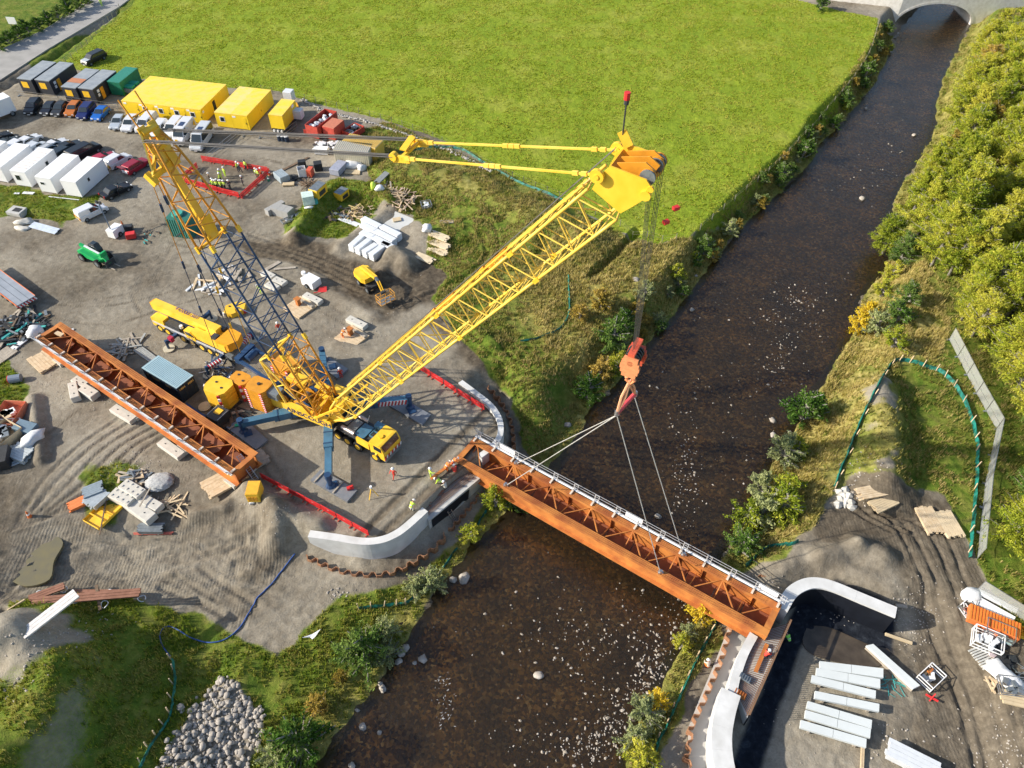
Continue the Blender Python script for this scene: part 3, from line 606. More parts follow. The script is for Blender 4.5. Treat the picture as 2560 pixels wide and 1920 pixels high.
# superstructure
mb=MB()
for t in(-1.4,1.4): mb.beam(C(-9.5,t,2.5),C(1.2,t,2.5),.35,1.3)
mb.beam(C(-9,0,2.0),C(1,0,2.0),2.6,.25); mb.beam(C(-4.6,0,2.6),C(-4.3,0,2.6),2.8,1.0); mb.beam(C(-1.2,0,2.6),C(-.9,0,2.6),2.8,1.0)
part('slewing_frame',mb,YEL,CR,loc=OFF)
mb=MB(); mb.beam(C(-4.4,-1.66,2.65),C(1.5,-1.66,2.65),.06,1.35); mb.beam(C(-4.4,-1.45,3.35),C(1.0,-1.45,3.35),.5,.1); plate=part('name_plate',mb,YEL,CR,loc=OFF)
def text(s,size,m,parent,loc,xdir,ydir,name='lettering',ext=.01):
    cu=bpy.data.curves.new('t','FONT'); cu.body=s; cu.size=size; cu.extrude=ext; cu.align_x='CENTER'; cu.align_y='CENTER'
    ob=bpy.data.objects.new('t',cu); me=bpy.data.meshes.new_from_object(ob); bpy.data.objects.remove(ob); me.name=name
    me.materials.clear(); me.materials.append(m); o=link(name,me,parent)
    x=Vector(xdir).normalized(); y=Vector(ydir); y=(y-x*y.dot(x)).normalized(); z=x.cross(y)
    o.matrix_local=Matrix.Translation(Vector(loc))@Matrix((x,y,z)).transposed().to_4x4(); return o
o=text('AINSCOUGH',1.05,TXT,CR,C(-1.55,-1.71,2.62)+OFF,D,(0,0,1),'lettering',.02); o.scale=(.98,.9,1)
mb=MB()
for (s,t) in ((-3.2,-.2),(-5.3,.0),(-7,.0)):
    mb.cyl(C(s,t-1.0,3.1),C(s,t+1.0,3.1),.5,14)
part('winch_drum',mb,ROPE,CR,loc=OFF)
mb=MB()
for t in (-1.05,1.05):
    for s in (-3.2,-5.3,-7): mb.cyl(C(s,t-.04,3.1),C(s,t+.04,3.1),.75,14)
part('winch_flange',mb,OCH,CR,loc=OFF)
mb=MB(); mb.box(C(-6.2,-1.2,3.9),(1.6,1.3,.9),AD); part('engine_box',mb,GRY,CR,loc=OFF)
mb=MB(); mb.box(C(-5.2,1.7,3.3),(2.4,1.3,1.5),AD); mb.box(C(-2.2,2.1,2.8),(1.6,.9,1.7),AD); part('machine_house',mb,YEL,CR,loc=OFF)
mb=MB(); mb.box(C(.2,2.35,3.0),(2.0,1.1,1.9),AD); cb=part('operator_cab',mb,YEL,CR,loc=OFF); mb=MB(); mb.box(C(.35,2.35,3.25),(1.9,1.14,1.0),AD); part('window',mb,GLS,cb)
# back-mast (A frame) between body and mast foot
mb=MB()
for t in(-1.5,1.5):
    mb.cyl(C(-4.6,t,3.3),C(-6.4,t,9.2),.13,8); mb.cyl(C(-6.4,t,9.2),C(-1.2,t,3.6),.11,8); mb.cyl(C(-6.4,t,9.2),mf+ma*8.6+N*t-me_*1.1,.1,8)
mb.cyl(C(-6.4,-1.5,9.2),C(-6.4,1.5,9.2),.12,8)
for a,b in (((-5.2,6.3),(-3.9,6.6)),((-4.2,6.4),(-3.0,4.8))): 
    for t in(-1.5,1.5): mb.cyl(C(a[0],t,a[1]*.9),C(b[0],t,b[1]),.07,6)
part('a_frame',mb,YEL2,CR,loc=OFF)
mb=MB(); mb.beam(C(1,-1.2,4),C(4.8,-1.5,9),.22,.22); mb.beam(C(-.5,-1.9,3.2),C(3.0,-1.6,6.3),.2,.2); mb.beam(C(2.0,1.8,4.2),C(5.0,1.6,8),.2,.2); part('back_stop',mb,YEL,CR,loc=OFF)
# superlift frame: two blue beams and a rear cross winch
b1a=G(596,900,3.6); b1b=C(-1.6,-1.2,3.7); b2a=G(630,868,3.6); b2b=C(-2.4,1.3,3.4)
mb=MB(); mb.beam(b1a,b1b,.34,.42); mb.beam(b2a,b2b,.34,.42); mb.beam(b1a+(b1b-b1a)*.55,b2a+(b2b-b2a)*.62,.5,.5); part('superlift_beam',mb,BLU,CR,loc=OFF)
mb=MB(); mb.beam(b1a-(b2a-b1a)*.1,b2a+(b2a-b1a)*.1,.7,.8); mb.cyl(b1a+(b2a-b1a)*.2+D*.9,b1a+(b2a-b1a)*.8+D*.9,.5,12); part('superlift_winch',mb,BLU,CR,loc=OFF)
mb=MB()
for k in range(7): mb.cyl(b1a+(b2a-b1a)*(.25+.08*k)+D*.9,C(-5.5,-.8+k*.25,3.3),.02,4)
part('winch_ropes',mb,ROPE,CR,loc=OFF)
# main counterweights
STRM=M('hazard_chevrons',(.75,.72,.7),.5,0,0,3,col2=(.55,.03,.04),thr=(.49,.51))
def stack(parent,base,z0,n,h,poly,rz,m=OCH,nm='counterweight_slab',local=False):
    R=Matrix.Rotation(rz,3,'Z')
    for k in range(n):
        jx=random.uniform(-.02,.02); mb=MB(); mb.mat(m)
        mb.prism([( (R@Vector((x,y,0))).x+base.x+jx,(R@Vector((x,y,0))).y+base.y+jx) for x,y in poly],z0+k*h,z0+(k+1)*h-.05)
        mb.mat(STRM) if parent is None else None
        part(nm,mb,None,parent,loc=OFF if not local else None)
oct_=[(-1.3,-.5),(-1.0,-1.15),(1.0,-1.15),(1.3,-.6),(1.3,.75),(.9,1.0),(-.9,1.0),(-1.3,.7)]
for (px,py,zz) in ((647,960,4.6),(712,905,4.2)):
    c=G(px,py,zz); hub=MB(); hub.cyl((c.x,c.y,zz-3.3),(c.x,c.y,zz+.12),.2,8); P_=part('counterweight_stack',hub,GRYD,CR,loc=OFF)
    R=Matrix.Rotation(AD,3,'Z')
    for k in range(9):
        mb=MB(); mb.prism([((R@Vector((x,y,0))).x+c.x,(R@Vector((x,y,0))).y+c.y) for x,y in oct_],zz-3.3+k*.37,zz-3.3+(k+1)*.37-.045); part('counterweight_slab',mb,OCH,P_)
    mb=MB()
    for k in range(9):
        for (x,y) in ((-1.02,-1.17),(1.02,-1.17)):
            v=R@Vector((x,y,0)); z_=zz-3.3+k*.37
            mb.mat(WHI).beam((c.x+v.x,c.y+v.y,z_+.02),(c.x+v.x,c.y+v.y,z_+.17),.3,.06,N); mb.mat(RED).beam((c.x+v.x,c.y+v.y,z_+.17),(c.x+v.x,c.y+v.y,z_+.32),.3,.06,N)
    tag(part('warning_strip',mb,None,P_),kind='stuff')
# outriggers
CEN=C(-.9,.55,0)
hazw=M('hazard_red',(.5,.03,.04),.5)
def outrigger(tip,base,lab=None,stripes=True,big=1.):
    tip=Vector(tip);base=Vector(base); z=1.75; p=Vector((base.x,base.y,z)); q=Vector((tip.x,tip.y,z-.1)); dd=(q-p).normalized(); L=(q-p).length
    mb=MB(); mb.beam(p,p+dd*L*.55,.95*big,.95); P_=part('outrigger_beam',mb,LBL,CR,lab,loc=OFF)
    mb=MB(); mb.beam(p+dd*L*.5,q-dd*.1,.72*big,.74); part('outrigger_extension',mb,LBL,P_)
    mb=MB()
    for f in (.12,.3,.48): mb.beam(p+dd*L*f,p+dd*(L*f+.12),1.02*big,1.02)
    part('reinforcing_band',mb,BLU,P_)
    if stripes:
        mb=MB(); sd=Vector((-dd.y,dd.x,0)); k=0; s0=L*.45
        while s0<L-.3:
            for s_ in(-1,1):
                c=p+dd*s0+sd*(.40*big*s_); mb.mat(WHI if k%2 else hazw).beam(c+Vector((0,0,-.33)),c+dd*.18+Vector((0,0,.33)),.17,.05,sd)
            s0+=.19;k+=1
        part('hazard_stripes',mb,None,P_)
    mb=MB(); mb.cyl((q.x,q.y,1.9),(q.x,q.y,.5),.3,12); mb.cyl((q.x,q.y,2.35),(q.x,q.y,1.7),.36,12); mb.cyl((q.x,q.y,.75),(q.x,q.y,.35),.22,10,.55); part('jack',mb,BLU,CR,loc=OFF)
    return q
for (px,py),off,stp in (((606,1068),(-1.6,-.3),False),((824,1205),(.7,-.6),False),((1024,1008),(.9,1.3),True),((808,890),(-1,1.6),False)):
    t=G(px,py,1); b=CEN+D*off[0]+N*off[1]; outrigger(t,b,None,stp)
# carrier
CA=rad(-33.5); cd=Vector((math.cos(CA),math.sin(CA),0)); cn=Vector((-cd.y,cd.x,0)); CO=CEN+Vector((0,0,0))
def K_(s,t,z): return CO+cd*s+cn*t+Vector((0,0,z))
mb=MB(); mb.beam(K_(-9,0,1.35),K_(8.9,0,1.35),1.5,.5); mb.beam(K_(-2,0,1.5),K_(2,0,1.5),2.9,.9); part('carrier_chassis',mb,GRYD,CR,loc=OFF)
def wheel(nm,c,ax,r,w,parent,rimm,off=None):
    c=Vector(c);ax=Vector(ax).normalized(); mb=MB(); mb.cyl(c-ax*w/2,c+ax*w/2,r,18); mb.cyl(c-ax*w*.36,c+ax*w*.36,r*1.0,18); W_=part(nm,mb,BLK,parent,loc=off)
    mb=MB(); mb.cyl(c-ax*(w/2+.02),c+ax*(w/2+.02),r*.55,12); part('rim',mb,rimm,W_); return W_
for s in (8.2,5.7,4.2,2.8,-3.4,-4.9,-6.4,-7.9):
    for t in(-1.28,1.28): wheel('wheel',K_(s,t,.68),cn,.68,.5,CR,YEL,OFF)
mb=MB(); mb.beam(K_(2.6,0,1.75),K_(7,0,1.75),2.7,.12); part('carrier_deck',mb,GRYD,CR,loc=OFF)
for s,t,L,w in ((3.0,.2,1.0,1.2),(4.2,.1,1.1,1.5),(5.6,.0,1.3,1.8)):
    mb=MB(); mb.box(K_(s,t,1.9),(L,w,.12),CA); part('deck_plate',mb,LBL if s>5 else GRY,CR,loc=OFF)
mb=MB(); mb.cyl(K_(3.2,-.95,2.0),K_(5.0,-.95,2.0),.24,10); mb.cyl(K_(3.2,1.2,2.1),K_(5.2,1.2,2.1),.2,10); part('air_tank',mb,M('bare_alloy',(.5,.44,.42),.4,.6),CR,loc=OFF)
mb=MB()
for (a,b) in (((6.6,-.3),(6.6,1.2)),((7.5,-.3),(7.5,1.2)),((6.6,-.3),(7.5,-.3)),((6.6,.45),(7.5,.45))): mb.beam(K_(a[0],a[1],2.1),K_(b[0],b[1],2.1),.12,.16)
mb.box(K_(6.9,1.25,2.2),(1.2,.7,.6),CA); part('engine_bay',mb,LBL,CR,loc=OFF)
mb=MB(); mb.beam(K_(5.2,.9,1.9),K_(5.5,1.3,3.2),.07,.07); part('exhaust_pipe',mb,GRY,CR,loc=OFF)
mb=MB(); mb.mat(YEL); mb.prof([(7.6,1.1),(7.6,2.9),(8.9,2.95),(9.15,2.9),(9.5,2.1),(9.55,.8),(8.6,.8)],-1.4,1.4,Matrix.Rotation(CA,3,'Z'),CO); cab=part('carrier_cab',mb,None,CR,loc=OFF)
mb=MB(); mb.add([K_(9.22,-1.2,2.8),K_(9.22,1.2,2.8),K_(9.54,1.2,2.1),K_(9.54,-1.2,2.1)],[(0,1,2,3)]); mb.add([K_(9.2,-1.25,2.84),K_(9.2,1.25,2.84),K_(9.5,1.25,2.06),K_(9.5,-1.25,2.06)],[(3,2,1,0)]); part('windscreen',mb,GLS,cab)
for t in(-1.43,1.43):
    mb=MB(); mb.beam(K_(8.2,t,2.35),K_(9.2,t,2.35),.04,.65); part('side_window',mb,GLS,cab)
mb=MB(); mb.beam(K_(5.7,-1.35,1.9),K_(7.5,-1.35,1.9),.25,.9); part('side_panel',mb,YEL,CR,loc=OFF)
mb=MB()
for k in range(10): mb.mat(WHI if k%2 else hazw).beam(K_(9.6,-1.35+k*.28,.95),K_(9.6,-1.2+k*.28,1.45),.06,.16)
part('bumper_stripes',mb,None,cab)
mb=MB(); mb.box(K_(9.5,0,.85),(.3,2.7,.5),CA); part('bumper',mb,GRY,cab)
mb=MB(); mb.beam(K_(8.6,-1.25,1.02),K_(8.4,-1.46,1.4),.3,.3); mb.cyl(K_(8.3,-.2,2.93),K_(8.3,-.2,3.08),.28,12); part('roof_hatch',mb,YEL,cab)
# ---- hook block, slings
HB=C(32.3,0,26.2); hbx=G(1583,905,26.2); HB=Vector((hbx.x,hbx.y,26.2))
HBT=thing('hook_block','heavy red and orange hook block hanging above the river on the crane ropes','hook block',tuple(HB)); 
HRED=M('hook_red',(.6,.1,.05),.5,0,.15,4); HOR=M('hook_orange',(.75,.28,.12),.5,0,.1,3)
for t in(-.75,.75):
    mb=MB(); 
    for k in range(5): mb.box((0,t,.9-.38*k),(1.5-.14*abs(k-2)**1.5,.3,.36)); 
    part('cheek_weight',mb,HOR if t<0 else HRED,HBT,rz=AD)
mb=MB(); mb.box((0,0,1.5),(.5,1.9,.3)); mb.box((0,0,-.9),(.6,1.2,.4)); mb.cyl((0,-.9,.6),(0,.9,.6),.25,10); part('block_frame',mb,HRED,HBT,rz=AD)
for t in (-.45,-.15,.15,.45): mb=MB(); mb.cyl((0,t-.06,.7),(0,t+.06,.7),.62,14); part('sheave',mb,GRYD,HBT,rz=AD)
mb=MB(); tube(mb,[(0,0,-1.0),(0,0,-1.5),(.35,0,-1.9),(.1,0,-2.3),(-.35,0,-2.0)],.14,8); tube(mb,[(0,0,-1.5),(-.35,0,-1.8),(-.1,0,-2.25)],.12,8); part('hook',mb,HOR,HBT,rz=AD)
mb=MB()
hs=hp(1.6,-1.2,0)
for k in range(4): mb.cyl(hp(.5,-1.3,-1.4+.3*k),HB+N*(-.6+.2*k)+Vector((0,0,1.2)),.022,4); mb.cyl(hp(1.3,-.9,-.2+.4*k),HB+N*(-.3+.24*k)+Vector((0,0,1.2)),.022,4)
part('fall_ropes',mb,ROPE,CR,'hoist ropes running down from the boom head to the hook block',loc=OFF)
for (px,py,z) in ((1690,520,38.5),(1665,555,36.5)):
    c=G(px,py,z); mb=MB(); mb.box((0,0,0),(.42,.3,.24),.5); o=single('rope_flag',mb,RED,'red flag weight on the hoist ropes, '+('upper one near the boom head' if px>1680 else 'lower one of the two'),'flag',tuple(c))
SB=thing('spreader_beam','short pink-red tubular spreader bar below the hook block','spreader beam',(0,0,0))
s1=G(1543,1032,20.3); s2=G(1587,985,20.6)
mb=MB(); mb.cyl(s1,s2,.2,10); part('bar',mb,M('spreader_red',(.55,.07,.08),.5,0,.1,3),SB)
for e in(s1,s2): mb=MB(); mb.box(e,(.35,.25,.6),.5); part('end_lug',mb,CHR,SB)
def sling(p,q,r,m,lab,nm='lifting_sling',cat='sling',n=1):
    mb=MB(); p=Vector(p);q=Vector(q)
    for k in range(n): o=Vector(((k-(n-1)/2)*.3,0,0)); mb.cyl(p,(p+q)/2+o,r,6); mb.cyl((p+q)/2+o,q,r,6)
    return single(nm,mb,m,lab,cat)
SLO=M('sling_orange',(.72,.36,.2),.7,0,.1,3)
sling(HB+Vector((0,0,-2)),s1,.12,SLO,'thick pale orange sling from hook block to lower left end of spreader bar',n=2)
sling(HB+Vector((0,0,-2)),s2,.1,SLO,'thick pale orange sling from hook block to upper right end of spreader bar',n=2)
# ---------------------------------------------------------------- bridge beams
def girder(name,label,P0,P1,Q0,ztop,depth,full):
    """P0->P1: one long edge (world, at top), Q0: other edge start"""
    P0=Vector((P0[0],P0[1],0));P1=Vector((P1[0],P1[1],0)); x=(P1-P0).normalized(); L=(P1-P0).length; az=math.atan2(x.y,x.x); yv=Vector((-x.y,x.x,0)); 
    W=(Vector((Q0[0],Q0[1],0))-P0).dot(yv); 
    T=thing(name,label,'bridge beam',(P0.x,P0.y,ztop-depth),az); H=depth
    return T,L,W
def build_girder(T,L,W,H,side):
    sg=1 if W>0 else -1; A=abs(W)
    for k,y in enumerate((.35,A-.35)):
        mb=MB(); mb.box((L/2,sg*y,H-.03),(L,.8,.06)); mb.box((L/2,sg*y,.04),(L,.75,.08)); mb.box((L/2,sg*y,H/2),(L,.03,H-.14)); f=part('plate_girder',mb,RUST,T)
        mb=MB()
        for i in range(1,14): mb.box((L*i/14,sg*(y+(.16 if k==0 else -.16)),H/2),(.03,.28,H-.16))
        part('web_stiffener',mb,RUST,f)
        mb=MB()
        for i in range(int(L/.22)):
            for q in(-.2,0,.2): mb.box((.6+i*.21,sg*(y+q),H+.05),(.035,.035,.1)) if .6+i*.21<L-.4 else None
        sdt=part('shear_studs',mb,RUSTD,f); tag(sdt,kind='stuff')
    for x in(.3,L-.3): mb=MB(); mb.box((x,sg*A/2,H-.1),(.6,A-1.3,.08)); mb.box((x,sg*A/2,H/2),(.05,A-1.0,H-.3)); part('end_diaphragm',mb,RUST,T)
    nb=7
    for i in range(nb):
        x0=.8+(L-1.6)*i/nb; x1=.8+(L-1.6)*(i+1)/nb; xm=(x0+x1)/2
        for p,q in (((x0,.5,H-.25),(xm,A-.5,H-.3)),((xm,A-.5,H-.3),(x1,.5,H-.25)),((xm,.5,.35),(xm,A-.5,H-.35)),((x0+.05,.5,H-.2),(x0+.05,A-.5,.4))):
            mb=MB(); mb.beam((p[0],sg*p[1],p[2]),(q[0],sg*q[1],q[2]),.1,.13); part('cross_brace',mb,RUST,T)
    for i in range(12):
        mb=MB(); x=L*(i+.5)/12; mb.box((x,sg*A/2,.14+.02*(i%2)),(L/12-.1,A-1.15,.05)); part('bottom_panel',mb,RUSTD,T)
GALV=M('galvanised_rail',(.55,.56,.57),.45,.4,.1,3)
# beam over the river
a=G(1185,1094,.6); b=G(1962,1511,.6); e=G(1146,1150,.6); e2=G(1933,1601,.6)
mid=((b-a).normalized()+(e2-e).normalized()).normalized(); L2=35.6
T2=thing('bridge_beam','rust orange twin plate girder bridge beam hanging over the river','bridge beam',(a.x,a.y,-1.35),math.atan2(mid.y,mid.x)); W2=-3.7
build_girder(T2,35.6,W2,1.95,1)
def edge_protection(T,L,y,H,out,tilt,lab):
    mb=MB(); mb.box((L/2,y+out*.12,H+.02),(L,.2,.06)); part('kick_board',mb,WHI,T)
    for i in range(15):
        x=.3+(L-.6)*i/14; mb=MB(); mb.beam((x,y,H),(x,y+out*tilt,H+1.15*(1-tilt*.5)),.07,.07); mb.beam((x+.45,y,H),(x+.45,y+out*tilt,H+1.15*(1-tilt*.5)),.05,.05)
        for f in (.45,.95): mb.beam((x,y+out*tilt*f,H+1.1*f*(1-tilt*.5)),(x+.45,y+out*tilt*f,H+1.1*f*(1-tilt*.5)),.05,.05)
        part('guard_post',mb,GALV,T)
        mb=MB(); mb.box((x,y-out*.35,H+.1),(.2,.55,.16)); part('post_clamp',mb,M('pale_bracket',(.62,.52,.42),.7),T)
    for f in (.35,.7,1.0):
        mb=MB(); mb.beam((0,y+out*tilt*f,H+1.15*f*(1-tilt*.5)),(L,y+out*tilt*f,H+1.15*f*(1-tilt*.5)),.04,.04); part('guard_rail',mb,GALV,T)
edge_protection(T2,35.6,.15,1.95,1,.25,'')
for x in (4.3,19.8,34.0): 
    mb=MB(); mb.box((x,.32,2.55),(1.9,.05,.75)); part('white_sheet',mb,WHI,T2)
mb=MB(); mb.box((.9,-.6,.35),(.6,.35,.25),.4); part('blue_cloth',mb,M('pale_blue_cloth',(.3,.4,.55),.8),T2)
# hanging arm plate at the near end
mb=MB(); mb.beam((.1,-3.7,1.8),(-.6,-7.0,1.7),.32,.12); part('loose_flange_plate',mb,RUST,T2)
# slings from the spreader bar to the beam
lp=[(5.9,-.35),(6.6,-3.35),(25.7,-.35),(24.7,-3.35)]
lp=[T2.matrix_basis@Vector((x,y,1.95)) for x,y in lp]
for p,z,q,lab in ((s1,0,lp[0],'steel sling to the upper flange, upper left pair'),(s1,0,lp[1],'steel sling reaching the lower flange, left end'),(s1,0,lp[3],'steel sling reaching the lower flange, right end'),(s2,0,lp[2],'steel sling from spreader bar right end to upper flange near right bank')):
    sling(p+Vector((0,0,-.3)),q,.045,M('steel_sling',(.55,.55,.53),.5,.4),lab)
for q in lp:
    mb=MB(); mb.cyl((0,0,.0),(0,0,.45),.16,8); mb.box((0,0,.1),(.5,.3,.2)); single('lifting_shackle',mb,CHR,'steel lifting shackle on the hanging beam where a sling meets the flange','shackle',tuple(q),0,'lifting shackles on the hanging beam')
# beam on the ground
a=G(85,845,3.1); b=G(565,1178,3.1); x=(b-a).normalized(); az=math.atan2(x.y,x.x); c=G(130,808,3.1)
T1=thing('bridge_beam','rust orange twin plate girder bridge beam propped on concrete blocks in the yard','bridge beam',(a.x,a.y,1.15),az)
build_girder(T1,35.4,3.5,1.95,1)
edge_protection(T1,35.4,.1,1.95,-1,.55,'')
for i in range(9):
    mb=MB(); xx=2.2+i*3.9; mb.prism([(xx-1.4,2.7),(xx+1.2,2.7),(xx+1.6,1.7),(xx+1.2,1.0),(xx-1.2,1.0)],.75+.03*i,.8+.03*i); part('formwork_panel',mb,RUSTD,T1)
mb=MB(); mb.box((1.4,2.3,1.6),(1.2,.5,.2),.15); part('timber_packer',mb,WOOD,T1)
# ---------------------------------------------------------------- road
ROADM=M('asphalt',(.27,.265,.25),.9,0,.12,.4,bump=.1,col2=(.36,.35,.335)); KERB=M('kerb',(.35,.34,.31),.9,0,.1,2)
def strip(L,R,z0,m,name,kind='structure',h=.03):
    mb=MB(); n=len(L); vs=[]
    for a,b in zip(L,R): vs+=[(a[0],a[1],z0+h),(b[0],b[1],z0+h),(a[0],a[1],z0-.5),(b[0],b[1],z0-.5)]
    fs=[]
    for i in range(n-1): k=4*i; fs+=[(k,k+4,k+5,k+1),(k,k+2,k+6,k+4),(k+1,k+5,k+7,k+3)]
    mb.add(vs,fs); return tag(part(name,mb,m,None),kind=kind)
rl=PX([(-160,198),(0,128),(110,78),(245,-8),(300,-60)]); rr=PX([(-160,275),(0,203),(120,125),(300,18),(400,-60)])
strip(rl,rr,.12,ROADM,'road')
kl=[(a[0]+.25,a[1]-.35) for a in rl]
for side,e in (('road_edge',rl),('road_edge',rr)):
    e2=[(a[0]+.12,a[1]-.2) for a in e]; mb=MB()
    for i in range(len(e)-1): mb.beam((*e[i],.14),(*e[i+1],.14),.18,.22)
    tag(part('kerb_line',mb,KERB,None),kind='structure')
# upper right stone wing wall and arch bridge
STN=M('pale_masonry',(.60,.57,.52),.9,0,.12,1.5,bump=.5,col2=(.76,.74,.70),bscale=9)
B=thing('stone_bridge','pale stone arch bridge over the river at the top right corner','bridge',tuple(G(2330,40,0)))
bo=-B.location
def W3(p,z): v=G(p[0],p[1],z); return v
# face plane: from left (1870,-?) to right ; built in a vertical plane through the arch feet
fa=G(2236,62,WZ); fb=G(2424,62,WZ); fx=(fb-fa).normalized(); span=(fb-fa).length; fn=Vector((-fx.y,fx.x,0))
rise=4.3; top=5.9
mb=MB(); arc=[]; nA=24
for i in range(nA+1):
    t=math.pi*(1-i/nA); arc.append((span/2+span/2*math.cos(t),.2+rise*math.sin(t)))
tp=lambda x:(top+WZ)-.0
Wd=9.0
front=[];back=[]
for x,z in arc: front.append(fa+fx*x+Vector((0,0,z)))
vs=[];fs=[]
for i,(x,z) in enumerate(arc):
    for dd in(0,Wd):
        vs.append(fa+fx*x+fn*dd+Vector((0,0,z))); vs.append(fa+fx*x+fn*dd+Vector((0,0,top)))
for i in range(nA):
    k=4*i; fs+=[(k,k+4,k+5,k+1),(k+2,k+3,k+7,k+6),(k,k+2,k+6,k+4),(k+1,k+5,k+7,k+3)]
mb.add(vs,fs); part('arch_barrel',mb,STN,B,loc=bo)
wl=G(1840,-25,0); wl=Vector((wl.x,wl.y,WZ)); dw=(wl-fa).normalized(); mb=MB(); mb.box(fa+dw*24.5+Vector((-dw.y,dw.x,0))*-(Wd/2)+Vector((0,0,top/2-1.2)),(49,Wd,top+2.4),math.atan2(dw.y,dw.x)); part('approach_wall',mb,STN,B,loc=bo)
mb=MB(); mb.box(fb+fx*20+fn*(Wd/2)+Vector((0,0,top/2-1.2)),(40,Wd,top+2.4),math.atan2(fx.y,fx.x)); part('approach_wall',mb,STN,B,loc=bo)
for i in range(nA):
    mb=MB(); a,b=arc[i],arc[i+1]; c=Vector((span/2,0,.2)); pa=Vector((a[0],0,a[1]));pb=Vector((b[0],0,b[1])); oa=pa+(pa-c).normalized()*.55; ob=pb+(pb-c).normalized()*.55
    g=.02; q=[pa.lerp(pb,g),pb.lerp(pa,g),ob.lerp(oa,g),oa.lerp(ob,g)]
    f=[fa+fx*v.x+Vector((0,0,v.z))-fn*.06 for v in q]; bk=[v+fn*.3 for v in f]
    mb.add(f+bk,[(0,1,2,3),(7,6,5,4),(0,4,5,1),(1,5,6,2),(2,6,7,3),(3,7,4,0)]); part('voussoir_stone',mb,STN,B,loc=bo)
# ---------------------------------------------------------------- abutment walls
def wall_thing(name,label,pts,zt,zb,th,m=CONW,side=1,jn=None,cat='wall'):
    P=[G(a,b,zt[i] if isinstance(zt,list) else zt) for i,(a,b) in enumerate(pts)]
    Pp=smoothline([(p.x,p.y,0) for p in P],5); n=len(Pp)
    zts=[zt]*n if not isinstance(zt,list) else list(np.interp(np.linspace(0,1,n),np.linspace(0,1,len(zt)),zt)); zbs=[zb]*n if not isinstance(zb,list) else list(np.interp(np.linspace(0,1,n),np.linspace(0,1,len(zb)),zb))
    T=thing(name,label,cat,tuple(Pp[n//2]))
    off=-T.location; Q=[]
    for i in range(n):
        t=(Pp[min(i+1,n-1)]-Pp[max(i-1,0)]).normalized(); Q.append(Pp[i]+Vector((-t.y,t.x,0))*th*side)
    k=0; seg=4
    while k<n-1:
        e=min(k+seg,n-1); 
        if n-1-e<2: e=n-1
        mb=MB(); vs=[];fs=[]; m_=e-k
        for i in range(k,e+1):
            g=0
            a,b=Pp[i],Q[i]
            if i==k and k>0: a=a.lerp(Pp[i+1],.012); b=b.lerp(Q[i+1],.012)
            vs+=[(a.x,a.y,zts[i]),(b.x,b.y,zts[i]),(b.x,b.y,zbs[i]),(a.x,a.y,zbs[i])]
        for i in range(m_):
            o=4*i
            for j in range(4): f=(o+j,o+(j+1)%4,o+4+(j+1)%4,o+4+j); fs.append(f if side<0 else f[::-1])
        fs+=[(0,1,2,3)[::(1 if side>0 else -1)],tuple(4*m_+j for j in (3,2,1,0))[::(1 if side>0 else -1)]]
        mb.add(vs,fs); part('wall_panel',mb,m,T,loc=off); k=e
    return T,Pp,Q
wall_thing('wing_wall','long curved pale concrete wing wall below the red barriers on the crane platform',[(776,1325),(840,1334),(906,1344),(950,1341),(985,1327),(1015,1305),(1056,1268)],.35,[-.8,-2.6,-4.3,-4.3,-4.3,-4.3,-4.3],.8,side=-1)
wall_thing('wing_wall','curved pale concrete wing wall behind the upper left end of the hanging beam',[(1195,1135),(1225,1112),(1243,1085),(1242,1050),(1222,1017),(1190,990),(1146,957)],.35,-4.3,.65,side=-1)
wall_thing('wing_wall','curved white topped wing wall on the right bank with its back painted black',[(1940,1512),(1965,1472),(1998,1450),(2035,1443),(2082,1452),(2160,1484),(2243,1518)],.3,-3.4,1.15,side=-1,m=CONW)
wall_thing('wing_wall','broad white concrete wall curving down past the bottom edge on the right bank',[(1852,1740),(1838,1790),(1830,1850),(1838,1920),(1862,1990)],-.2,-3.4,1.7,side=-1,m=CONW)
BPA=M('black_waterproofing',(.008,.01,.016),.5,0,.3,1.5)
# black painted back of the right wing
P=[G(a,b,.25) for a,b in [(1950,1508),(1978,1472),(2010,1458),(2040,1455),(2082,1465),(2160,1498),(2236,1530)]]
# abutment bodies
def slab(name,label,cat,px,ztop,h,m,parent=None,group=None,bev=0):
    P=[G(a,b,ztop) for a,b in px]; c=sum(P,Vector())/len(P)
    mb=MB(); mb.prism([(p.x-c.x,p.y-c.y) for p in P],-h,0)
    o=part(name,mb,m,parent,None,False,(c.x,c.y,ztop)); 
    if cat: tag(o,label,cat,group)
    return o
def abut(label,px,zt,zb):
    P=[G(a,b,zt) for a,b in px]; c=sum(P,Vector())/4; T=thing('bridge_abutment',label,'abutment',(c.x,c.y,0))
    mb=MB(); mb.prism([(p.x-c.x,p.y-c.y) for p in P],zb,zt); part('bearing_shelf',mb,CONC,T); return T,[Vector((p.x-c.x,p.y-c.y,0)) for p in P]
T,P=abut('left bank bridge abutment with rebar covered bearing shelf under the beam end',[(1050,1272),(1072,1302),(1214,1184),(1190,1150)],-.7,-4.3)
REB=M('rusty_rebar',(.2,.1,.05),.8,0,.3,5)
mb=MB()
for i in range(60):
    p=P[0].lerp(P[3],i/60.); mb.beam(p+Vector((.05,.05,-.75)),p+Vector((.05,.05,.35)),.03,.03)
    q=P[1].lerp(P[2],i/60.); mb.beam(p+Vector((0,0,-.62)),p.lerp(q,.75)+Vector((0,0,-.62)),.035,.035)
for f in (.15,.4,.6): mb.beam(P[0].lerp(P[1],f)+Vector((0,0,-.57)),P[3].lerp(P[2],f)+Vector((0,0,-.57)),.03,.03)
tag(part('starter_bars',mb,REB,T),kind='stuff')
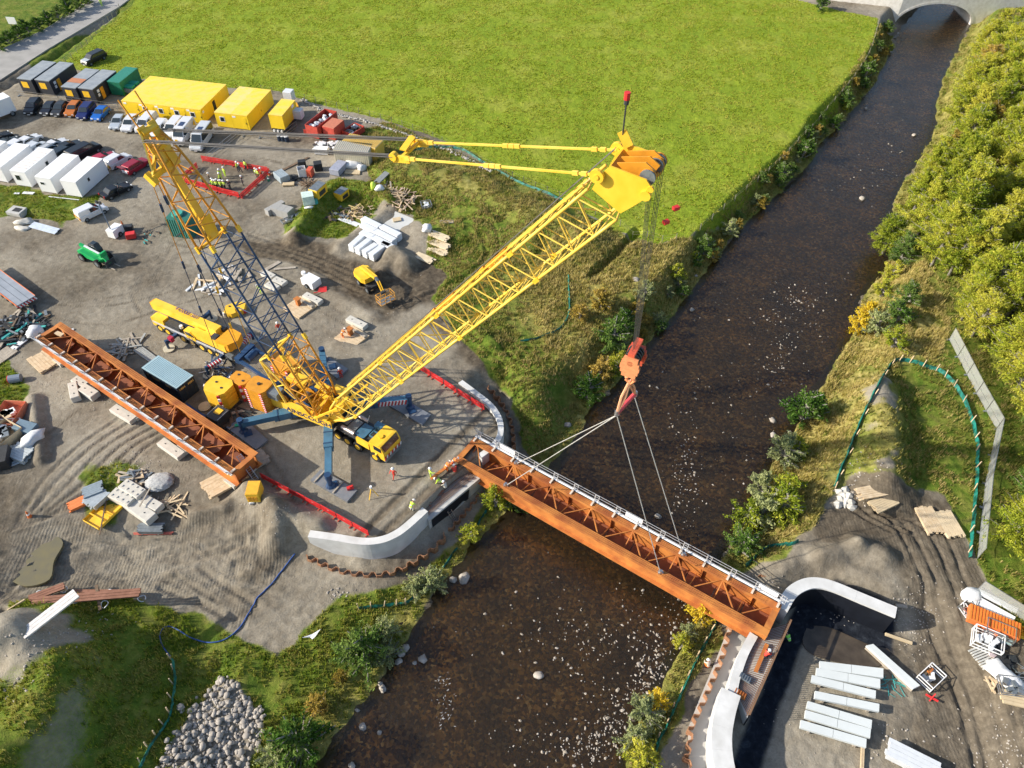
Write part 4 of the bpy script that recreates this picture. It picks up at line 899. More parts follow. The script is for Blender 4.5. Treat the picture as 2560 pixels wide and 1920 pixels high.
a=P[1].lerp(P[2],.04);b=P[1].lerp(P[2],.70); nn=Vector(((b-a).normalized().y,-(b-a).normalized().x,0))*.03
mb=MB(); mb.add([a+nn+Vector((0,0,-.9)),b+nn+Vector((0,0,-1.0)),P[1].lerp(P[2],.66)+nn+Vector((0,0,-2.9)),P[1].lerp(P[2],.58)+nn+Vector((0,0,-2.2)),a+nn+Vector((0,0,-3.0))]+[v+nn*.5 for v in [a+nn+Vector((0,0,-.9)),b+nn+Vector((0,0,-1.0)),P[1].lerp(P[2],.66)+nn+Vector((0,0,-2.9)),P[1].lerp(P[2],.58)+nn+Vector((0,0,-2.2)),a+nn+Vector((0,0,-3.0))]],[(0,1,2,3,4),(9,8,7,6,5)]); part('waterproof_coating',mb,BPA,T)
T,P=abut('right bank bridge abutment with rebar covered bearing shelf under the beam end',[(1872,1588),(1845,1742),(1868,1795),(1972,1560)],-.8,-3.4)
mb=MB()
for i in range(46):
    f=i/46.; p=P[0].lerp(P[1],f); q=P[3].lerp(P[2],f); mb.beam(p+Vector((0,0,-.72)),q+Vector((0,0,-.72)),.04,.035)
    mb.beam(q+Vector((0,0,-.8)),q+Vector((0,0,-.1)),.035,.035); mb.beam(q+Vector((-.15,0,-.8)),q+Vector((-.15,0,-.2)),.035,.035)
tag(part('starter_bars',mb,REB,T),kind='stuff')
mb=MB(); mb.beam(P[3]+Vector((0,0,.05)),P[2]+Vector((0,0,.05)),.16,.14); part('shutter_rail',mb,M('brown_timber',(.2,.11,.06),.8),T)
slab('concrete_apron','','',[(1826,1556),(1875,1588),(1848,1740),(1800,1800),(1760,1930),(1770,2000),(1722,2000),(1722,1880),(1722,1815),(1752,1740),(1790,1650)],-2.82,.2,M('pale_blinding',(.42,.41,.38),.9,0,.1,.6,bump=.1,col2=(.5,.48,.45))); tag(bpy.data.objects['concrete_apron'],kind='structure')
# white front face of the right abutment
wall_thing('front_wall','white concrete front wall of the right abutment facing the river',[(1895,1592),(1870,1640),(1850,1700),(1842,1745)],-.45,-3.4,.8,side=-1,m=CONW)
# sheet piles
def piles(path,zt,dep,label,pitch=.62,amp=.42):
    P=smoothline([G(a,b,zt) for a,b in path],6); Dl=[0]
    for i in range(1,len(P)): Dl.append(Dl[-1]+(P[i]-P[i-1]).length)
    at=lambda s:Vector((np.interp(s,Dl,[p.x for p in P]),np.interp(s,Dl,[p.y for p in P]),0))
    T=thing('sheet_pile_wall',label,'sheet piles',(P[0].x,P[0].y,zt)); o=P[0].copy(); o.z=0
    n=int(Dl[-1]/(pitch*2)); pr=[]
    for i in range(n):
        s=i*pitch*2; a=at(s);b=at(s+pitch*2); t=(b-a).normalized(); nn=Vector((-t.y,t.x,0)); L=(b-a).length
        pts=[a,a+t*L*.12,a+t*L*.32+nn*amp,a+t*L*.68+nn*amp,a+t*L*.88,b]; mb=MB(); zz=random.uniform(-.06,.06)
        for k in range(5): mb.beam(pts[k]-o+Vector((0,0,zz-dep/2)),pts[k+1]-o+Vector((0,0,zz-dep/2)),.06,dep)
        part('sheet_pile',mb,M('sheet_pile_rust',(.22,.10,.05),.8,0,.2,3,col2=(.42,.22,.12)),T)
    return T
piles([(1822,1556),(1802,1635),(1775,1700),(1748,1762),(1722,1812),(1722,1850),(1708,1880),(1722,1930),(1722,1990)],-2.1,2.2,'rusty sheet piles along the concrete path on the lower right bank')
piles([(1110,1330),(1085,1362),(1040,1392),(1000,1415),(960,1428),(920,1430),(870,1425),(825,1412),(790,1395),(758,1385)],-2.3,2.2,'rusty sheet piles curving round the foot of the lower left wing wall')
piles([(1290,1130),(1284,1060),(1262,1010),(1232,972),(1192,940)],-1.6,2.2,'dark sheet piles between the upper wing wall and the river bank')
piles([(2010,1418),(1960,1424),(1930,1420),(1895,1440)],-1.6,1.8,'short run of sheet piles beyond the right abutment wing wall')
piles([(1232,1195),(1195,1235),(1170,1265),(1140,1300),(1115,1328)],-2.6,1.6,'low sheet pile tops beside the shrubs below the beam',.5,.3)
# ---------------------------------------------------------------- puddles
PUD=M('muddy_water',(.19,.165,.085),.12,0,.15,1,spec=.5,col2=(.155,.14,.09)); PUDD=M('ochre_water',(.20,.13,.035),.2,0,.2,1,spec=.5)
def puddle(px,z,m,lab):
    P=[G(a,b,z) for a,b in px]; c=sum(P,Vector())/len(P); P=[c+(p-c)*1.15 for p in P]; P=smoothline(P+[P[0]],4)[:-1]; mb=MB(); mb.prism([(p.x,p.y) for p in P],z-.3,z); o=part('puddle',mb,m,None); tag(o,kind='structure')
def pz(px): v=[GR(a,b).z for a,b in px]; return sorted(v)[len(v)//2]
for px,m in (([(30,1440),(60,1380),(90,1345),(110,1325),(125,1340),(150,1360),(130,1400),(120,1440),(70,1455)],PUD),([(60,1250),(90,1230),(105,1210),(95,1245),(75,1258)],PUD),([(700,1500),(720,1470),(760,1480),(770,1500),(740,1540),(690,1550)],PUDD)):
    puddle(px,pz(px)-.1,m,'')
puddle([(800,1370),(850,1395),(900,1412),(960,1418),(1010,1405),(1060,1380),(1090,1345),(1120,1300),(1100,1300),(1060,1330),(1000,1350),(900,1360)],-3.2,PUDD,'')
puddle([(2030,1570),(2080,1575),(2160,1610),(2210,1625),(2180,1660),(2060,1640),(2020,1610)],-2.93,M('wet_mud',(.07,.055,.04),.25,0,.3,1),'')
# ---------------------------------------------------------------- outrigger mats
MATM=M('steel_mat',(.16,.18,.21),.55,.3,.25,1.5,col2=(.26,.27,.29))
def mat_thing(label,px,planks=2):
    P=[G(a,b,.32) for a,b in px]; c=sum(P,Vector())/4; T=thing('outrigger_mat',label,'mat',(c.x,c.y,0)); Q=[p-c for p in P]
    mb=MB(); mb.prism([(p.x,p.y) for p in Q],.02,.34); part('steel_plate',mb,MATM,T)
    for f in (.12,.62)[:planks]:
        a=Q[0].lerp(Q[3],f);b=Q[1].lerp(Q[2],f); mb=MB(); mb.beam(a*1.02+Vector((0,0,.42)),b*1.02+Vector((0,0,.42)),.16,.12); part('timber_bearer',mb,WOODG,T)
    mb=MB(); mb.box((0,0,.38),(.9,.9,.1),.4); part('load_pad',mb,BLU,T)
mat_thing('steel outrigger mat with timber bearers below the front outrigger',[(776,1200),(802,1173),(893,1225),(868,1254)])
mat_thing('grey steel outrigger mat under the striped right outrigger',[(972,1013),(1012,999),(1077,1036),(1056,1062)],0)
mat_thing('pale steel outrigger mat under the rear outrigger beyond the mast',[(800,912),(815,888),(870,922),(843,946)],1)
mat_thing('dark steel outrigger mat beside the grounded beam',[(565,1068),(607,1043),(670,1100),(640,1124)],1)
c=G(876,1222,.35); mb=MB(); mb.box((0,0,.2),(.7,.35,.3),.4); mb.box((.1,0,.42),(.3,.2,.14),.4); single('tool_case',mb,RED,'red tool case on the front outrigger mat','case',tuple(c))
# ---------------------------------------------------------------- red barriers
mb=MB(); mb.box((0,0,.97),(1.96,.07,.09)); mb.box((0,0,.2),(1.96,.07,.1)); mb.box((0,0,.62),(1.96,.05,.2))
for i in range(13): mb.box((-.93+i*.155,0,.58),(.075,.05,.75))
BAR=thing('barrier','red slatted plastic barrier panel in the row along the lower edge of the crane platform','barrier',(0,0,-50)); part('panel',mb,RED,BAR)
mb=MB(); mb.box((0,0,.72),(.25,.075,.08)); part('reflector',mb,M('reflector_pink',(.6,.2,.2),.5),BAR)
for x in(-.75,.75): mb=MB(); mb.box((x,0,.06),(.14,.6,.1)); part('foot',mb,M('foot_rust',(.35,.07,.04),.7),BAR)
BARU=[0]
def barrier_row(p,q,z,label,group):
    a=G(*p,z);b=G(*q,z); L=(b-a).length; n=max(1,round(L/2.0)); az=math.atan2(b.y-a.y,b.x-a.x)
    for i in range(n):
        c=a.lerp(b,(i+.5)/n); zz=hz(c.x,c.y); loc=(c.x,c.y,zz); rz=az+random.uniform(-.03,.03)
        if not BARU[0]: BAR.location=loc; BAR.rotation_euler[2]=rz; BARU[0]=1; tag(BAR,label,'barrier',group)
        else: dup(BAR,loc,rz,label,group)
barrier_row((654,1196),(924,1340),0,'red slatted plastic barrier panel in the row along the lower edge of the crane platform','barriers along the lower platform edge')
barrier_row((1045,922),(1212,1028),0,'red slatted plastic barrier panel beside the upper right wing wall','barriers beside the upper wing wall')
barrier_row((505,402),(672,432),0,'red slatted plastic barrier panel on the far side of the spectators enclosure','barriers on the far side of the enclosure')
barrier_row((676,434),(604,498),0,'red slatted plastic barrier panel on the right side of the spectators enclosure','barriers on the right of the enclosure')
barrier_row((600,496),(442,452),0,'red slatted plastic barrier panel on the near side of the spectators enclosure','barriers on the near side of the enclosure')
barrier_row((462,448),(494,420),0,'red slatted barrier panel standing at the left entrance of the enclosure','barriers at the enclosure entrance')
# black painted back of the right bank wing wall
wt=[o for o in bpy.data.objects if o.name.startswith('wing_wall') and 'painted black' in o.get('label','')][0]
P=smoothline([G(a,b,.3)*1 for a,b in [(1940,1512),(1965,1472),(1998,1450),(2035,1443),(2082,1452),(2160,1484),(2243,1518)]],5)
for sgn in (-1,):
    mb=MB(); vs=[]
    for i,p in enumerate(P):
        t=(P[min(i+1,len(P)-1)]-P[max(i-1,0)]).normalized(); n_=Vector((-t.y,t.x,0))*(1.15*sgn-.02) 
        q=p+n_-wt.location; vs+=[(q.x,q.y,.12),(q.x,q.y,-3.4)]
    mb.add(vs,[(2*i,2*i+2,2*i+3,2*i+1) for i in range(3,len(P)-1)]); part('waterproof_coating',mb,BPA,wt)
# black coating behind the front wall and bearing shelf
T=[o for o in bpy.data.objects if o.name.startswith('bridge_abutment') and 'right bank' in o.get('label','')][0]
a=G(1974,1559,-.8)-T.location; b=G(1870,1797,-.8)-T.location; mb=MB(); mb.beam((a.x,a.y,-2.1),(b.x,b.y,-2.1),.06,2.5); part('waterproof_coating',mb,BPA,T)
# ---------------------------------------------------------------- cabins and containers
YC=M('cabin_yellow',(.84,.56,.015),.45,0,.05,.5,col2=(.88,.62,.03)); YCR=M('cabin_roof_yellow',(.86,.62,.03),.5,0,.06,.8,col2=(.84,.60,.14))
DKC=M('cabin_charcoal',(.03,.034,.045),.5,0,.2,1); DKR=M('cabin_grey_roof',(.24,.27,.30),.5,0,.15,.8,col2=(.33,.36,.38))
WCB=M('cabin_white',(.78,.79,.80),.5,0,.03,.6); SIGN=M('sign_yellow',(.85,.5,.02),.5); WINF=M('window_frame',(.7,.7,.7),.5)
def cabin(name,label,cat,px,az,L,W,H,wall,roof,z=.12,group=None,win=(),rib=0,seams=0,mir=0):
    """px: ground point of the front left corner (local origin); local x along az = width direction, y back"""
    p=GR(*px); T=thing(name,label,cat,(p.x,p.y,p.z),az,group)
    mb=MB(); mb.box((W/2,L/2,z+H/2),(W,L,H-.1)); part('walls',mb,wall,T)
    mb=MB(); mb.box((W/2,L/2,z+H-.02),(W+.04,L+.04,.12)); rf=part('roof',mb,roof,T)
    n=int(L/.38) if rib else int(L/1.2)
    mb=MB()
    for i in range(n): mb.box((W/2,(i+.5)*L/n,z+H+.05),(W-.2,.09 if rib else .03,.035))
    part('roof_ribs',mb,roof,rf).__setitem__('kind','stuff') if rib else part('roof_ribs',mb,roof,rf)
    for x in(.08,W-.08):
        for y in(.08,L-.08):
            mb=MB(); mb.box((x,y,z+H/2),(.17,.17,H+.02)); part('corner_post',mb,wall,T)
    for wn in win:
        side,u,zz,w_,h_,kind=wn
        def bx(mb,du,dz,dw,dh,th,out):
            if side=='f': mb.box((u+du,-out,zz+dz),(dw,th,dh))
            elif side=='r': mb.box((W+out,u+du,zz+dz),(th,dw,dh))
        mb=MB(); bx(mb,0,0,w_,h_,.06,.0)
        if kind=='win':
            f=part('window_frame',mb,WINF,T); mb=MB(); bx(mb,0,0,w_*.72,h_*.75,.06,.02); part('pane',mb,GLS,f)
        elif kind=='sign': part('shutter_panel',mb,SIGN,T)
        elif kind=='door': part('door',mb,WCB if wall is WCB else wall,T); mb=MB(); bx(mb,w_*.35,0,.08,.3,.06,.05); part('door_handle',mb,GRYD,T)
        elif kind=='dark': part('door_opening',mb,GLS,T)
        elif kind=='paper': part('notice',mb,WHI,T)
        elif kind=='odoor': part('door',mb,M('door_orange',(.8,.36,.02),.5),T)
    return T
# yellow row of five
az1=AZ((315.8,314),(512.6,340)) if 0 else rad(-12.5)
o1=G(320,287,0); 
L1=9.6
for i in range(5):
    p=G(512.6,310.8,0); R=Matrix.Rotation(rad(-12.5),3,'Z'); q=p+R@Vector((-(5-i)*3.03,0,0))
    wn=[('f',1.2,1.6,.95,.95,'win')] if i>0 else []
    wn+=[('f',2.5,1.3,.75,1.9,'door')]
    if i==4: wn+=[('r',4.3,1.2,.9,2.0,'dark'),('r',.6,2.0,.5,.4,'paper')]
    wn.append(('f',.55,2.3,.6,.3,'paper'))
    T=cabin('site_cabin','%s yellow flat roofed site cabin in the row of five'%['leftmost','second from left','middle','second from right','rightmost open doored'][i],'site cabin',(100,100),rad(-12.5),9.6,3.0,2.55,YC,YCR,win=wn,group='row of five yellow cabins'); T.location=(q.x,q.y,0)
for i in range(2):
    p=G(627.2,327.1,0); R=Matrix.Rotation(rad(-12.6),3,'Z'); q=p+R@Vector((-(2-i)*3.04,0,0))
    T=cabin('site_cabin',['yellow site cabin with pale faded roof beside the row of five','bright roofed yellow site cabin beside the pale roofed one'][i],'site cabin',(100,100),rad(-12.6),9.6,3.0,2.6,YC,M('cabin_roof_faded',(.80,.60,.25),.6,0,.1,1,col2=(.82,.62,.08)) if i==0 else YCR,win=[('f',1.2,1.6,.95,.95,'win')] if i==0 else [('f',2.3,1.3,.7,1.9,'door'),('r',4.5,1.3,.8,2.,'door'),('f',.5,2.3,.6,.3,'paper')])
    T.location=(q.x,q.y,0)
    
p=GR(713,328); T=cabin('generator_cabin','small tall yellow cabin on dark skids beside the two yellow cabins','cabin',(100,100),rad(-12),5.6,2.5,2.5,YC,YCR,z=.75,win=[('r',4.2,2.9,.8,.5,'paper')]); T.location=(*(G(680,325,.4).xy),0)
mb=MB(); mb.box((1.25,2.8,.4),(2.4,5.5,.6)); part('skid',mb,GRYD,T)
for x in(.5,1.2,1.9): mb=MB(); mb.cyl((x,-.05,.45),(x,-.3,.45),.2,8); part('hose_outlet',mb,WHI,T)
# dark cabins
for i,(px,rf) in enumerate((((97,262),0),((140,262),1),((211,262),0),((252,258),1))):
    pass
DC=[(60,223,'leftmost charcoal cabin with yellow shutter near the road',1),(104,226,'second charcoal cabin with white notices and yellow shutter',2),(169,244,'third charcoal cabin with a rusty brown patch on its grey roof',1),(211,247,'fourth charcoal cabin with orange door on its right side',2)]
for px,py,lab,k in DC:
    wn=[('f',1.2,1.75,1.3,1.1,'sign')]
    if k==2: wn+=[('r',2.2,1.25,.9,2.,'odoor'),('r',1.2,2.0,.6,.5,'paper'),('r',1.1,1.3,.5,.5,'paper')]
    T=cabin('site_cabin',lab,'site cabin',(px,py+10),rad(-13),7.4,2.9,2.7,DKC,DKR,win=wn,group='charcoal cabins')
    T.location=(*G(px,py+10,0).xy,0)
    if 'patch' in lab: mb=MB(); mb.box((1.45,2.6,2.9),(2.9,1.6,.03)); part('roof_patch',mb,M('rust_patch',(.45,.18,.09),.8),T)
T=cabin('storage_container','dark green shipping container beside the charcoal cabins','container',(100,100),rad(-13),6,2.5,2.5,GRN,M('green_roof',(.03,.22,.16),.5),rib=1); T.location=(*G(281,238,0).xy,0)
mb=MB(); mb.box((1.1,1.5,.6),(2.2,3,.08)); 
for a,b,c_,d_ in ((0,1.5,.05,3),(2.2,1.5,.05,3),(1.1,0,2.2,.05),(1.1,3,2.2,.05)): mb.box((a,b,1.0),(c_,d_,.7))
T=thing('tipper_trailer','grey open trailer loaded with green bins between container and yellow cabins','trailer',tuple(GR(312,238)),rad(-13)); part('trailer_bed',mb,GRY,T)
for i in range(2): mb=MB(); mb.box((1.1,.8+i*1.4,1.2),(1.6,1.1,.8)); part('green_bin',mb,M('bin_green',(.02,.3,.2),.5),T)
# white cabins (front left corners)
for i,(px,py,lab,wn) in enumerate(((168,487,'rightmost white cabin with blank walls nearest the black car',[('r',2.6,1.7,.6,.7,'win')]),(106,478,'second white cabin from the right with a small window in its end',[('f',.9,1.7,.9,.5,'win'),('r',4.2,2.2,.4,.4,'paper')]),(44,462,'white cabin with faint roof boards and dark window in its end wall',[('f',1.0,1.6,1.1,1.1,'win'),('r',4.6,1.6,.8,1.0,'win'),('r',1.5,1.6,.05,1.6,'paper')]),(-16,450,'white cabin second from the left edge of the picture',[]),(-75,440,'white cabin cut off by the left edge of the picture',[]))):
    T=cabin('site_cabin',lab,'site cabin',(px,py+6),rad(-14),7.0,2.75,2.6,WCB,WCB,win=wn,group='white cabins'); T.location=(*G(px,py+2,0).xy,0)
    if i==2:
        for y in (1.0,1.7,2.6,3.3,4.2,5.0,5.6): mb=MB(); mb.box((1.3,y,2.8),(2.2,.14,.05)); part('roof_board',mb,M('faint_boards',(.66,.56,.52),.7),T)
# grey shipping container by the crane
T=thing('shipping_container','dark blue shipping container with pale ribbed roof beside the grounded beam','container',(*G(353.6,919.1,2.59).xy,0),rad(-33.0))
DKB=M('container_blue',(.012,.025,.05),.5,0,.2,1); CRF=M('container_roof',(.33,.47,.52),.5,0,.06,.5)
mb=MB(); mb.box((3.03,1.22,1.3),(6.06,2.44,2.5)); part('walls',mb,DKB,T)
mb=MB(); mb.box((3.03,1.22,2.56),(6.08,2.46,.06)); rf=part('roof',mb,CRF,T)
mb=MB()
for i in range(22): mb.prof([(.2+i*.257,2.59),(.25+i*.257,2.625),(.36+i*.257,2.625),(.41+i*.257,2.59)],.12,2.32)
tag(part('roof_ribs',mb,CRF,rf),kind='stuff')
mb=MB()
for i in range(22): mb.box((.25+i*.26,-.02,1.3),(.12,.05,2.2)); 
tag(part('side_ribs',mb,DKB,T),kind='stuff')
for y in(.62,1.82):
    mb=MB(); mb.box((6.08,y,1.3),(.06,1.12,2.35)); dr=part('door',mb,DKB,T)
    for k in(-.25,.25): mb=MB(); mb.cyl((6.14,y+k,.15),(6.14,y+k,2.45),.025,6); part('locking_bar',mb,GRYD,dr)
    mb=MB(); mb.box((6.12,y,2.1),(.03,.8,.28)); part('sticker',mb,M('sticker_tan',(.45,.3,.1),.6),dr)
for x,w_ in ((.9,.4),(2.4,1.4),(4.4,.9)): mb=MB(); mb.box((x,-.06,2.0),(w_,.02,.35)); part('faded_lettering',mb,M('faded_ochre',(.16,.12,.05),.6),T)
# cream and yellow containers
def ribbed(name,label,pa,pb,pc,H,m,mr):
    a=G(*pa,H);b=G(*pb,H);c=G(*pc,H); x=(b-a).normalized(); az=math.atan2(x.y,x.x); L=(b-a).length; y=Vector((-x.y,x.x,0)); W=(c-a).dot(y)
    T=thing(name,label,'container',(a.x,a.y,0),az)
    mb=MB(); mb.box((L/2,W/2,H/2),(L,abs(W),H-.05)); part('walls',mb,m,T)
    mb=MB(); mb.box((L/2,W/2,H-.02),(L+.04,abs(W)+.04,.05)); rf=part('roof',mb,mr,T); mb=MB()
    n=int(L/.32)
    for i in range(n): mb.box(((i+.5)*L/n,W/2,H+.03),(.14,abs(W)-.1,.07)); mb.box(((i+.5)*L/n,-.03 if W>0 else .03,H/2),(.14,.08,H-.3))
    tag(part('wall_ribs',mb,m,T),kind='stuff'); return T
CRM=M('container_cream',(.58,.53,.40),.6,0,.06,1); YLC=M('container_yellow',(.72,.47,.08),.6,0,.1,1); 
ribbed('storage_container','cream corrugated container nearer the crane with grey ribbed roof',(832,373),(920,381),(850,352),2.6,CRM,M('container_grey_roof',(.36,.37,.38),.6))
ribbed('storage_container','yellow corrugated container behind the cream one',(855,352),(938,371),(871,332),2.6,YLC,M('container_yellow_roof',(.66,.52,.28),.6))
# green slatted tank container under the mast
p=GR(430,590); T=thing('water_tank','green ribbed storage tank partly hidden by the mast','tank',(p.x,p.y,0),rad(-12)); mb=MB(); mb.box((1.6,1.2,1.5),(3.4,2.4,3.0)); part('tank_body',mb,M('tank_green',(.02,.14,.11),.6),T)
for i in range(9): mb=MB(); mb.box((.2+i*.36,-.05,1.5),(.16,.12,2.9)); part('rib',mb,M('rib_green',(.06,.25,.2),.6),T)
mb=MB(); mb.cyl((1.2,1.3,3.0),(1.2,1.3,3.35),.8,16); part('hatch',mb,M('hatch_green',(.05,.33,.27),.5),T)
# ---------------------------------------------------------------- vehicles
TYR=BLK
def vehicle(kind,col,L,W,H,nm,extras=()):
    """x forward, origin at ground centre"""
    T=thing(nm,'','',(0,0,0)); h0=.28
    body=M('car_'+col[0],col[1],.28,.2,.04,1,spec=.6); dark=GLS
    hl=L/2
    if kind=='car':   P=[(-hl,h0),(-hl-.02,.75),(-hl+.12,.98),(hl-1.15,.98),(hl-.25,.84),(hl,.6),(hl-.02,h0)]; cabp=((-hl+.12,.98),(-hl+.42,H-.06),(-hl+.75,H),(hl-2.15,H),(hl-1.2,.98)); ws=(hl-2.15,hl-1.2)
    if kind=='suv':   P=[(-hl,.35),(-hl,.9),(-hl+.08,1.1),(hl-1.1,1.1),(hl-.2,1.0),(hl,.7),(hl,.35)]; cabp=((-hl+.08,1.1),(-hl+.3,H-.08),(-hl+.6,H),(hl-1.95,H),(hl-1.1,1.1)); 
    if kind=='sal':   P=[(-hl,h0),(-hl,.85),(-hl+.7,.98),(hl-1.3,.95),(hl-.25,.8),(hl,.58),(hl,h0)]; cabp=((-hl+.65,.98),(-hl+1.35,H),(-hl+1.7,H),(hl-2.3,H),(hl-1.35,.96))
    if kind=='small_van': P=[(-hl,.3),(-hl,1.0),(-hl+.02,1.1),(hl-1.1,1.1),(hl-.2,.92),(hl,.6),(hl,.3)]; cabp=((-hl,1.1),(-hl+.06,H-.1),(-hl+.2,H),(hl-1.9,H),(hl-1.05,1.1))
    if kind=='van':   P=[(-hl,.35),(-hl,1.2),(-hl,1.3),(hl-.95,1.3),(hl-.15,1.12),(hl,.75),(hl,.35)]; cabp=((-hl,1.3),(-hl+.04,H-.12),(-hl+.2,H),(hl-1.75,H),(hl-.9,1.3))
    mb=MB(); mb.prof(P,-W/2,W/2)
    o=part('body',mb,body,T); bv=o.modifiers.new('b','BEVEL'); bv.width=.09; bv.segments=2; bv.limit_method='ANGLE'
    # cabin with tumblehome
    mb=MB(); n=len(cabp); t=.12; zb=cabp[0][1]; vs=[]
    for s in(-1,1):
        for x,z in cabp: vs.append((x,s*(W/2-.04-t*(z-zb)/(H-zb)),z))
    fs=[tuple(range(n))[::1],tuple(range(n,2*n))[::-1]]+[((i+1)%n,i,i+n,(i+1)%n+n) for i in range(n)]
    mb.add(vs,[f[::-1] for f in fs]); o=part('cabin',mb,body,T); bv=o.modifiers.new('b','BEVEL'); bv.width=.06; bv.segments=2
    # glass
    def glass(nm,pts,off):
        mb=MB(); mb.add([Vector(p)+Vector(off) for p in pts],[tuple(range(len(pts)))]); part(nm,mb,dark,T)
    a,b,c,d,e=cabp; wy=W/2-.16; wt=W/2-.26
    def lerp(p,q,f): return (p[0]+(q[0]-p[0])*f,p[1]+(q[1]-p[1])*f)
    p,q=lerp(e,d,.1),lerp(e,d,.93); glass('windscreen',[(p[0],-wy,p[1]),(p[0],wy,p[1]),(q[0],wt,q[1]),(q[0],-wt,q[1])],(.035,0,.03))
    if kind not in('small_van',) and 'norear' not in extras: p,q=lerp(a,b,.25),lerp(a,b,.9); glass('rear_window',[(p[0],wy,p[1]),(p[0],-wy,p[1]),(q[0],-wt,q[1]),(q[0],wt,q[1])],(-.03,0,.02))
    zt=H-.12; z0=zb+.06
    for s in(-1,1):
        yb=W/2-.04-t*(z0-zb)/(H-zb); yt=W/2-.04-t*(zt-zb)/(H-zb)
        if kind in('small_van','van') and 'crew' not in extras: xr0=xr1=d[0]-.75
        else: xr0=a[0]+.3; xr1=c[0]-.05
        pts=[(xr0,s*yb,z0),(e[0]-.22,s*yb,z0),(d[0]-.02,s*yt,zt),(xr1,s*yt,zt)]
        if s>0: pts=pts[::-1]
        glass('side_window',pts,(0,s*.02,0))
        for x in(-hl*.62,hl*.64):
            r=.34 if kind not in('van',) else .37
            wheel('wheel',(x,s*(W/2-.1),r),(0,1,0),r,.24,T,GRY)
        mb=MB(); mb.box((hl-.06,s*(W/2-.32),.68 if kind!='van' else .85),(.12,.36,.16)); part('headlight',mb,M('lamp_glass',(.75,.78,.8),.2),T)
        mb=MB(); mb.box((-hl+.0,s*(W/2-.16),.85),(.1,.2,.3)); part('tail_light',mb,M('lamp_red',(.45,.02,.02),.3),T)
        mb=MB(); mb.box((hl-1.35,s*(W/2+.06),1.05 if kind!='van' else 1.5),(.15,.2,.14)); part('wing_mirror',mb,body,T)
    mb=MB(); mb.box((hl+.0,0,.42),(.06,W*.7,.18)); part('grille',mb,GRYD,T)
    mb=MB(); mb.box((hl+.03,0,.38),(.03,.5,.11)); part('number_plate',mb,WHI,T)
    if 'chev' in extras:
        mb=MB(); k=0
        for s in(-1,1):
            for i in range(5):
                yy=s*(.12+i*.17); zz=.5
                mb.mat(YCH if i%2 else RCH); mb.add([(-hl-.03,yy,zz+.1+i*.0),(-hl-.03,yy+s*.17,zz-.05),(-hl-.03,yy+s*.17,zz+.55-.05),(-hl-.03,yy,zz+.7)],[(0,1,2,3) if s<0 else (3,2,1,0)])
        part('chevron_panel',mb,None,T)
    if 'solar' in extras: mb=MB(); mb.box((-.2,0,H+.03),(1.3,.8,.04)); part('solar_panel',mb,M('solar_blue',(.03,.05,.12),.3),T)
    if 'rack' in extras:
        for s in(-1,1): mb=MB(); mb.box((-.2,s*.6,H+.06),(1.8,.05,.05)); part('roof_rail',mb,GRY,T)
    return T
YCH=M('chevron_yellow',(.8,.7,.1),.5); RCH=M('chevron_dark',(.35,.12,.03),.5)
DM={'car':(4.1,1.78,1.47),'suv':(4.5,1.86,1.68),'sal':(4.7,1.82,1.42),'small_van':(4.4,1.85,1.84),'van':(5.4,2.0,2.3)}
def V_(kind,colname,col,rear,front,label,cat='car',dims=None,extras=(),nm=None,group=None,dz=.4):
    L,W,H=dims or DM[kind]; T=vehicle(kind,(colname,col),L,W,H,nm or {'car':'hatchback_car','suv':'estate_car','sal':'saloon_car','small_van':'small_van','van':'van'}[kind],extras)
    a=G(*rear,dz);b=G(*front,dz); c=(a+b)/2; T.location=(c.x,c.y,hz(c.x,c.y)); T.rotation_euler[2]=math.atan2(b.y-a.y,b.x-a.x); tag(T,label,cat,group); return T
gA='cars parked in front of the charcoal cabins'; gB='white vehicles parked in front of the yellow cabins'; gC='vehicles parked behind the white cabins'
V_('suv','black',(.012,.014,.018),(99,254),(70,289),'dark suv at the left end of the car row below the charcoal cabins','car',group=gA)
V_('car','navy',(.01,.012,.02),(140,257),(107,291),'small black car with round headlamps, second from left in its row','car',(3.9,1.75,1.42),group=gA)
V_('car','grey',(.03,.032,.034),(166,259),(136,293),'dark grey hatchback parked left of the orange car',group=gA)
V_('suv','orange',(.55,.16,.02),(200,260),(172,294),'orange brown crossover between the grey and the dark blue cars',group=gA,dims=(4.2,1.8,1.6))
V_('suv','deep_blue',(.01,.02,.12),(234,262),(200,303),'dark blue people carrier between the orange and the bright blue cars',group=gA,dims=(4.7,1.85,1.7))
V_('car','bright_blue',(.01,.13,.5),(270,269),(234,306),'bright blue hatchback at the right end of its row',group=gA)
V_('car','silver',(.45,.5,.55),(310,291),(282,328),'silver blue hatchback at the left end of the white vehicle row',group=gB)
V_('suv','white',(.75,.75,.76),(346,290),(309,338),'white estate car beside the silver hatchback',group=gB)
V_('van','white',(.75,.75,.76),(391,292),(347,337),'long white van third in the row, behind the mast tip','van',(5.2,1.95,2.0),group=gB)
V_('small_van','white',(.75,.75,.76),(416,309),(382,348),'small white van with one side window left of the yellow marked van','van',group=gB)
V_('van','white',(.75,.75,.76),(455,305),(418,348),'white van half hidden behind the yellow marked van','van',(5.0,1.95,2.0),group=gB)
T=V_('van','white',(.75,.75,.76),(489,306),(434,375),'tall white van with yellow shapes on its rear side','van',(6.2,2.05,2.5),('solar',),group=gB)
for s,x in ((1,-2.3),(-1,-2.3),(-1,-1.6)): mb=MB(); mb.add([(x-.5,s*1.03,.9),(x+.5,s*1.03,1.6),(x-.3,s*1.0,2.1)],[(0,1,2) if s<0 else (2,1,0)]); part('yellow_marking',mb,SIGN,T)
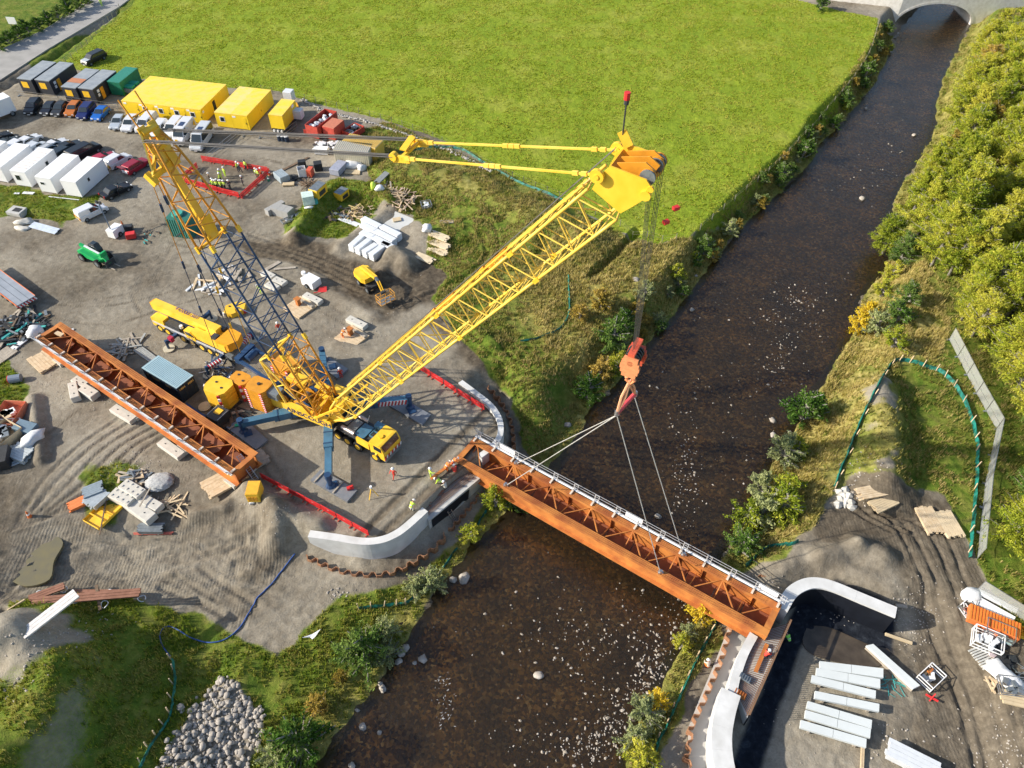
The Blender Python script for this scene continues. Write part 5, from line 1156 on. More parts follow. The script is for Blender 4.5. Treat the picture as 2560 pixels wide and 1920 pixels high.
mb=MB(); mb.box((2.95,0,1.2),(.04,.5,.35)); part('yellow_marking',mb,SIGN,T)
V_('van','white_silver',(.62,.64,.66),(530,320),(483,386),'white minibus with side windows at the right end of its row','minibus',(6.4,2.05,2.5),('solar','crew'),nm='minibus',group=gB)
V_('sal','black',(.012,.014,.018),(-25,357),(15,339),'black car cut off by the left edge behind the white cabins',group=gC)
V_('car','dark_green_grey',(.04,.05,.05),(2,370),(42,350),'dark green grey car beside the left edge of the picture',group=gC)
V_('small_van','white',(.75,.75,.76),(22,384),(76,354),'white van with yellow chevrons, leftmost white van behind the cabins','van',DM['small_van'],('chev',),group=gC)
V_('car','white',(.75,.75,.76),(60,364),(92,345),'small white car beyond the two white vans',group=gC)
V_('small_van','white_grey',(.6,.63,.66),(66,394),(118,362),'pale grey white van between white vans behind the ribbed roof cabin','van',(4.8,1.9,1.9),group=gC)
V_('suv','silver_grey',(.5,.52,.54),(103,392),(147,366),'silver estate car with dark roof glass behind the cabins',group=gC,extras=('rack',))
V_('car','white',(.75,.75,.76),(128,372),(156,358),'white hatchback beyond the silver estate car',group=gC)
V_('suv','dark_blue_grey',(.02,.03,.04),(145,395),(186,372),'dark estate car just left of the big black van',group=gC)
V_('car','black',(.012,.014,.018),(160,376),(192,362),'black hatchback nose out beyond the dark estate car',group=gC)
V_('van','black',(.015,.02,.024),(178,402),(246,366),'large black van with yellow rear chevrons and yellow side stripe','van',(5.6,2.0,2.0),('chev','crew'),group=gC)
V_('car','red',(.42,.02,.05),(243,408),(282,390),'small red hatchback left of the white chevron van',group=gC)
V_('small_van','white',(.75,.75,.76),(270,421),(323,390),'white small van with yellow chevron rear between two red cars','van',DM['small_van'],('chev','norear'),group=gC)
T=V_('suv','dark_red',(.30,.012,.03),(318,433),(366,404),'dark red estate car with its boot lid open beside the mast tip',group=gC)
mb=MB(); mb.box((-2.5,0,1.75),(.9,1.3,.06),rot=Matrix.Rotation(.3,3,'Y')); part('open_boot_lid',mb,M('car_dark_red',(.3,.012,.03)),T); mb=MB(); mb.box((-2.2,0,.8),(.3,1.2,.4)); part('boot_load',mb,WHI,T)
T=V_('sal','black',(.012,.014,.018),(264,492),(318,466),'black saloon car with rear doors open beside the rightmost white cabin')
for s in(-1,): mb=MB(); mb.box((-.2,s*1.3,.9),(.9,.05,.9),.9); part('open_door',mb,M('car_black',(.012,.014,.018)),T)
V_('small_van','white',(.75,.75,.76),(200,548),(262,519),'white small van with orange rear stripes alone beside the grass strip','van',DM['small_van'],('chev','norear'))
# pickup on the meadow
T=V_('suv','dark_pickup',(.02,.022,.026),(258,138),(213,160),'black pickup with pale bonnet parked on the meadow','pickup',(5.0,1.9,1.75),nm='pickup_truck')
mb=MB(); mb.box((-1.5,0,1.14),(1.7,1.6,.05)); part('load_bed',mb,GRYD,T); mb=MB(); mb.box((1.85,0,1.12),(1.1,1.5,.05)); part('pale_bonnet',mb,M('bonnet_pale',(.45,.5,.52),.3),T)
# white box lorry body at left edge
p=GR(-14,300); T=thing('box_lorry','white box lorry cut off by the left edge of the picture','lorry',(p.x,p.y,0),rad(50))
mb=MB(); mb.box((0,0,2.0),(7.5,2.5,2.6)); part('box_body',mb,WCB,T); mb=MB(); mb.box((0,0,.6),(7.5,1.0,.3)); part('lorry_chassis',mb,GRYD,T)
for x in(-2.8,-1.7,2.9):
    for s in(-1,1): wheel('wheel',(x,s*1.1,.48),(0,1,0),.48,.3,T,GRY)
# flatbed trailer at the left edge
a=G(40,735,1.3); az=AZ((-60,668),(62,760),1.3); T=thing('flatbed_trailer','long grey flatbed trailer with red and white striped rear edge','trailer',(*G(65,752,1.3).xy,0),az)
mb=MB(); mb.box((-6,0,1.25),(12,2.5,.14)); part('deck',mb,M('deck_grey',(.28,.31,.35),.5,.2,.12,.7,col2=(.36,.39,.43)),T)
for y in (-.42,.42): mb=MB(); mb.box((-6,y,1.33),(11.8,.03,.02)); part('deck_seam',mb,GRYD,T)
for y in(-1.27,1.27): mb=MB(); mb.box((-6,y,1.27),(12,.07,.2)); part('side_rail',mb,ORG,T)
mb=MB(); mb.box((-6,0,.95),(11.5,1.1,.4)); part('trailer_chassis',mb,GRYD,T)
mb=MB()
for k in range(12): mb.mat(WHI if k%2 else hazw).box((.05,-1.15+k*.21,1.0),(.06,.2,.42),rot=Matrix.Rotation(.5,3,'X'))
part('rear_stripes',mb,None,T)
for x in(-1.2,-2.5,-3.8,-5.1):
    for s in(-1,1): wheel('wheel',(x,s*1.0,.5),(0,1,0),.5,.3,T,GRY)
# green telehandler
p=GR(244,650); az=AZ((200,618),(288,655)); T=thing('telehandler','green telehandler with white topped boom and pallet forks','telehandler',tuple(p),az)
GN=M('plant_green',(.01,.36,.10),.4,0,.1,1); 
mb=MB(); mb.box((0,0,.95),(4.2,1.0,.55)); mb.prof([(-2.2,.7),(-2.2,1.5),(-1.6,1.7),(.9,1.3),(1.9,1.1),(1.9,.7)],-.95,-.2); part('chassis',mb,GN,T)
mb=MB(); mb.prof([(-.9,.7),(-1.0,2.2),(-.7,2.45),(.3,2.45),(.7,1.7),(.7,.7)],.2,1.05); cb=part('cab',mb,GRYD,T); mb=MB(); mb.prof([(-.8,1.4),(-.85,2.2),(.2,2.3),(.62,1.7),(.6,1.4)],.18,1.07); mb2=part('window',mb,GLS,cb)
mb=MB(); mb.box((-.2,.62,2.48),(.8,.6,.05)); part('roof_panel',mb,GLS,cb)
mb=MB(); mb.beam((-2.3,-.1,1.95),(2.2,-.1,1.35),.38,.42); bm=part('telescopic_boom',mb,GN,T); mb=MB(); mb.beam((-1.4,-.1,2.06),(1.6,-.1,1.64),.3,.06); part('boom_top_strip',mb,WHI,bm)
mb=MB(); mb.beam((2.2,-.1,1.5),(2.7,-.1,.5),.5,.5); mb.box((2.2,-.1,1.9),(.3,1.0,.6)); part('boom_nose',mb,GN,T)
mb=MB(); mb.box((2.85,0,.6),(.12,1.5,.9)); part('fork_carriage',mb,GRYD,T)
for y in(-.45,.45): mb=MB(); mb.box((3.45,y,.12),(1.2,.12,.06)); part('fork',mb,WOODG,T)
for x in(-1.6,1.5):
    for s in(-1,1): wheel('wheel',(x,s*1.0,.6),(0,1,0),.62,.42,T,GRY)
# yellow boom lift
p=GR(925,715); T=thing('boom_lift','yellow articulated boom lift with basket standing in the mud','boom lift',tuple(p),AZ((915,690),(985,755)))
mb=MB(); mb.box((0,0,.6),(2.6,1.3,.4)); part('chassis',mb,GRYD,T)
mb=MB(); mb.prism([(-2.0,-1.1),(-2.5,-.6),(-2.5,.6),(-2.0,1.15),(-.2,1.15),(.4,.8),(.4,-.8),(-.2,-1.1)],1.0,1.75); part('turntable',mb,YEL,T)
for s in (.1,.42): mb=MB(); mb.beam((-2.0,s,2.0),(1.6,s,2.3),.24,.3); part('lower_arm',mb,YEL,T)
mb=MB(); mb.beam((1.5,.25,2.3),(2.1,.25,2.0),.35,.4); part('knuckle',mb,GRY,T)
mb=MB(); mb.beam((2.1,.1,2.1),(3.9,-.3,1.5),.14,.16); mb.beam((2.1,.4,2.1),(3.9,-.05,1.5),.14,.16); part('fly_arm',mb,YEL,T)
BK=thing('x','','',(0,0,0)); bpy.data.objects.remove(BK)
bx=Vector((4.6,-.3,.7)); mb=MB()
for z in(0,.55,1.1):
    for (a,b) in (((-.6,-1.1),(.6,-1.1)),((.6,-1.1),(.6,1.1)),((.6,1.1),(-.6,1.1)),((-.6,1.1),(-.6,-1.1))): mb.beam(bx+Vector((a[0],a[1],z)),bx+Vector((b[0],b[1],z)),.06,.06)
for a in(-.6,.6):
    for b in(-1.1,-.36,.36,1.1): mb.beam(bx+Vector((a,b,0)),bx+Vector((a,b,1.1)),.06,.06)
bs=part('basket',mb,M('basket_orange',(.62,.3,.05),.5),T); mb=MB(); mb.box(bx+Vector((0,0,.0)),(1.2,2.2,.05)); part('basket_floor',mb,GRY,bs); mb=MB(); mb.box(bx+Vector((-.45,0,1.1)),(.35,.7,.25)); part('control_box',mb,GRYD,bs)
for x in(-1.1,1.1):
    for s in(-1,1): wheel('wheel',(x,s*.95,.5),(0,1,0),.5,.35,T,GRY)
# mobile telescopic crane behind
a=G(392,770,2.6); b=G(590,860,2.6); az=math.atan2(b.y-a.y,b.x-a.x); c=(a+b)/2; Lc=(b-a).length
T=thing('mobile_crane','yellow telescopic mobile crane with lowered boom and outriggers beside the mast','mobile crane',(c.x,c.y,0),az)
mb=MB(); mb.box((0,-.0,1.15),(Lc,2.5,.6)); part('chassis',mb,GRY,T)
mb=MB(); mb.box((-.5,-1.28,1.5),(Lc*.9,.12,.25)); part('side_skirt',mb,M('skirt_grey',(.5,.5,.52),.5),T)
mb=MB(); mb.beam((-Lc*.54,.25,2.9),(Lc*.30,.25,3.2),1.0,1.1); bm=part('telescopic_boom',mb,YEL,T)
mb=MB(); mb.beam((-Lc*.56,.25,2.9),(-Lc*.40,.25,2.95),.8,.9); part('boom_head',mb,OCH,bm)
o=text('4-2000 301',.85,M('lettering_purple',(.10,.04,.16),.5),bm,(-1.4,.45,3.73),(1,0,.0),(0,1,0),ext=.01)
mb=MB(); mb.prism([(.6,-1.25),(.6,-.4),(2.2,-.4),(2.2,1.3),(Lc*.46,1.3),(Lc*.49,.6),(Lc*.49,-.7),(Lc*.46,-1.3)],1.9,3.0); part('superstructure',mb,YEL,T)
mb=MB(); mb.prism([(Lc*.36,-1.3),(Lc*.36,1.35),(Lc*.5,1.2),(Lc*.54,0),(Lc*.5,-1.2)],2.3,3.4); part('counterweight',mb,M('cw_orange',(.78,.34,.01),.45),T)
for x,y in((Lc*.30,.9),(Lc*.32,-.7)): mb=MB(); mb.box((x,y,3.2),(.8,.7,.55)); part('winch',mb,GRYD,T)
mb=MB(); mb.prof([(-.6,1.4),(-.7,2.6),(.4,2.7),(1.0,2.2),(1.0,1.4)],-1.35,-.5); cb=part('crane_cab',mb,YEL,T); mb=MB(); mb.prof([(-.5,2.0),(-.55,2.5),(.3,2.6),(.9,2.2),(.9,2.0)],-1.37,-.48); part('window',mb,GLS,cb)
mb=MB(); mb.prof([(-Lc*.5,.8),(-Lc*.5,2.1),(-Lc*.46,2.4),(-Lc*.33,2.4),(-Lc*.33,.8)],-1.3,-.35); cb=part('driver_cab',mb,YEL,T); mb=MB(); mb.box((-Lc*.5,-.8,1.8),(.06,.8,.6)); part('windscreen',mb,GLS,cb)
mb=MB(); mb.box((-Lc*.22,-.8,1.9),(2.4,.9,.6)); part('engine_deck',mb,GRYD,T); mb=MB(); mb.cyl((-Lc*.12,-.9,2.2),(-Lc*.12,-.9,2.6),.22,10); part('lamp_housing',mb,WHI,T)
for x in(-.42,-.32,-.12,.0,.12,.22,.32):
    for s in(-1,1): wheel('wheel',(Lc*x,s*1.1,.62),(0,1,0),.62,.42,T,YEL)
for (px,py,sd_) in ((420,866,'L'),(528,791,'R'),(632,843,'R2'),(520,931,'L2')):
    g=G(px,py,.5); inv=T.matrix_basis.inverted(); q=inv@Vector((g.x,g.y,.5)); x0=-Lc*.2 if 'L'==sd_ or sd_=='R' else Lc*.47
    mb=MB(); mb.beam((q.x*.9+x0*.1,0,1.15),(q.x,q.y,1.15),.4,.42); ob=part('outrigger_beam',mb,BLU,T)
    if sd_ in('R2','L2'):
        mb=MB(); dd=(Vector((q.x,q.y,1.15))-Vector((x0,0,1.15))).normalized()
        for k in range(10): mb.mat(WHI if k%2 else hazw).box(Vector((q.x,q.y,1.15))-dd*(.3+k*.18),(.2,.14,.46),math.atan2(dd.y,dd.x)+1.57) if 0 else mb.mat(WHI if k%2 else hazw).beam(Vector((q.x,q.y,1.15))-dd*(.3+k*.18),Vector((q.x,q.y,1.15))-dd*(.4+k*.18),.44,.46)
        part('hazard_stripes',mb,None,ob)
    mb=MB(); mb.cyl((q.x,q.y,1.5),(q.x,q.y,.2),.16,8); part('jack',mb,BLU,ob)
    mb=MB(); mb.cyl((0,0,0),(0,0,.14),.72,20); mb.mat(None) if 0 else None
    single('outrigger_pad',mb,M('pad_tan',(.52,.47,.35),.8,0,.1,3),'round tan pad under the mobile crane, '+{'L':'by its left front beam','R':'by the far side beam near the yellow weight','R2':'behind the striped far beam','L2':'beside the yellow counterweight stack'}[sd_],'outrigger pad',(g.x,g.y,hz(g.x,g.y)+.02),0,'outrigger pads of the mobile crane')
    if sd_=='L': mb=MB(); mb.box((q.x+.3,q.y+.6,1.4),(.6,.5,.7)); part('red_box',mb,M('box_crimson',(.4,.02,.06),.5),ob)
mb=MB(); 
for s in (0,.5): mb.beam((-.1+s,-1.5,0.1),(-.1+s,-1.32,2.0),.05,.05)
for k in range(6): mb.beam((-.1,-1.48+k*.03,.3+k*.3),(.4,-1.48+k*.03,.3+k*.3),.04,.04)
part('ladder',mb,CHR,T)
# superlift counterweight stacks on the ground
def cwstack(px,z,n,h,poly,rz,label,m=YEL,faces=True):
    c=G(*px,z); T=thing('counterweight_stack',label,'counterweight',(c.x,c.y,0),rz)
    for k in range(n):
        mb=MB(); j=random.uniform(-.03,.03); mb.prism([(x+j,y) for x,y in poly],z-(n-k)*h,z-(n-k-1)*h-.05); part('counterweight_slab',mb,m,T)
    mb=MB()
    for k in range(n):
        zz=z-(n-k)*h
        for i,(x,y) in enumerate((poly[2],poly[0])): mb.mat(WHI if (k+i)%2 else hazw).box((x*.98,y*.98,zz+h*.45),(.3,.3,h*.7),.5)
    part('hazard_edge',mb,None,T); 
    for x,y in((-.5,.3),(.6,-.2)): mb=MB(); mb.cyl((x,y,z-.06),(x,y,z+.02),.14,8); part('lifting_socket',mb,GRYD,T)
    return T
OC=[(-1.5,-.6),(-1.0,-1.3),(1.0,-1.3),(1.45,-.7),(1.5,.8),(.9,1.3),(-.7,1.3),(-1.5,.9)]
cwstack((545,962),3.0,5,.55,OC,rad(-25),'stack of yellow counterweight slabs standing nearest the grounded beam')
cwstack((600,944),2.9,5,.55,[(x*.8,y*.7) for x,y in OC],rad(-30),'yellow orange counterweight stack behind, between two other stacks',OCH)
cwstack((583,768),.8,1,.75,[(-1.2,-.7),(-.2,-1.3),(1.4,-.6),(1.5,.6),(.6,1.2),(-1.0,.6)],rad(10),'single bright yellow counterweight block lying alone beyond the mast foot')
cwstack((704,885),2.2,3,.55,[(x*.7,y*.6) for x,y in OC],rad(-20),'orange counterweight blocks between the blue superlift beams',OCH)
# ---------------------------------------------------------------- site clutter
def at(px,py): p=GR(px,py); return (p.x,p.y,p.z)
def planks(name,label,cat,px,L,W,layers,rz,m=None,pw=.22,ph=.07,jit=.12,group=None,z0=.08,bearers=True,gap=.02):
    m=m or WOOD; T=thing(name,label,cat,at(*px),rz,group)
    if bearers:
        for x in(-L*.32,L*.32): mb=MB(); mb.box((x,0,z0/2),(.1,W*1.05,z0)); part('bearer',mb,WOODG,T)
    n=max(1,int(W/pw))
    for k in range(layers):
        for i in range(n):
            if layers>2 and 0<k<layers-1 and 0<i<n-1: continue
            mb=MB(); mb.box((random.uniform(-jit,jit),-W/2+(i+.5)*W/n,z0+ph*(k+.5)),(L*random.uniform(.93,1),W/n-gap,ph-.012),random.uniform(-.012,.012)); part('plank',mb,m,T)
    return T
def heap(name,label,cat,px,r,n,L,m,hgt=.6,w=.1,nm='plank',mats=None):
    T=thing(name,label,cat,at(*px),random.random()*3)
    for i in range(n):
        a=random.random()*6.28; d=r*random.random()**.6; c=Vector((d*math.cos(a),d*math.sin(a)*.8,hgt*(1-d/r)*random.random()+.08)); e=random.random()*3.14; tl=random.uniform(-.2,.2); l=L*random.uniform(.4,1)
        v=Vector((math.cos(e)*math.cos(tl),math.sin(e)*math.cos(tl),math.sin(tl)))*l/2; mb=MB(); mb.beam(c-v,c+v,w*random.uniform(.6,1.3),w*.5); part(nm,mb,random.choice(mats) if mats else m,T)
    return T
def lump(name,label,cat,px,d,m,rz=0,seed=1,parts=None,sub=2,rough=.25,group=None,z=0):
    bm=bmesh.new(); bmesh.ops.create_icosphere(bm,subdivisions=sub,radius=1); rr=random.Random(seed)
    for v in bm.verts: k=1+rr.uniform(-rough,rough); v.co=Vector((v.co.x*d[0]/2*k,v.co.y*d[1]/2*k,max(v.co.z*k,-.5)*d[2]/2+d[2]*.25))
    me=bpy.data.meshes.new(name); bm.to_mesh(me); bm.free(); me.materials.append(m); p=at(*px)
    o=link(name,me,None,(p[0],p[1],p[2]+z),rz); me.polygons.foreach_set('use_smooth',[True]*len(me.polygons)); return tag(o,label,cat,group)
def crate(name,label,cat,px,d,m,rz=0,top=None,lid=None,slats=0,sm=None,group=None,z=0,foot=True,inner=None):
    p=at(*px); T=thing(name,label,cat,(p[0],p[1],p[2]+z),rz,group); mb=MB()
    if inner is None: mb.box((0,0,d[2]/2+.1),d)
    else:
        x,y,h=d
        for (c,q) in (((x/2,0),(.06,y)),((-x/2,0),(.06,y)),((0,y/2),(x,.06)),((0,-y/2),(x,.06))): mb.box((c[0],c[1],h/2+.1),(q[0],q[1],h))
        mb.box((0,0,.14),(x,y,.06))
    b=part('body',mb,m,T); b.modifiers.new('b','BEVEL').width=.03
    if foot:
        mb=MB(); mb.box((0,0,.05),(d[0]*.9,d[1]*.9,.1)); part('base',mb,GRYD,T)
    if lid: mb=MB(); mb.box((0,0,d[2]+.12),(d[0]*.96,d[1]*.96,.06)); part('lid',mb,lid,T)
    for i in range(slats): mb=MB(); mb.box((-d[0]/2+(i+.5)*d[0]/slats,0,d[2]+.13),(d[0]/slats*.55,d[1]*.98,.05)); part('slat',mb,sm or m,T)
    if inner:
        for i in range(7): mb=MB(); mb.box((random.uniform(-.3,.3)*d[0],random.uniform(-.3,.3)*d[1],d[2]*.7),(d[0]*.25,d[1]*.22,d[2]*.4),random.random()*3); part('load',mb,random.choice(inner),T)
    return T
def cage(name,label,cat,px,d,rz,loads,fr=None,group=None):
    T=thing(name,label,cat,at(*px),rz,group); x,y,h=d; fr=fr or CHR
    for z in(.1,h*.5,h):
        for a,b in (((-x/2,-y/2),(x/2,-y/2)),((x/2,-y/2),(x/2,y/2)),((x/2,y/2),(-x/2,y/2)),((-x/2,y/2),(-x/2,-y/2))): mb=MB(); mb.beam((*a,z),(*b,z),.07,.07); part('frame_rail',mb,fr,T)
    for a in(-x/2,x/2):
        for b in(-y/2,y/2): mb=MB(); mb.beam((a,b,0),(a,b,h),.07,.07); part('frame_post',mb,fr,T)
    for i in range(8): mb=MB(); mb.box((random.uniform(-.32,.32)*x,random.uniform(-.3,.3)*y,h*.35+random.random()*.3),(x*.25,y*.2,h*.4),random.random()*3); part('load',mb,random.choice(loads),T)
    return T
PLA=M('wrapped_pale',(.62,.65,.68),.5,0,.05,2); TAR=M('black_sheet',(.02,.022,.025),.6,0,.3,3,bump=.4); PNK=M('pale_pink',(.62,.5,.5),.6); TEAL=M('teal_plastic',(.05,.35,.33),.5); SKR=M('skip_red',(.45,.06,.04),.6,0,.2,2); TAN=M('tan_board',(.55,.44,.28),.8,0,.1,2); DKW=M('dark_timber',(.16,.11,.07),.85,0,.3,3)
WBG=M('white_bag',(.7,.71,.72),.7,0,.08,2,bump=.5,bscale=5)
# around the yellow cabins
crate('water_tank','pale wrapped cube tank behind the small yellow cabin','tank',(728,262),(1.6,1.5,1.7),PLA,-.2,z=.9)
crate('water_tank','white cube tank standing right of the small yellow cabin','tank',(750,303),(1.5,1.4,1.5),PLA,-.2,z=.6)
crate('orange_bin','orange tilted bin between the two cube tanks','bin',(741,285),(1.2,1.6,1.6),M('bin_orange',(.75,.36,.02),.5),.4)
for i,x in enumerate((700,709,718)):
    T=thing('drum','white topped dark drum, '+['left','middle','right'][i]+' one of three before the small yellow cabin','drum',at(x,351+i),0,'three drums'); mb=MB(); mb.cyl((0,0,0),(0,0,.9),.38,14); part('barrel',mb,DKB,T); mb=MB(); mb.cyl((0,0,.9),(0,0,1.0),.4,14); part('lid',mb,WHI,T)
def skip(label,px,d,rz,loads,cat='skip'):
    x,y,h=d; T=thing('rubbish_skip',label,cat,at(*px),rz); 
    for sx,sy,a,b in((1,0,.08,y),(-1,0,.08,y),(0,1,x,.08),(0,-1,x,.08)): mb=MB(); mb.box((sx*x/2,sy*y/2,h/2+.15),(a,b,h)); part('side_panel',mb,SKR,T)
    mb=MB(); mb.box((0,0,.2),(x,y,.1)); part('floor',mb,GRYD,T)
    for sx in(-1,1):
        for k in range(4): mb=MB(); mb.box((sx*(x/2+.06),-y*.36+k*y*.24,h/2+.15),(.08,.12,h)); part('rib',mb,SKR,T)
    for i in range(16): 
        bm=bmesh.new(); bmesh.ops.create_icosphere(bm,subdivisions=1,radius=1); 
        for v in bm.verts: v.co=Vector((v.co.x*.45,v.co.y*.4,v.co.z*.3))*random.uniform(.8,1.2)
        me=bpy.data.meshes.new('rubbish_bag'); bm.to_mesh(me); bm.free(); me.materials.append(random.choice(loads)); part('rubbish_bag',me,None,T,loc=(random.uniform(-.36,.36)*x,random.uniform(-.4,.42)*y,h*.75+random.random()*.2),rz=random.random()*3)
    return T
skip('large open red skip full of pale rubbish bags',(808,325),(2.4,6.0,2.1),rad(-24),[PLA,PLA,M('bag_blue',(.4,.5,.58),.5),GRY])
crate('compactor','closed red metal box with a white notice beside the large skip','skip',(838,338),(2.3,3.2,2.1),SKR,rad(-24),lid=M('rust_lid',(.5,.17,.1),.7))
skip('small low red skip holding grey scrap by the yellow container',(885,336),(2.2,3.2,1.0),rad(-35),[GRY,DKW,CHR])
crate('small_bin','black lidded low red bin left of the large skip','bin',(772,333),(1.3,1.1,.9),SKR,-.1,lid=TAR)
heap('rubbish_heap','heap of white and black rubbish in front of the red skips','rubbish',(818,368),2.6,34,1.3,None,.7,.5,'rubbish_piece',[WHI,WHI,PLA,TAR,GRYD])
crate('quad_bike','small white machine with black wheels near the rubbish heap','machine',(806,383),(2.2,1.2,.9),WHI,-.1)
def mesh_fence(pts,label,cat='fence',H=2.0,z=None,net=True,lean=0):
    NET=MATS.get('debris_net')
    if not NET:
        NET=bpy.data.materials.new('debris_net'); NET.use_nodes=True; n=NET.node_tree.nodes; l=NET.node_tree.links; tr=n.new('ShaderNodeBsdfTransparent'); mx=n.new('ShaderNodeMixShader'); mx.inputs[0].default_value=.42
        b=n['Principled BSDF']; b.inputs['Base Color'].default_value=(.55,.57,.56,1); b.inputs['Roughness'].default_value=.7; l.new(tr.outputs[0],mx.inputs[1]); l.new(b.outputs[0],mx.inputs[2]); l.new(mx.outputs[0],n['Material Output'].inputs[0]); MATS['debris_net']=NET
    P=[GR(*p) for p in pts]; T=thing('mesh_fence',label,cat,tuple(P[0])); o=P[0]
    for a,b in zip(P[:-1],P[1:]):
        L=(b-a).length; n=max(1,round(L/3.5))
        for i in range(n):
            p=a.lerp(b,i/n)-o; q=a.lerp(b,(i+.97)/n)-o; mb=MB()
            for zz in(.15,H*.5,H): mb.beam(p+Vector((0,0,zz)),q+Vector((0,0,zz)),.045,.045)
            for f in(0,1): c=p.lerp(q,f); mb.beam(c,c+Vector((0,0,H)),.045,.045)
            pn=part('fence_panel',mb,CHR,T)
            if net: mb=MB(); mb.add([p+Vector((0,0,.15)),q+Vector((0,0,.15)),q+Vector((0,0,H)),p+Vector((0,0,H))],[(0,1,2,3)]); part('mesh_infill',mb,NET,pn)
            mb=MB(); mb.box(p+Vector((0,0,.07)),(.65,.22,.14),math.atan2((q-p).y,(q-p).x)+1.57); part('fence_foot',mb,GRY,T)
    return T
mesh_fence([(48,240),(150,252),(256,267),(300,273)],'pale mesh fence in front of the charcoal cabins',H=1.0,net=False)
mesh_fence([(545,333),(610,340),(690,350)],'thin mesh fence in front of the two yellow cabins',H=1.1,net=False)
mesh_fence([(520,402),(600,338)],'thin mesh fence beside the minibus',H=1.2,net=False)
mesh_fence([(700,352),(745,318)],'thin mesh fence running to the cube tank',H=1.2,net=False)
mesh_fence([(2372,850),(2440,985),(2490,1075),(2462,1210),(2442,1400)],'long pale mesh fence between the green net and the trees',H=2.1)
mesh_fence([(2440,1478),(2570,1560)],'mesh fence panels beside the white boards at the right edge',H=2.0)
# field fences
POST=M('fence_post',(.30,.28,.2),.9)
def post_fence(pts,label,n,h=1.15,wires=2,m=None):
    P=smoothline([Vector((*GR(*p).xy,0)) for p in pts],4); D_=[0]
    for i in range(1,len(P)): D_.append(D_[-1]+(P[i]-P[i-1]).length)
    f=lambda s:Vector((np.interp(s,D_,[p.x for p in P]),np.interp(s,D_,[p.y for p in P]),0))
    o=f(0); o.z=hz(o.x,o.y); T=thing('wire_fence',label,'fence',tuple(o)); prev=None
    for i in range(n+1):
        q=f(D_[-1]*i/n); q.z=hz(q.x,q.y); q-=o; mb=MB(); mb.beam(q-Vector((0,0,.3)),q+Vector((0,0,h)),.085,.085); part('fence_post',mb,m or POST,T)
        if prev is not None:
            for k in range(wires): mb=MB(); mb.beam(prev+Vector((0,0,h*(.95-k*.4))),q+Vector((0,0,h*(.95-k*.4))),.012,.012); part('wire',mb,POST,T)
        prev=q
post_fence([(300,22),(240,88),(160,165),(120,180)],'post and wire fence between the road verge and the meadow',14)
post_fence([(655,228),(760,250),(860,275),(960,302),(1060,335)],'post and wire fence along the near edge of the meadow',15)
post_fence([(1060,335),(1160,385),(1290,450),(1420,505),(1560,570),(1655,605),(1690,600)],'post and wire fence between meadow and overgrown bund',22)
post_fence([(1750,575),(1850,490),(1965,390),(2060,285),(2120,215),(2170,140),(2195,60)],'post and wire fence between meadow and river bank',24)
T=thing('drystone_edge','low rough stone edging between yard and meadow','stone edging',tuple(GR(850,290)));T0=T.location.copy()
rp=smoothline([Vector((*GR(a,b).xy,0)) for a,b in [(755,250),(820,282),(900,300),(980,325),(1060,352),(1140,385),(1230,430)]],22)
STM=M('field_stone',(.34,.32,.29),.9,0,.2,4,col2=(.52,.49,.45))
def rockmesh(seed,s=(1,1,.7),m=None,sub=1,name='stone'):
    bm=bmesh.new(); bmesh.ops.create_icosphere(bm,subdivisions=sub,radius=.5); rr=random.Random(seed)
    for v in bm.verts: k=1+rr.uniform(-.22,.22); v.co=Vector((v.co.x*s[0]*k,v.co.y*s[1]*k,v.co.z*s[2]*k))
    me=bpy.data.meshes.new(name); bm.to_mesh(me); bm.free(); me.materials.append(m or STM); 
    if sub>1: me.polygons.foreach_set('use_smooth',[True]*len(me.polygons))
    return me
RM=[rockmesh(i,(1,.8,.65)) for i in range(8)]
for i,p in enumerate(rp):
    for k in range(2):
        o=link('stone',RM[(i+k)%8],T,(p.x-T0.x+random.uniform(-.3,.3),p.y-T0.y+random.uniform(-.3,.3),hz(p.x,p.y)-T0.z+.1),random.random()*6); s=random.uniform(.25,.6); o.scale=(s,s,s)
# store area
crate('metal_box','grey blue metal site box at the left of the stored materials','box',(706,449),(1.6,2.4,1.0),M('box_bluegrey',(.3,.36,.4),.6),rad(40),slats=5)
crate('white_tub','white tub between black bins in the stored materials','tub',(757,440),(1.2,1.2,1.4),WBG,.3,inner=[GRY,PNK])
crate('black_bin','black wheeled bin behind the white tub','bin',(757,418),(1.2,.9,1.1),TAR,.2)
crate('black_bin','black box bin at the right of the stored materials','bin',(797,424),(1.3,1.2,1.2),TAR,.3)
crate('red_box','red upright box among the stored materials','box',(778,440),(.8,1.2,1.3),M('box_red',(.6,.1,.05),.6),-.2)
crate('plywood_box','light plywood sheet pile in front of the dark coil','timber',(722,463),(1.8,.9,.25),TAN,.1)
heap('black_hoses','tangle of black hoses and coils among the stored materials','hoses',(742,447),1.1,12,1.4,TAR,.6,.22,'hose')
heap('brown_poles','bundle of brown poles beside the grass bund','poles',(768,462),1.5,22,3.2,DKW,.5,.12)
planks('timber_rail','long thin timber rails lying left of the stored materials','timber',(728,416),7.5,.5,1,rad(48),DKW,jit=.3)
crate('covered_trailer','small red and blue grey covered trailer before the cream container','trailer',(848,428),(1.7,3.0,1.0),M('tarp_bluegrey',(.3,.32,.4),.6),rad(-20)); 
lump('white_bulk_bag','white bulk bags against the cream container','bag',(880,418),(3.0,1.6,1.4),WBG,.1,3)
planks('board_stack','beige boards on trestles beside the white bulk bags','timber',(882,432),2.6,1.2,2,-.1,TAN)
lump('white_bulk_bag','large white bag right of the beige boards','bag',(905,425),(1.5,1.2,1.3),WBG,.4,5)
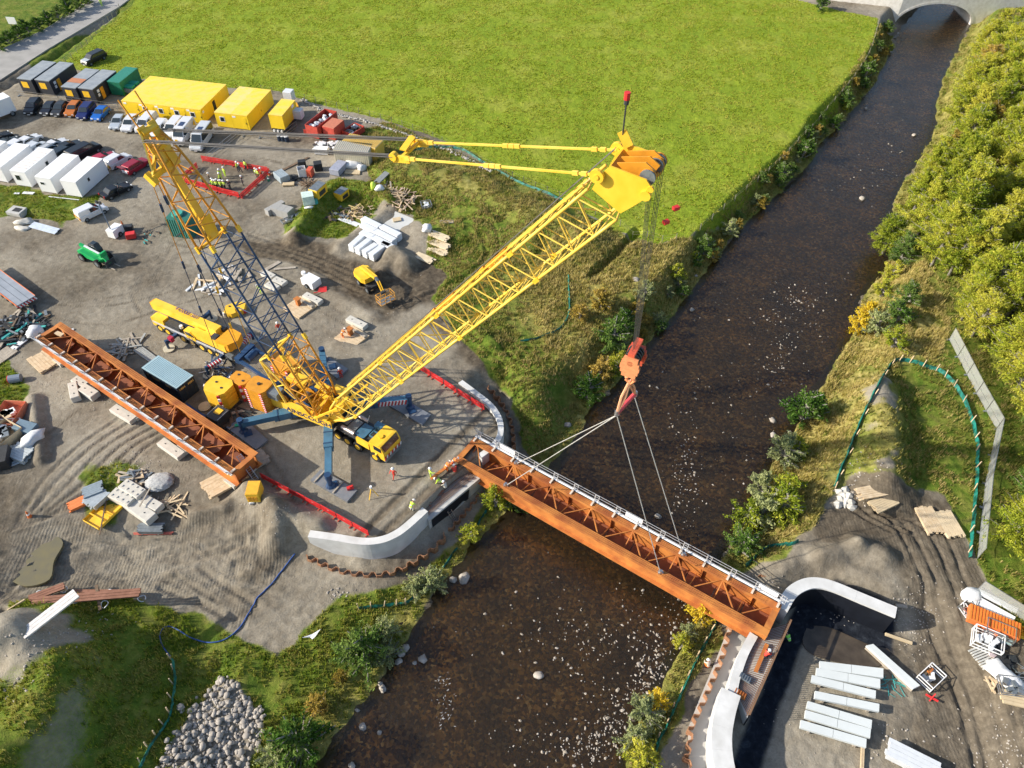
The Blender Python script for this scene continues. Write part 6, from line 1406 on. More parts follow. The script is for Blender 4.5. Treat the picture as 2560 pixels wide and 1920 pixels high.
planks('mesh_bundle','long grey stack of mesh panels with green edging on the grass','mesh stack',(965,437),5.2,1.0,3,AZ((945,455),(998,405)),M('mesh_grey',(.25,.27,.27),.7),pw=.2)
# generators by the bund
def genset(label,px,d,rz,m=YEL):
    T=crate('generator',label,'generator',px,d,m,rz,lid=GRY); mb=MB(); mb.box((d[0]/2,0,d[2]*.5),(.06,d[1]*.6,d[2]*.5)); part('grille',mb,GRYD,T); return T
genset('yellow generator with grey top and open flap inside the grass bund',(798,488),(1.5,2.5,1.5),rad(-25)); 
genset('rounded yellow fuel tank at the right inside the grass bund',(856,495),(1.4,2.0,1.2),rad(-30))
crate('water_tank','pale green white cube tank beside the yellow generator','tank',(773,508),(1.7,1.6,1.5),M('tank_palegreen',(.55,.68,.62),.5),.3)
T=thing('barrel','small teal barrel beside the pale cube tank','barrel',at(789,508)); mb=MB(); mb.cyl((0,0,0),(0,0,.6),.4,12); part('barrel_body',mb,TEAL,T)
lump('stone_lumps','small white bags at the foot of the pale cube tank','bag',(772,520),(1.3,.6,.35),WBG,.2,8)
def blocks(label,px,rz,n,d=(1.6,.7,.6),lay=2,m=None):
    T=thing('block_pallet',label,'block stack',at(*px),rz)
    for k in range(lay):
        for i in range(n): mb=MB(); mb.box(((i-(n-1)/2)*(d[0]/n),0,d[2]*(k+.5)/lay*1.0+.08),(d[0]/n-.03,d[1],d[2]/lay-.02)); part('block',mb,m or M('grey_block',(.33,.33,.32),.9,0,.08,4),T)
    mb=MB(); mb.box((0,0,.04),(d[0],d[1],.08)); part('pallet',mb,WOODG,T); return T
blocks('long slotted grey block stack left of the grass bund',(690,527),rad(50),6,(3.2,.9,.9))
blocks('solid grey block stack beside the slotted one',(710,537),rad(-25),3,(3.0,1.6,1.2))
cage('steel_stillage','flat grey steel frame beside the grey block stacks','steel frame',(730,549),(3.2,1.0,.35),rad(38),[GRY,CHR],GRY)
heap('torn_sheets','torn black sheets and poles lying at the foot of the bund','sheeting',(850,540),2.4,26,1.8,None,.25,.4,'sheet_piece',[TAR,TAR,DKW,GRY])
heap('timber_heap','large tangled heap of pale broken timber on the grass','timber heap',(1000,497),2.9,90,2.4,None,1.1,.13,'plank',[WOOD,WOOD,M('timber_pink',(.6,.45,.35),.8),DKW])
heap('timber_heap','ragged timber heap beside the white wrapped blocks','timber heap',(893,533),2.5,75,1.8,None,1.1,.13,'plank',[WOOD,WOOD,DKW,M('timber_ochre',(.6,.46,.2),.8)])
heap('pallet_pieces','broken pallets with blue boards left of the large timber heap','timber',(975,470),1.6,14,2.2,None,.5,.22,'plank',[WOOD,WOODG,M('board_blue',(.2,.4,.5),.7)])
lump('hi_vis_bag','lime yellow bag upright beside a white sack','bag',(934,474),(.8,.8,1.9),M('bag_lime',(.55,.75,.08),.6),.2,4)
lump('white_sack','white sack between the lime bag and the broken pallets','bag',(949,474),(1.5,1.2,1.0),WBG,.2,6)
cage('wire_cage','pale square wire cage beside the large timber heap','cage',(1066,515),(1.5,1.5,.5),.3,[PLA],CHR)
for i,(px,lab,cw) in enumerate((((1117,556),'small brown timber frame lying on the grass',1.9),)): 
    T=thing('timber_frame',lab,'timber frame',at(*px),.05);  # a loose timber frame with a thin board set in it, not a hatch
    for y in(-.3,.3): mb=MB(); mb.box((0,y,.1),(cw,.08,.14)); part('rail',mb,WOODG,T)
    for x in(-cw/2,cw/2): mb=MB(); mb.box((x,0,.1),(.08,.66,.14)); part('rail',mb,WOODG,T)
    mb=MB(); mb.box((0,0,.06),(cw,.6,.04)); part('panel',mb,TAN,T)
T=thing('white_sheet','wide pale board sheet lying beside the wrapped blocks','board',(*G(992,553,.2).xy,0)); P=[G(a,b,.15)-G(992,553,.15) for a,b in [(948,552),(982,525),(1041,549),(1000,584)]]; mb=MB(); mb.prism([(p.x,p.y) for p in P],.06,.16); part('sheet',mb,M('pale_board',(.55,.56,.54),.7,0,.05,.8),T)
mb=MB(); mb.box((.0,.3,.3),(1.2,.9,.14),.3); mb2=part('rubble_on_sheet',mb,TAN,T)
PWB=M('wrapped_block',(.66,.69,.72),.55,0,.05,1.2)
kz=0
def wrapped(pa,pb,w,h,zt,lab):
    a=G(*pa,zt);b=G(*pb,zt); az=math.atan2(b.y-a.y,b.x-a.x); L=(b-a).length; c=(a+b)/2
    T=thing('wrapped_block',lab,'block',(c.x,c.y,0),az,'wrapped white blocks stacked on the yard')
    for k in range(2): mb=MB(); mb.box((0,0,h*(k+.5)/2+.05),(L,w,h/2-.03)); o=part('block',mb,PWB,T); bv=o.modifiers.new('b','BEVEL'); bv.width=.08; bv.segments=2
    mb=MB(); mb.box((0,0,.03),(L*.8,w*.9,.06)); part('bearer',mb,WOODG,T)
Sx=lambda x,y:(500+x*.2893,160+y*.2893)
for i,(a,b,lab) in enumerate((((1405,1325),(1555,1400),'in the far row at the left end'),((1565,1395),(1725,1475),'in the far row at the right end, below the board sheet'),((1395,1375),(1515,1435),'second row, left end'),((1515,1435),(1680,1520),'second row, right end'),((1390,1445),(1500,1490),'third row, left end'),((1500,1490),(1645,1565),'third row, right end'),((1565,1540),(1690,1590),'lowest right, by the gravel heap'))):
    wrapped(Sx(*a),Sx(*b),1.0,1.2,1.2,'long white wrapped block '+lab)
for i,(a,b) in enumerate((((1300,1570),(1400,1480)),((1355,1595),(1465,1510)),((1415,1620),(1525,1550)),((1475,1645),(1590,1560)))):
    wrapped(Sx(*a),Sx(*b),.95,1.2,1.2,'white wrapped block turned crosswise, %s of four in front'%['first from left','second from left','third from left','rightmost'][i])
planks('long_board','long flat pale board left of the wrapped blocks','board',(877,557),4.2,.9,1,AZ((855,548),(903,567)),PWB,pw=.45,jit=.02)
lump('bulk_bag','round white bulk bag alone on the grass','bag',(1068,577),(1.5,1.4,1.5),WBG,.2,9)
for px,lab,L,n in (((1097,592),'upper plank stack beside the bulk bag, planks askew',3.0,3),((1098,612),'middle pale plank stack on the grass',3.4,3),((1094,628),'third pale plank stack, partly in shadow',2.8,2),((1062,648),'lowest pale plank stack near the gravel heap',2.8,3)):
    planks('plank_stack',lab,'timber',px,L,1.3,n,rad(-32),M('new_timber',(.66,.55,.38),.8,0,.12,2),group='pale plank stacks on the grass',jit=.3)
# mid yard
T=crate('bowser','white water bowser with pale pink frame standing in the yard','bowser',(780,712),(2.2,1.6,1.1),WHI,rad(-35)); mb=MB(); mb.cyl((-1.5,.2,1.0),(-1.5,.2,1.4),.3,10); part('tank_neck',mb,WHI,T)
for s in(-1,1): wheel('wheel',(0,s*.9,.35),(0,1,0),.35,.2,T,GRY)
T=thing('warning_sign','folded red warning sign lying near the concrete block','sign',at(806,730),.3); mb=MB(); mb.add([(-.7,0,.1),(.6,-.3,.1),(.7,.4,.5),(-.2,.5,.5)],[(0,1,2,3)]); mb.box((-.9,0,.1),(.5,.1,.1)); part('sign_board',mb,RED,T)
CB=M('concrete_block',(.50,.48,.43),.9,0,.1,2,bump=.3,col2=(.6,.58,.52))
def cblock(px,d,rz,lab,studs=0,grp=None,m=None):
    T=thing('concrete_block',lab,'concrete block',at(*px),rz,grp); mb=MB(); mb.box((0,0,d[2]/2),d); o=part('block',mb,m or CB,T); bv=o.modifiers.new('b','BEVEL'); bv.width=.05
    for i in range(studs):
        for j in(-.25,.25): mb=MB(); mb.cyl((-d[0]/2+(i+.5)*d[0]/studs,j*d[1],d[2]),(-d[0]/2+(i+.5)*d[0]/studs,j*d[1],d[2]+.09),.12,8); part('stud',mb,m or CB,T)
    if not studs: 
        for x in(-d[0]*.25,d[0]*.25): mb=MB(); mb.box((x,0,d[2]+.02),(.14,.1,.05)); part('lifting_eye',mb,GRYD,T)
    return T
cblock((783,752),(2.9,1.0,.6),rad(-33),'long pale concrete block above the square timber base')
cblock((893,812),(3.0,1.0,.6),rad(-33),'long pale concrete block behind the orange worker')
cblock((672,692),(2.0,1.1,.5),rad(-35),'upper concrete block right of the blue mast section')
cblock((700,708),(2.0,1.1,.5),rad(-30),'middle pale concrete block right of the mast')
cblock((682,720),(2.0,1.1,.5),rad(-35),'lower concrete block right of the mast')
planks('timber_beams','two weathered beams beside the upper concrete block','timber',(678,668),3.5,.6,1,rad(48),WOODG,pw=.3,jit=.3); planks('timber_beams','single grey beam left of the excavated mud','timber',(714,672),3.2,.4,1,rad(8),WOODG,pw=.3)
def base(px,lab,pm):
    T=thing('grillage',lab,'timber grillage',at(*px),rad(-38))
    for i in range(6): mb=MB(); mb.box((0,-1.3+i*.52,.12),(3.2,.48,.24)); part('timber_mat',mb,WOOD,T)
    mb=MB(); mb.box((-.4,.2,.7),(.5,.5,1.0)); mb.box((-.4,.2,1.25),(.8,.7,.12)); part('steel_stub',mb,pm,T); mb=MB(); mb.box((.4,.9,.35),(2.2,.3,.25)); part('timber_beam',mb,WOODG,T)
base((750,770),'square timber base with a rusty steel stub nearer the mast',RUST); base((880,845),'square timber base with a rusty steel stub beside the orange worker',RUST)
heap('white_profiles','scattered white boards and profiles under the mast','boards',(530,712),2.6,26,3.2,None,.4,.3,'board',[WHI,PLA,WOOD,WOODG])
heap('white_profiles','blue grey sheets lying below the blue mast section','boards',(590,690),2.2,14,2.4,None,.4,.5,'board',[M('sheet_blue',(.1,.2,.35),.6),PLA,WOODG])
# left yard
T=thing('lighting_tower','white mobile lighting tower with folded mast beside a red machine','lighting tower',at(293,588),rad(-20)); mb=MB(); mb.box((0,0,.8),(1.3,2.0,1.2)); b=part('housing',mb,WHI,T); mb=MB(); mb.beam((0,-.6,1.5),(-2.3,1.2,4.2),.16,.16); part('mast',mb,GRY,T)
for k in(-.3,.3): mb=MB(); mb.box((-2.3+k,1.2,4.3),(.35,.2,.45)); part('lamp_head',mb,GRYD,T)
for s in(-1,1): wheel('wheel',(s*.7,0,.35),(1,0,0),.35,.2,T,GRY)
T=crate('red_pump','red and black pump machine right of the lighting tower','pump',(330,595),(1.3,.9,.8),RED,.3); crate('black_box','black grey box behind the red pump','box',(322,575),(1.4,.8,.7),GRYD,.2)
heap('pipe_bits','scattered pipe fittings on the ground right of the red pump','pipes',(372,592),1.8,12,1.0,None,.2,.15,'fitting',[GRYD,DKW,TEAL])
T=thing('traffic_cone','leaning orange cone behind the lighting tower','cone',at(308,565)); mb=MB(); mb.cyl((0,0,0),(0,0,.9),.22,10,.05); part('cone_body',mb,ORG,T); mb=MB(); mb.box((0,0,.03),(.5,.5,.06)); part('cone_base',mb,TAR,T)
for i,(px,lab) in enumerate((((75,1292),'orange cone in the tyre tracks at the lower left'),((674,437),'orange and white cone right of the enclosure corner'),((692,440),'cone standing between the enclosure and the stored materials'),((672,452),'green cone outside the enclosure corner'),((207,17),'orange cone beside the road at the top left'))):
    T=thing('traffic_cone',lab,'cone',at(*px)); mb=MB(); mb.cyl((0,0,0),(0,0,.95),.24,10,.05); part('cone_body',mb,GRN if 'green' in lab else ORG,T); mb=MB(); mb.cyl((0,0,.4),(0,0,.6),.17,10,.12); part('reflective_band',mb,WHI,T)
T=planks('roof_panels','pale blue white long panels lying by the ditch','panels',(112,572),5.0,1.3,2,AZ((80,566),(138,582)),M('panel_bluewhite',(.55,.62,.72),.5),pw=.45)
lump('broken_concrete','pale broken concrete lump left of the long panels','concrete',(62,558),(2.6,1.6,.9),CB,.3,12,rough=.35); lump('broken_concrete','flat concrete slab piece below the broken lump','concrete',(55,572),(2.6,1.2,.4),CB,-.3,14,rough=.3)
T=crate('manhole_box','grey concrete manhole box in the ditch','manhole',(48,538),(2.4,1.8,.9),CONC,rad(-15)); mb=MB(); mb.box((.2,0,1.02),(1.2,.9,.04)); part('opening',mb,TAR,T)
planks('board','small white board on the grass strip below the cabins','board',(72,484),1.8,.6,1,-.1,PWB,bearers=False); planks('board','tiny white board left of the other on the grass strip','board',(43,485),.9,.4,1,-.1,PWB,bearers=False)
planks('board','thin white rail on the grass below the rightmost cabins','board',(160,497),5.2,.15,1,rad(-10),PWB,bearers=False)
heap('net_heap','heap of black sheeting, timber and green netting at the left edge','debris heap',(45,822),4.0,110,2.2,None,.9,.28,'debris_piece',[TAR,TAR,GRYD,WOODG,DKW,TEAL,GRY])
lump('bulk_bag','white bulk bag full of brown material beside the grounded beam end','bag',(88,835),(2.2,1.8,1.5),WBG,.4,17); planks('white_planks','white planks sticking out beside the bulk bag','planks',(62,852),3.2,.8,2,AZ((35,855),(70,828)),WHI,jit=.5)
planks('board_pile','brown timber boards at the left edge','timber',(3,895),3.6,2.0,2,rad(60),WOODG); heap('dark_boards','dark metal sheets at the left edge above the boards','sheets',(5,850),1.6,12,2.4,None,.4,.4,'sheet',[GRYD,GRY])
# left edge clutter below
T=thing('drum','blue grey drum with red lid lying on the grass at the left edge','drum',at(28,956)); mb=MB(); mb.cyl((0,0,.5),(1.3,.3,.5),.5,14); part('barrel',mb,M('drum_bluegrey',(.16,.2,.26),.5),T); mb=MB(); mb.cyl((-.08,-.02,.5),(0,0,.5),.5,14); part('lid',mb,RED,T)
T=crate('open_bin','red orange open bin with timber inside near the left edge','bin',(30,1045),(2.6,3.4,1.0),M('bin_salmon',(.68,.22,.12),.6),rad(-4),inner=[WOOD,WOOD,TAN,WHI])
heap('steel_rods','pale scaffold rods beside the salmon bin','rods',(8,1050),1.6,18,3.0,None,.4,.12,'rod',[CHR,PLA])
cage('steel_stillage','grey steel stillage below the salmon bin','stillage',(30,1070),(2.2,1.2,.9),.1,[GRY,CHR])
crate('timber_crate','long tan timber crate holding pipes at the left edge','crate',(14,1102),(2.8,3.4,1.3),TAN,rad(-28),inner=[PLA,CHR,GRY])
crate('blue_crate','slate blue covered crate near the white bags','crate',(71,1078),(2.4,1.4,.9),M('slate_blue',(.13,.2,.26),.6),rad(-18)); 
lump('white_sheeting','crumpled white sheeting over a blue pallet','sheeting',(83,1100),(1.9,2.8,1.1),WBG,-.5,21,rough=.3)
planks('slatted_stack','grey white slatted stack of profiles','profiles',(57,1138),2.4,2.0,4,rad(-22),M('profile_grey',(.5,.54,.55),.5),pw=.26,ph=.16)
for px,lab in (((14,1140),'left'),((25,1136),'middle'),((34,1134),'right')): cblock(px,(.7,1.8,.5),rad(-12),lab+' small grey block of three beside the slatted stack')
planks('pipe_pair','white pipe and grey pipe lying below the slatted stack','pipes',(36,1160),3.0,.7,1,rad(32),PLA,pw=.35,gap=.12,bearers=False); crate('dark_tank','dark tank cut by the left edge below the blocks','tank',(-4,1160),(3,2.4,1.4),TAR,.3)
# supports of the grounded beam
inv=T1.matrix_basis.inverted()
for i,(xx,lab) in enumerate(((2.6,'first'),(9.5,'second'),(17.5,'third'),(26,'fourth'),(33.8,'last'))):
    for y,s in ((.4,'near'),(3.0,'far')):
        q=T1.matrix_basis@Vector((xx,y,0)); T=thing('trestle','%s %s side prop under the grounded beam'%(lab,s),'prop',(q.x,q.y,hz(q.x,q.y)),T1.rotation_euler[2]); hh=1.12-hz(q.x,q.y)
        mb=MB(); mb.box((0,0,.25),(1.6,.9,.5)); part('concrete_pad',mb,CB,T)
        mb=MB(); mb.beam((-.4,0,.5),(0,0,hh),.14,.14); mb.beam((.4,0,.5),(0,0,hh),.14,.14); part('strut',mb,DKW,T)
for px,d,lab in (((108,908),(3.4,2.2,.3),'weathered timber mat under the upper left of the grounded beam'),):
    planks('timber_mat',lab,'timber mat',px,3.6,2.2,2,rad(-40),WOOD,pw=.36,ph=.14)
cblock((190,985),(2.8,1.0,.8),rad(-62)+1.57*0,'concrete block leaning left below the grounded beam'); cblock((227,987),(2.4,1.2,.8),rad(-32),'wide concrete block lying below the grounded beam'); cblock((205,962),(2.2,1.0,.7),rad(-30),'concrete block half under the grounded beam')
cblock((312,1040),(3.6,1.1,.6),rad(-32),'long concrete block under the middle of the grounded beam'); cblock((431,1127),(3.6,1.1,.6),rad(-35),'long concrete block under the lower part of the grounded beam')
planks('timber_mat','large pale timber mat before the end of the grounded beam','timber mat',(563,1205),4.4,2.6,2,AZ((545,1215),(605,1185))*0+rad(38),WOOD,pw=.42,ph=.15,jit=.15)
planks('timber_mat','timber mat under the end of the grounded beam','timber mat',(632,1158),3.4,2.2,2,rad(38),WOODG,pw=.4,ph=.15)
heap('grey_plank_heap','heap of grey planks in the shadow behind the grounded beam','timber',(315,872),2.0,30,3.2,None,.6,.25,'plank',[M('plank_grey',(.33,.34,.33),.8),WOODG]); planks('grey_planks','grey planks pointing to the blue container','timber',(372,893),5.2,1.1,2,rad(-38),M('plank_grey',(.33,.34,.33),.8))
planks('white_rail','white rail beside the far flange of the grounded beam','rail',(243,878),2.6,.6,1,rad(-28),PLA); planks('white_rail','short white plank near the far corner of the grounded beam','rail',(173,828),1.2,.35,1,rad(30),PLA)
# by the crane
T=crate('power_pack','dark machine with yellow window between beam and outrigger','machine',(552,1052),(1.8,2.0,1.3),GRYD,rad(-30)); mb=MB(); mb.box((0,.2,1.45),(.8,.8,.1)); part('yellow_cover',mb,YEL,T); mb=MB(); 
for a in(-.8,.8): mb.beam((a,-.8,1.4),(a,.8,1.4),.06,.06)
part('frame_rail',mb,CHR,T)
mb=MB(); mb.cyl((0,0,0),(0,0,.18),.75,18); single('timber_disc',mb,TAN,'round brown timber disc on the ground left of the dark machine','disc',at(513,1018))
slab('blue_sheet','blue sheet lying beside the far end of the grounded beam','sheet',[(465,1005),(500,1030),(520,1040),(500,1050),(470,1030)],.3,.2,M('sheet_deepblue',(.02,.06,.2),.6))
heap('rope_bundle','tangle of steel parts behind the yellow counterweight stacks','machine parts',(553,925),2.2,36,2.6,None,1.2,.16,'steel_part',[GRY,CHR,GRYD,BLU])
heap('dark_timbers','dark beams lying beside the left outrigger mat','beams',(590,1048),2.4,14,4.0,None,.3,.3,'beam',[GRYD,WOODG,DKW]); crate('green_can','small bright green canister on the left outrigger mat','canister',(597,1068),(.7,.4,.4),M('can_green',(.02,.4,.22),.5),.3)
heap('small_gear','white and orange gear lying under the name plate side','gear',(712,1022),1.3,8,1.0,None,.2,.4,'gear_piece',[WHI,PLA,ORG])
T=crate('light_generator','small yellow generator left of the barrier row','generator',(641,1240),(1.3,1.7,1.4),YEL,.02,lid=M('lid_orange',(.8,.4,.03),.5)); 
for x in(-.35,.0,.35): mb=MB(); mb.box((x,-.88,.7),(.2,.05,.7)); part('vent',mb,OCH,T)
crate('white_can','small white box below the yellow generator','box',(631,1258),(.5,.4,.25),WHI,.3)
def ladder(label,p,q,w=.45,n=10):
    p=Vector(p);q=Vector(q); T=thing('ladder',label,'ladder',tuple(p)); d=q-p; s=Vector((-d.y,d.x,0)).normalized()*w/2
    for k in(-1,1): mb=MB(); mb.beam(s*k,d+s*k,.06,.08); part('stile',mb,CHR,T)
    for i in range(n): c=d*((i+.5)/n); mb=MB(); mb.beam(c-s,c+s,.04,.04); part('rung',mb,CHR,T)
ladder('grey ladder leaning on the near end of the grounded beam',GR(641,1200),G(596,1137,2.9),.5,14)
ladder('long ladder from the sheet piles up to the left abutment shelf',G(1140,1304,-3.2),G(1108,1252,-.6),.5,12)
# surveyor's tripod
T=thing('survey_tripod','yellow legged survey tripod on the crane platform','tripod',at(932,1240))
for a in(0,2.1,4.2): mb=MB(); mb.beam((math.cos(a)*.6,math.sin(a)*.6,0),(0,0,1.45),.07,.05); part('leg',mb,YEL,T)
mb=MB(); mb.cyl((0,0,1.45),(0,0,1.75),.14,10); part('instrument',mb,WHI,T)
# storage below the beam
heap('timber_bundle','rough grey bundle of short timbers at the grass patch','timber',(332,1195),1.5,30,1.8,None,.7,.2,'timber',[WOODG,WOOD,GRY]); lump('gravel_heap','small pale gravel heap right of the timber bundle','gravel heap',(400,1208),(3.0,2.4,.9),M('pale_gravel',(.42,.43,.43),.9,0,.2,6,bump=1),.2,33,sub=4,rough=.08)
cblock((337,1232),(2.9,1.3,.9),rad(-30),'studded concrete block at the back of the group of four',4); cblock((312,1252),(2.8,1.3,.9),rad(-25),'studded concrete block at the left of the group of four',4)
cblock((352,1282),(4.2,1.3,.9),rad(-33),'long concrete block at the front with timbers on it'); cblock((375,1262),(3.4,1.1,.8),rad(-28),'concrete block behind the long one with cross timbers')
heap('loose_timbers','thin timbers lying across the concrete blocks','timber',(372,1258),1.2,5,2.6,WOODG,1.1,.14); heap('plank_heap','pale plank bundle spread to the right of the blocks','timber',(428,1262),1.4,20,3.4,None,.5,.14,'plank',[WOOD,TAN])
planks('metal_stack','upper blue grey stack of metal profiles at the grass patch','profiles',(237,1232),2.0,1.5,3,rad(30),M('profile_bluegrey',(.28,.34,.38),.5,.3),pw=.24,ph=.2); planks('metal_stack','lower pale ribbed stack of metal profiles','profiles',(246,1252),2.2,1.8,3,rad(60),M('profile_pale',(.42,.47,.5),.5,.3),pw=.22,ph=.22)
planks('orange_poles','bundle of bright orange poles beside the metal stacks','poles',(206,1258),2.6,1.2,3,rad(36),M('pole_orange',(.75,.22,.06),.6),pw=.16,ph=.12)
T=crate('yellow_tray','yellow steel tray with cross bars on the grass patch','tray',(263,1285),(2.3,3.4,.35),YEL,rad(-28),inner=[]); mb=MB(); mb.beam((-1.2,1.6,.5),(1.9,-2.2,.5),.12,.1); part('wooden_pole',mb,DKW,T)
for k in(-.8,0,.2): mb=MB(); mb.box((0,k,.42),(2.3,.12,.08)); part('cross_bar',mb,YEL,T)
planks('steel_pack','small grey stack of steel sections above red poles','profiles',(380,1325),2.6,1.1,3,0,GRY,pw=.16,ph=.16); planks('red_poles','thin red poles on the track edge','poles',(383,1335),4.2,.3,1,.02,M('pole_red',(.5,.12,.08),.6),pw=.14,bearers=False)
# rusty sections lower left
RSB=M('rusty_brown',(.20,.085,.05),.8,0,.2,2,col2=(.30,.14,.09))
def longbars(label,a,b,w,n,m,z=.1,cat='steel sections',nm='steel_sections'):
    p=GR(*a);q=GR(*b); az=math.atan2(q.y-p.y,q.x-p.x); c=(p+q)/2; L=(q-p).length; T=thing(nm,label,cat,(c.x,c.y,max(p.z,q.z,hz(c.x,c.y))),az)
    for i in range(n): mb=MB(); mb.box((random.uniform(-.1,.1),(i-(n-1)/2)*w/n,z+.1),(L*random.uniform(.96,1),w/n-.03,.18)); part('section',mb,m,T)
    return T
longbars('long brown steel sections, lower pair lying on the grass edge',(78,1507),(372,1505),.9,3,RSB); longbars('upper right brown steel sections beside the long ones',(183,1485),(350,1492),.7,2,RSB)
longbars('short leaning brown sections at the left end of the long ones',(75,1500),(170,1475),.8,3,RSB); longbars('timber cross piece under the brown sections',(247,1470),(253,1528),.3,1,DKW)
longbars('white long boards on the bare mound',(82,1572),(216,1556),1.1,3,M('white_board',(.72,.68,.64),.7),cat='boards',nm='white_boards')
longbars('thin yellowish pole left of the brown sections',(28,1524),(75,1514),.15,1,WOOD,cat='pole',nm='pole')
for i,(x,y) in enumerate(((162,1478),(100,1490),(127,1492),(274,1485),(192,1505),(265,1515),(358,1500))):
    mb=MB(); tube(mb,[(.4*math.cos(t),.32*math.sin(t),.3+.1*math.sin(2*t)) for t in np.linspace(0,5.6,10)],.05,6); p=at(x,y); single('lifting_loop',mb,PLA,'pale rope loop on the brown steel sections','rope loop',(p[0],p[1],p[2]+.05),i,'rope loops on the brown sections')
def hose(label,pts,r,m,lift=.08,cat='hose',nm='hose',n=6):
    P=[GR(*p) for p in pts]; P=smoothline([Vector((p.x,p.y,0)) for p in P],6); o=P[0].copy(); Q=[]
    for p in P: Q.append(Vector((p.x-o.x,p.y-o.y,hz(p.x,p.y)+lift)))
    mb=MB(); tube(mb,Q,r,n); return single(nm,mb,m,label,cat,(o.x,o.y,0),0,None,True)
hose('long blue hose curling from the wing wall down to the green slope',[(738,1385),(715,1415),(680,1460),(640,1500),(610,1555),(575,1592),(530,1607),(480,1596),(445,1575),(425,1567),(408,1572),(400,1592),(410,1620),(427,1642)],.065,M('hose_blue',(.03,.09,.30),.5))
GNT=M('net_green',(.0,.07,.05),.6,0,.2,2,col2=(.01,.20,.16),thr=(.4,.6))
def netfence(label,pts,posts=True,h=.6,lay=.5,grp=None,pm=None):
    P=smoothline([Vector((*GR(*p).xy,0)) for p in pts],7); o=P[0].copy(); o.z=hz(o.x,o.y); T=thing('net_fence',label,'net fence',tuple(o)); vs=[];mb=MB(); n=len(P); pos=[]
    for i,p in enumerate(P):
        t=(P[min(i+1,n-1)]-P[max(i-1,0)]).normalized(); s=Vector((-t.y,t.x,0))*lay*.4*random.uniform(.6,1); z=hz(p.x,p.y); a=Vector((p.x,p.y,z+.05))-o; b=Vector((p.x,p.y,z+h*random.uniform(.85,1)))+s-o; c=Vector((p.x,p.y,z+.12))+s*1.6-o; vs+=[a,b,c]
        pos.append(a)
    fs=[]
    for i in range(n-1): k=3*i; fs+=[(k,k+3,k+4,k+1),(k+1,k+4,k+5,k+2)]
    mb.add(vs,fs); part('netting',mb,GNT,T)
    if posts:
        for i in range(0,n,5): mb=MB(); mb.beam(pos[i]-Vector((0,0,.2)),pos[i]+Vector((random.uniform(-.1,.25),.1,1.1)),.09,.09); part('post',mb,pm or WOOD,T)
    return T
netfence('green net fence looping round the right bank mound',[(2088,1222),(2105,1175),(2135,1100),(2165,1030),(2200,960),(2228,915),(2255,905),(2300,915),(2345,930),(2375,955),(2408,1005),(2432,1075),(2440,1120),(2438,1180),(2432,1260),(2425,1330),(2420,1395)])
netfence('teal green net strip on the lower right bank along the grass',[(1793,1545),(1770,1590),(1745,1635),(1715,1700),(1690,1755),(1665,1810),(1640,1860),(1628,1930)],h=.5)
netfence('crumpled green net under the shrubs beyond the beam',[(1865,1420),(1885,1400),(1920,1372),(1975,1365),(1995,1358)],False)
netfence('green net strip by the pale shrub below the wing wall',[(898,1525),(940,1520),(985,1515),(1018,1510),(1045,1487)],True,h=.4)
netfence('dark green net running down the shaded lower left slope',[(428,1650),(434,1690),(430,1740),(422,1790),(398,1830),(370,1870),(345,1920)],True,h=.4)
netfence('green net edge lying on the rough grass beside the ditch',[(1418,690),(1420,740),(1418,790),(1390,825),(1340,845),(1300,852)],False,h=.35)
netfence('green net along the top of the overgrown bund',[(1000,385),(1080,370),(1150,375),(1210,410),(1290,455),(1340,475),(1410,505)],False,h=.4)
netfence('short green net between the two shrubs on the left bank',[(1213,1275),(1195,1305),(1180,1335)],False,h=.4); netfence('green net piece on the bank below the rounder shrub',[(1140,1370),(1128,1385),(1105,1420)],False,h=.4)
# right bank storage
SLM=M('slab_pale',(.60,.64,.64),.8,0,.04,.8)
labs=['uppermost of the seven parallel slabs','second parallel slab from the top','third parallel slab from the top','fourth slab, lying apart in the middle','fifth slab, first of the lower three','sixth slab, middle of the lower three','lowest of the seven parallel slabs','slanting slab lying apart from the parallel ones']
for i,q in enumerate((((447,735),(997,798),(997,880),(450,800)),((420,793),(970,890),(970,970),(415,860)),((380,855),(933,990),(930,1057),(373,915)),((408,992),(963,1105),(960,1172),(402,1055)),((345,1080),(900,1245),(893,1318),(332,1140)),((325,1157),(890,1320),(882,1400),(318,1225)),((285,1243),(852,1407),(848,1483),(277,1310)),((850,600),(910,587),(1315,945),(1255,975)))):
    zt=-2.15 if i<7 else -2.3; P=[G(1920+a*.2893,1440+b*.2893,zt) for a,b in q]; c=sum(P,Vector())/4; T=thing('precast_slab','pale precast concrete slab, '+labs[i],'slab',(c.x,c.y,zt-.7),0,'precast slabs on the right bank'); Q=[p-c for p in P]
    for f0,f1 in ((0,.497),(.503,1)):
        u=[Q[0].lerp(Q[1],f0),Q[0].lerp(Q[1],f1),Q[3].lerp(Q[2],f1),Q[3].lerp(Q[2],f0)]; mb=MB(); mb.prism([(p.x,p.y) for p in u],.42,.7); part('slab_half',mb,SLM,T)
    for f in(.15,.85): a=Q[0].lerp(Q[1],f);b=Q[3].lerp(Q[2],f); mb=MB(); mb.beam((a.x,a.y,.2),(b.x,b.y,.2),.2,.42); part('bearer',mb,WOODG,T)
cage('wire_cage','white wire cage of brown parts at the end of the slanting slab','cage',(2322,1698),(2.0,1.5,.9),rad(35),[RUST,WHI,DKW,CHR],WHI)
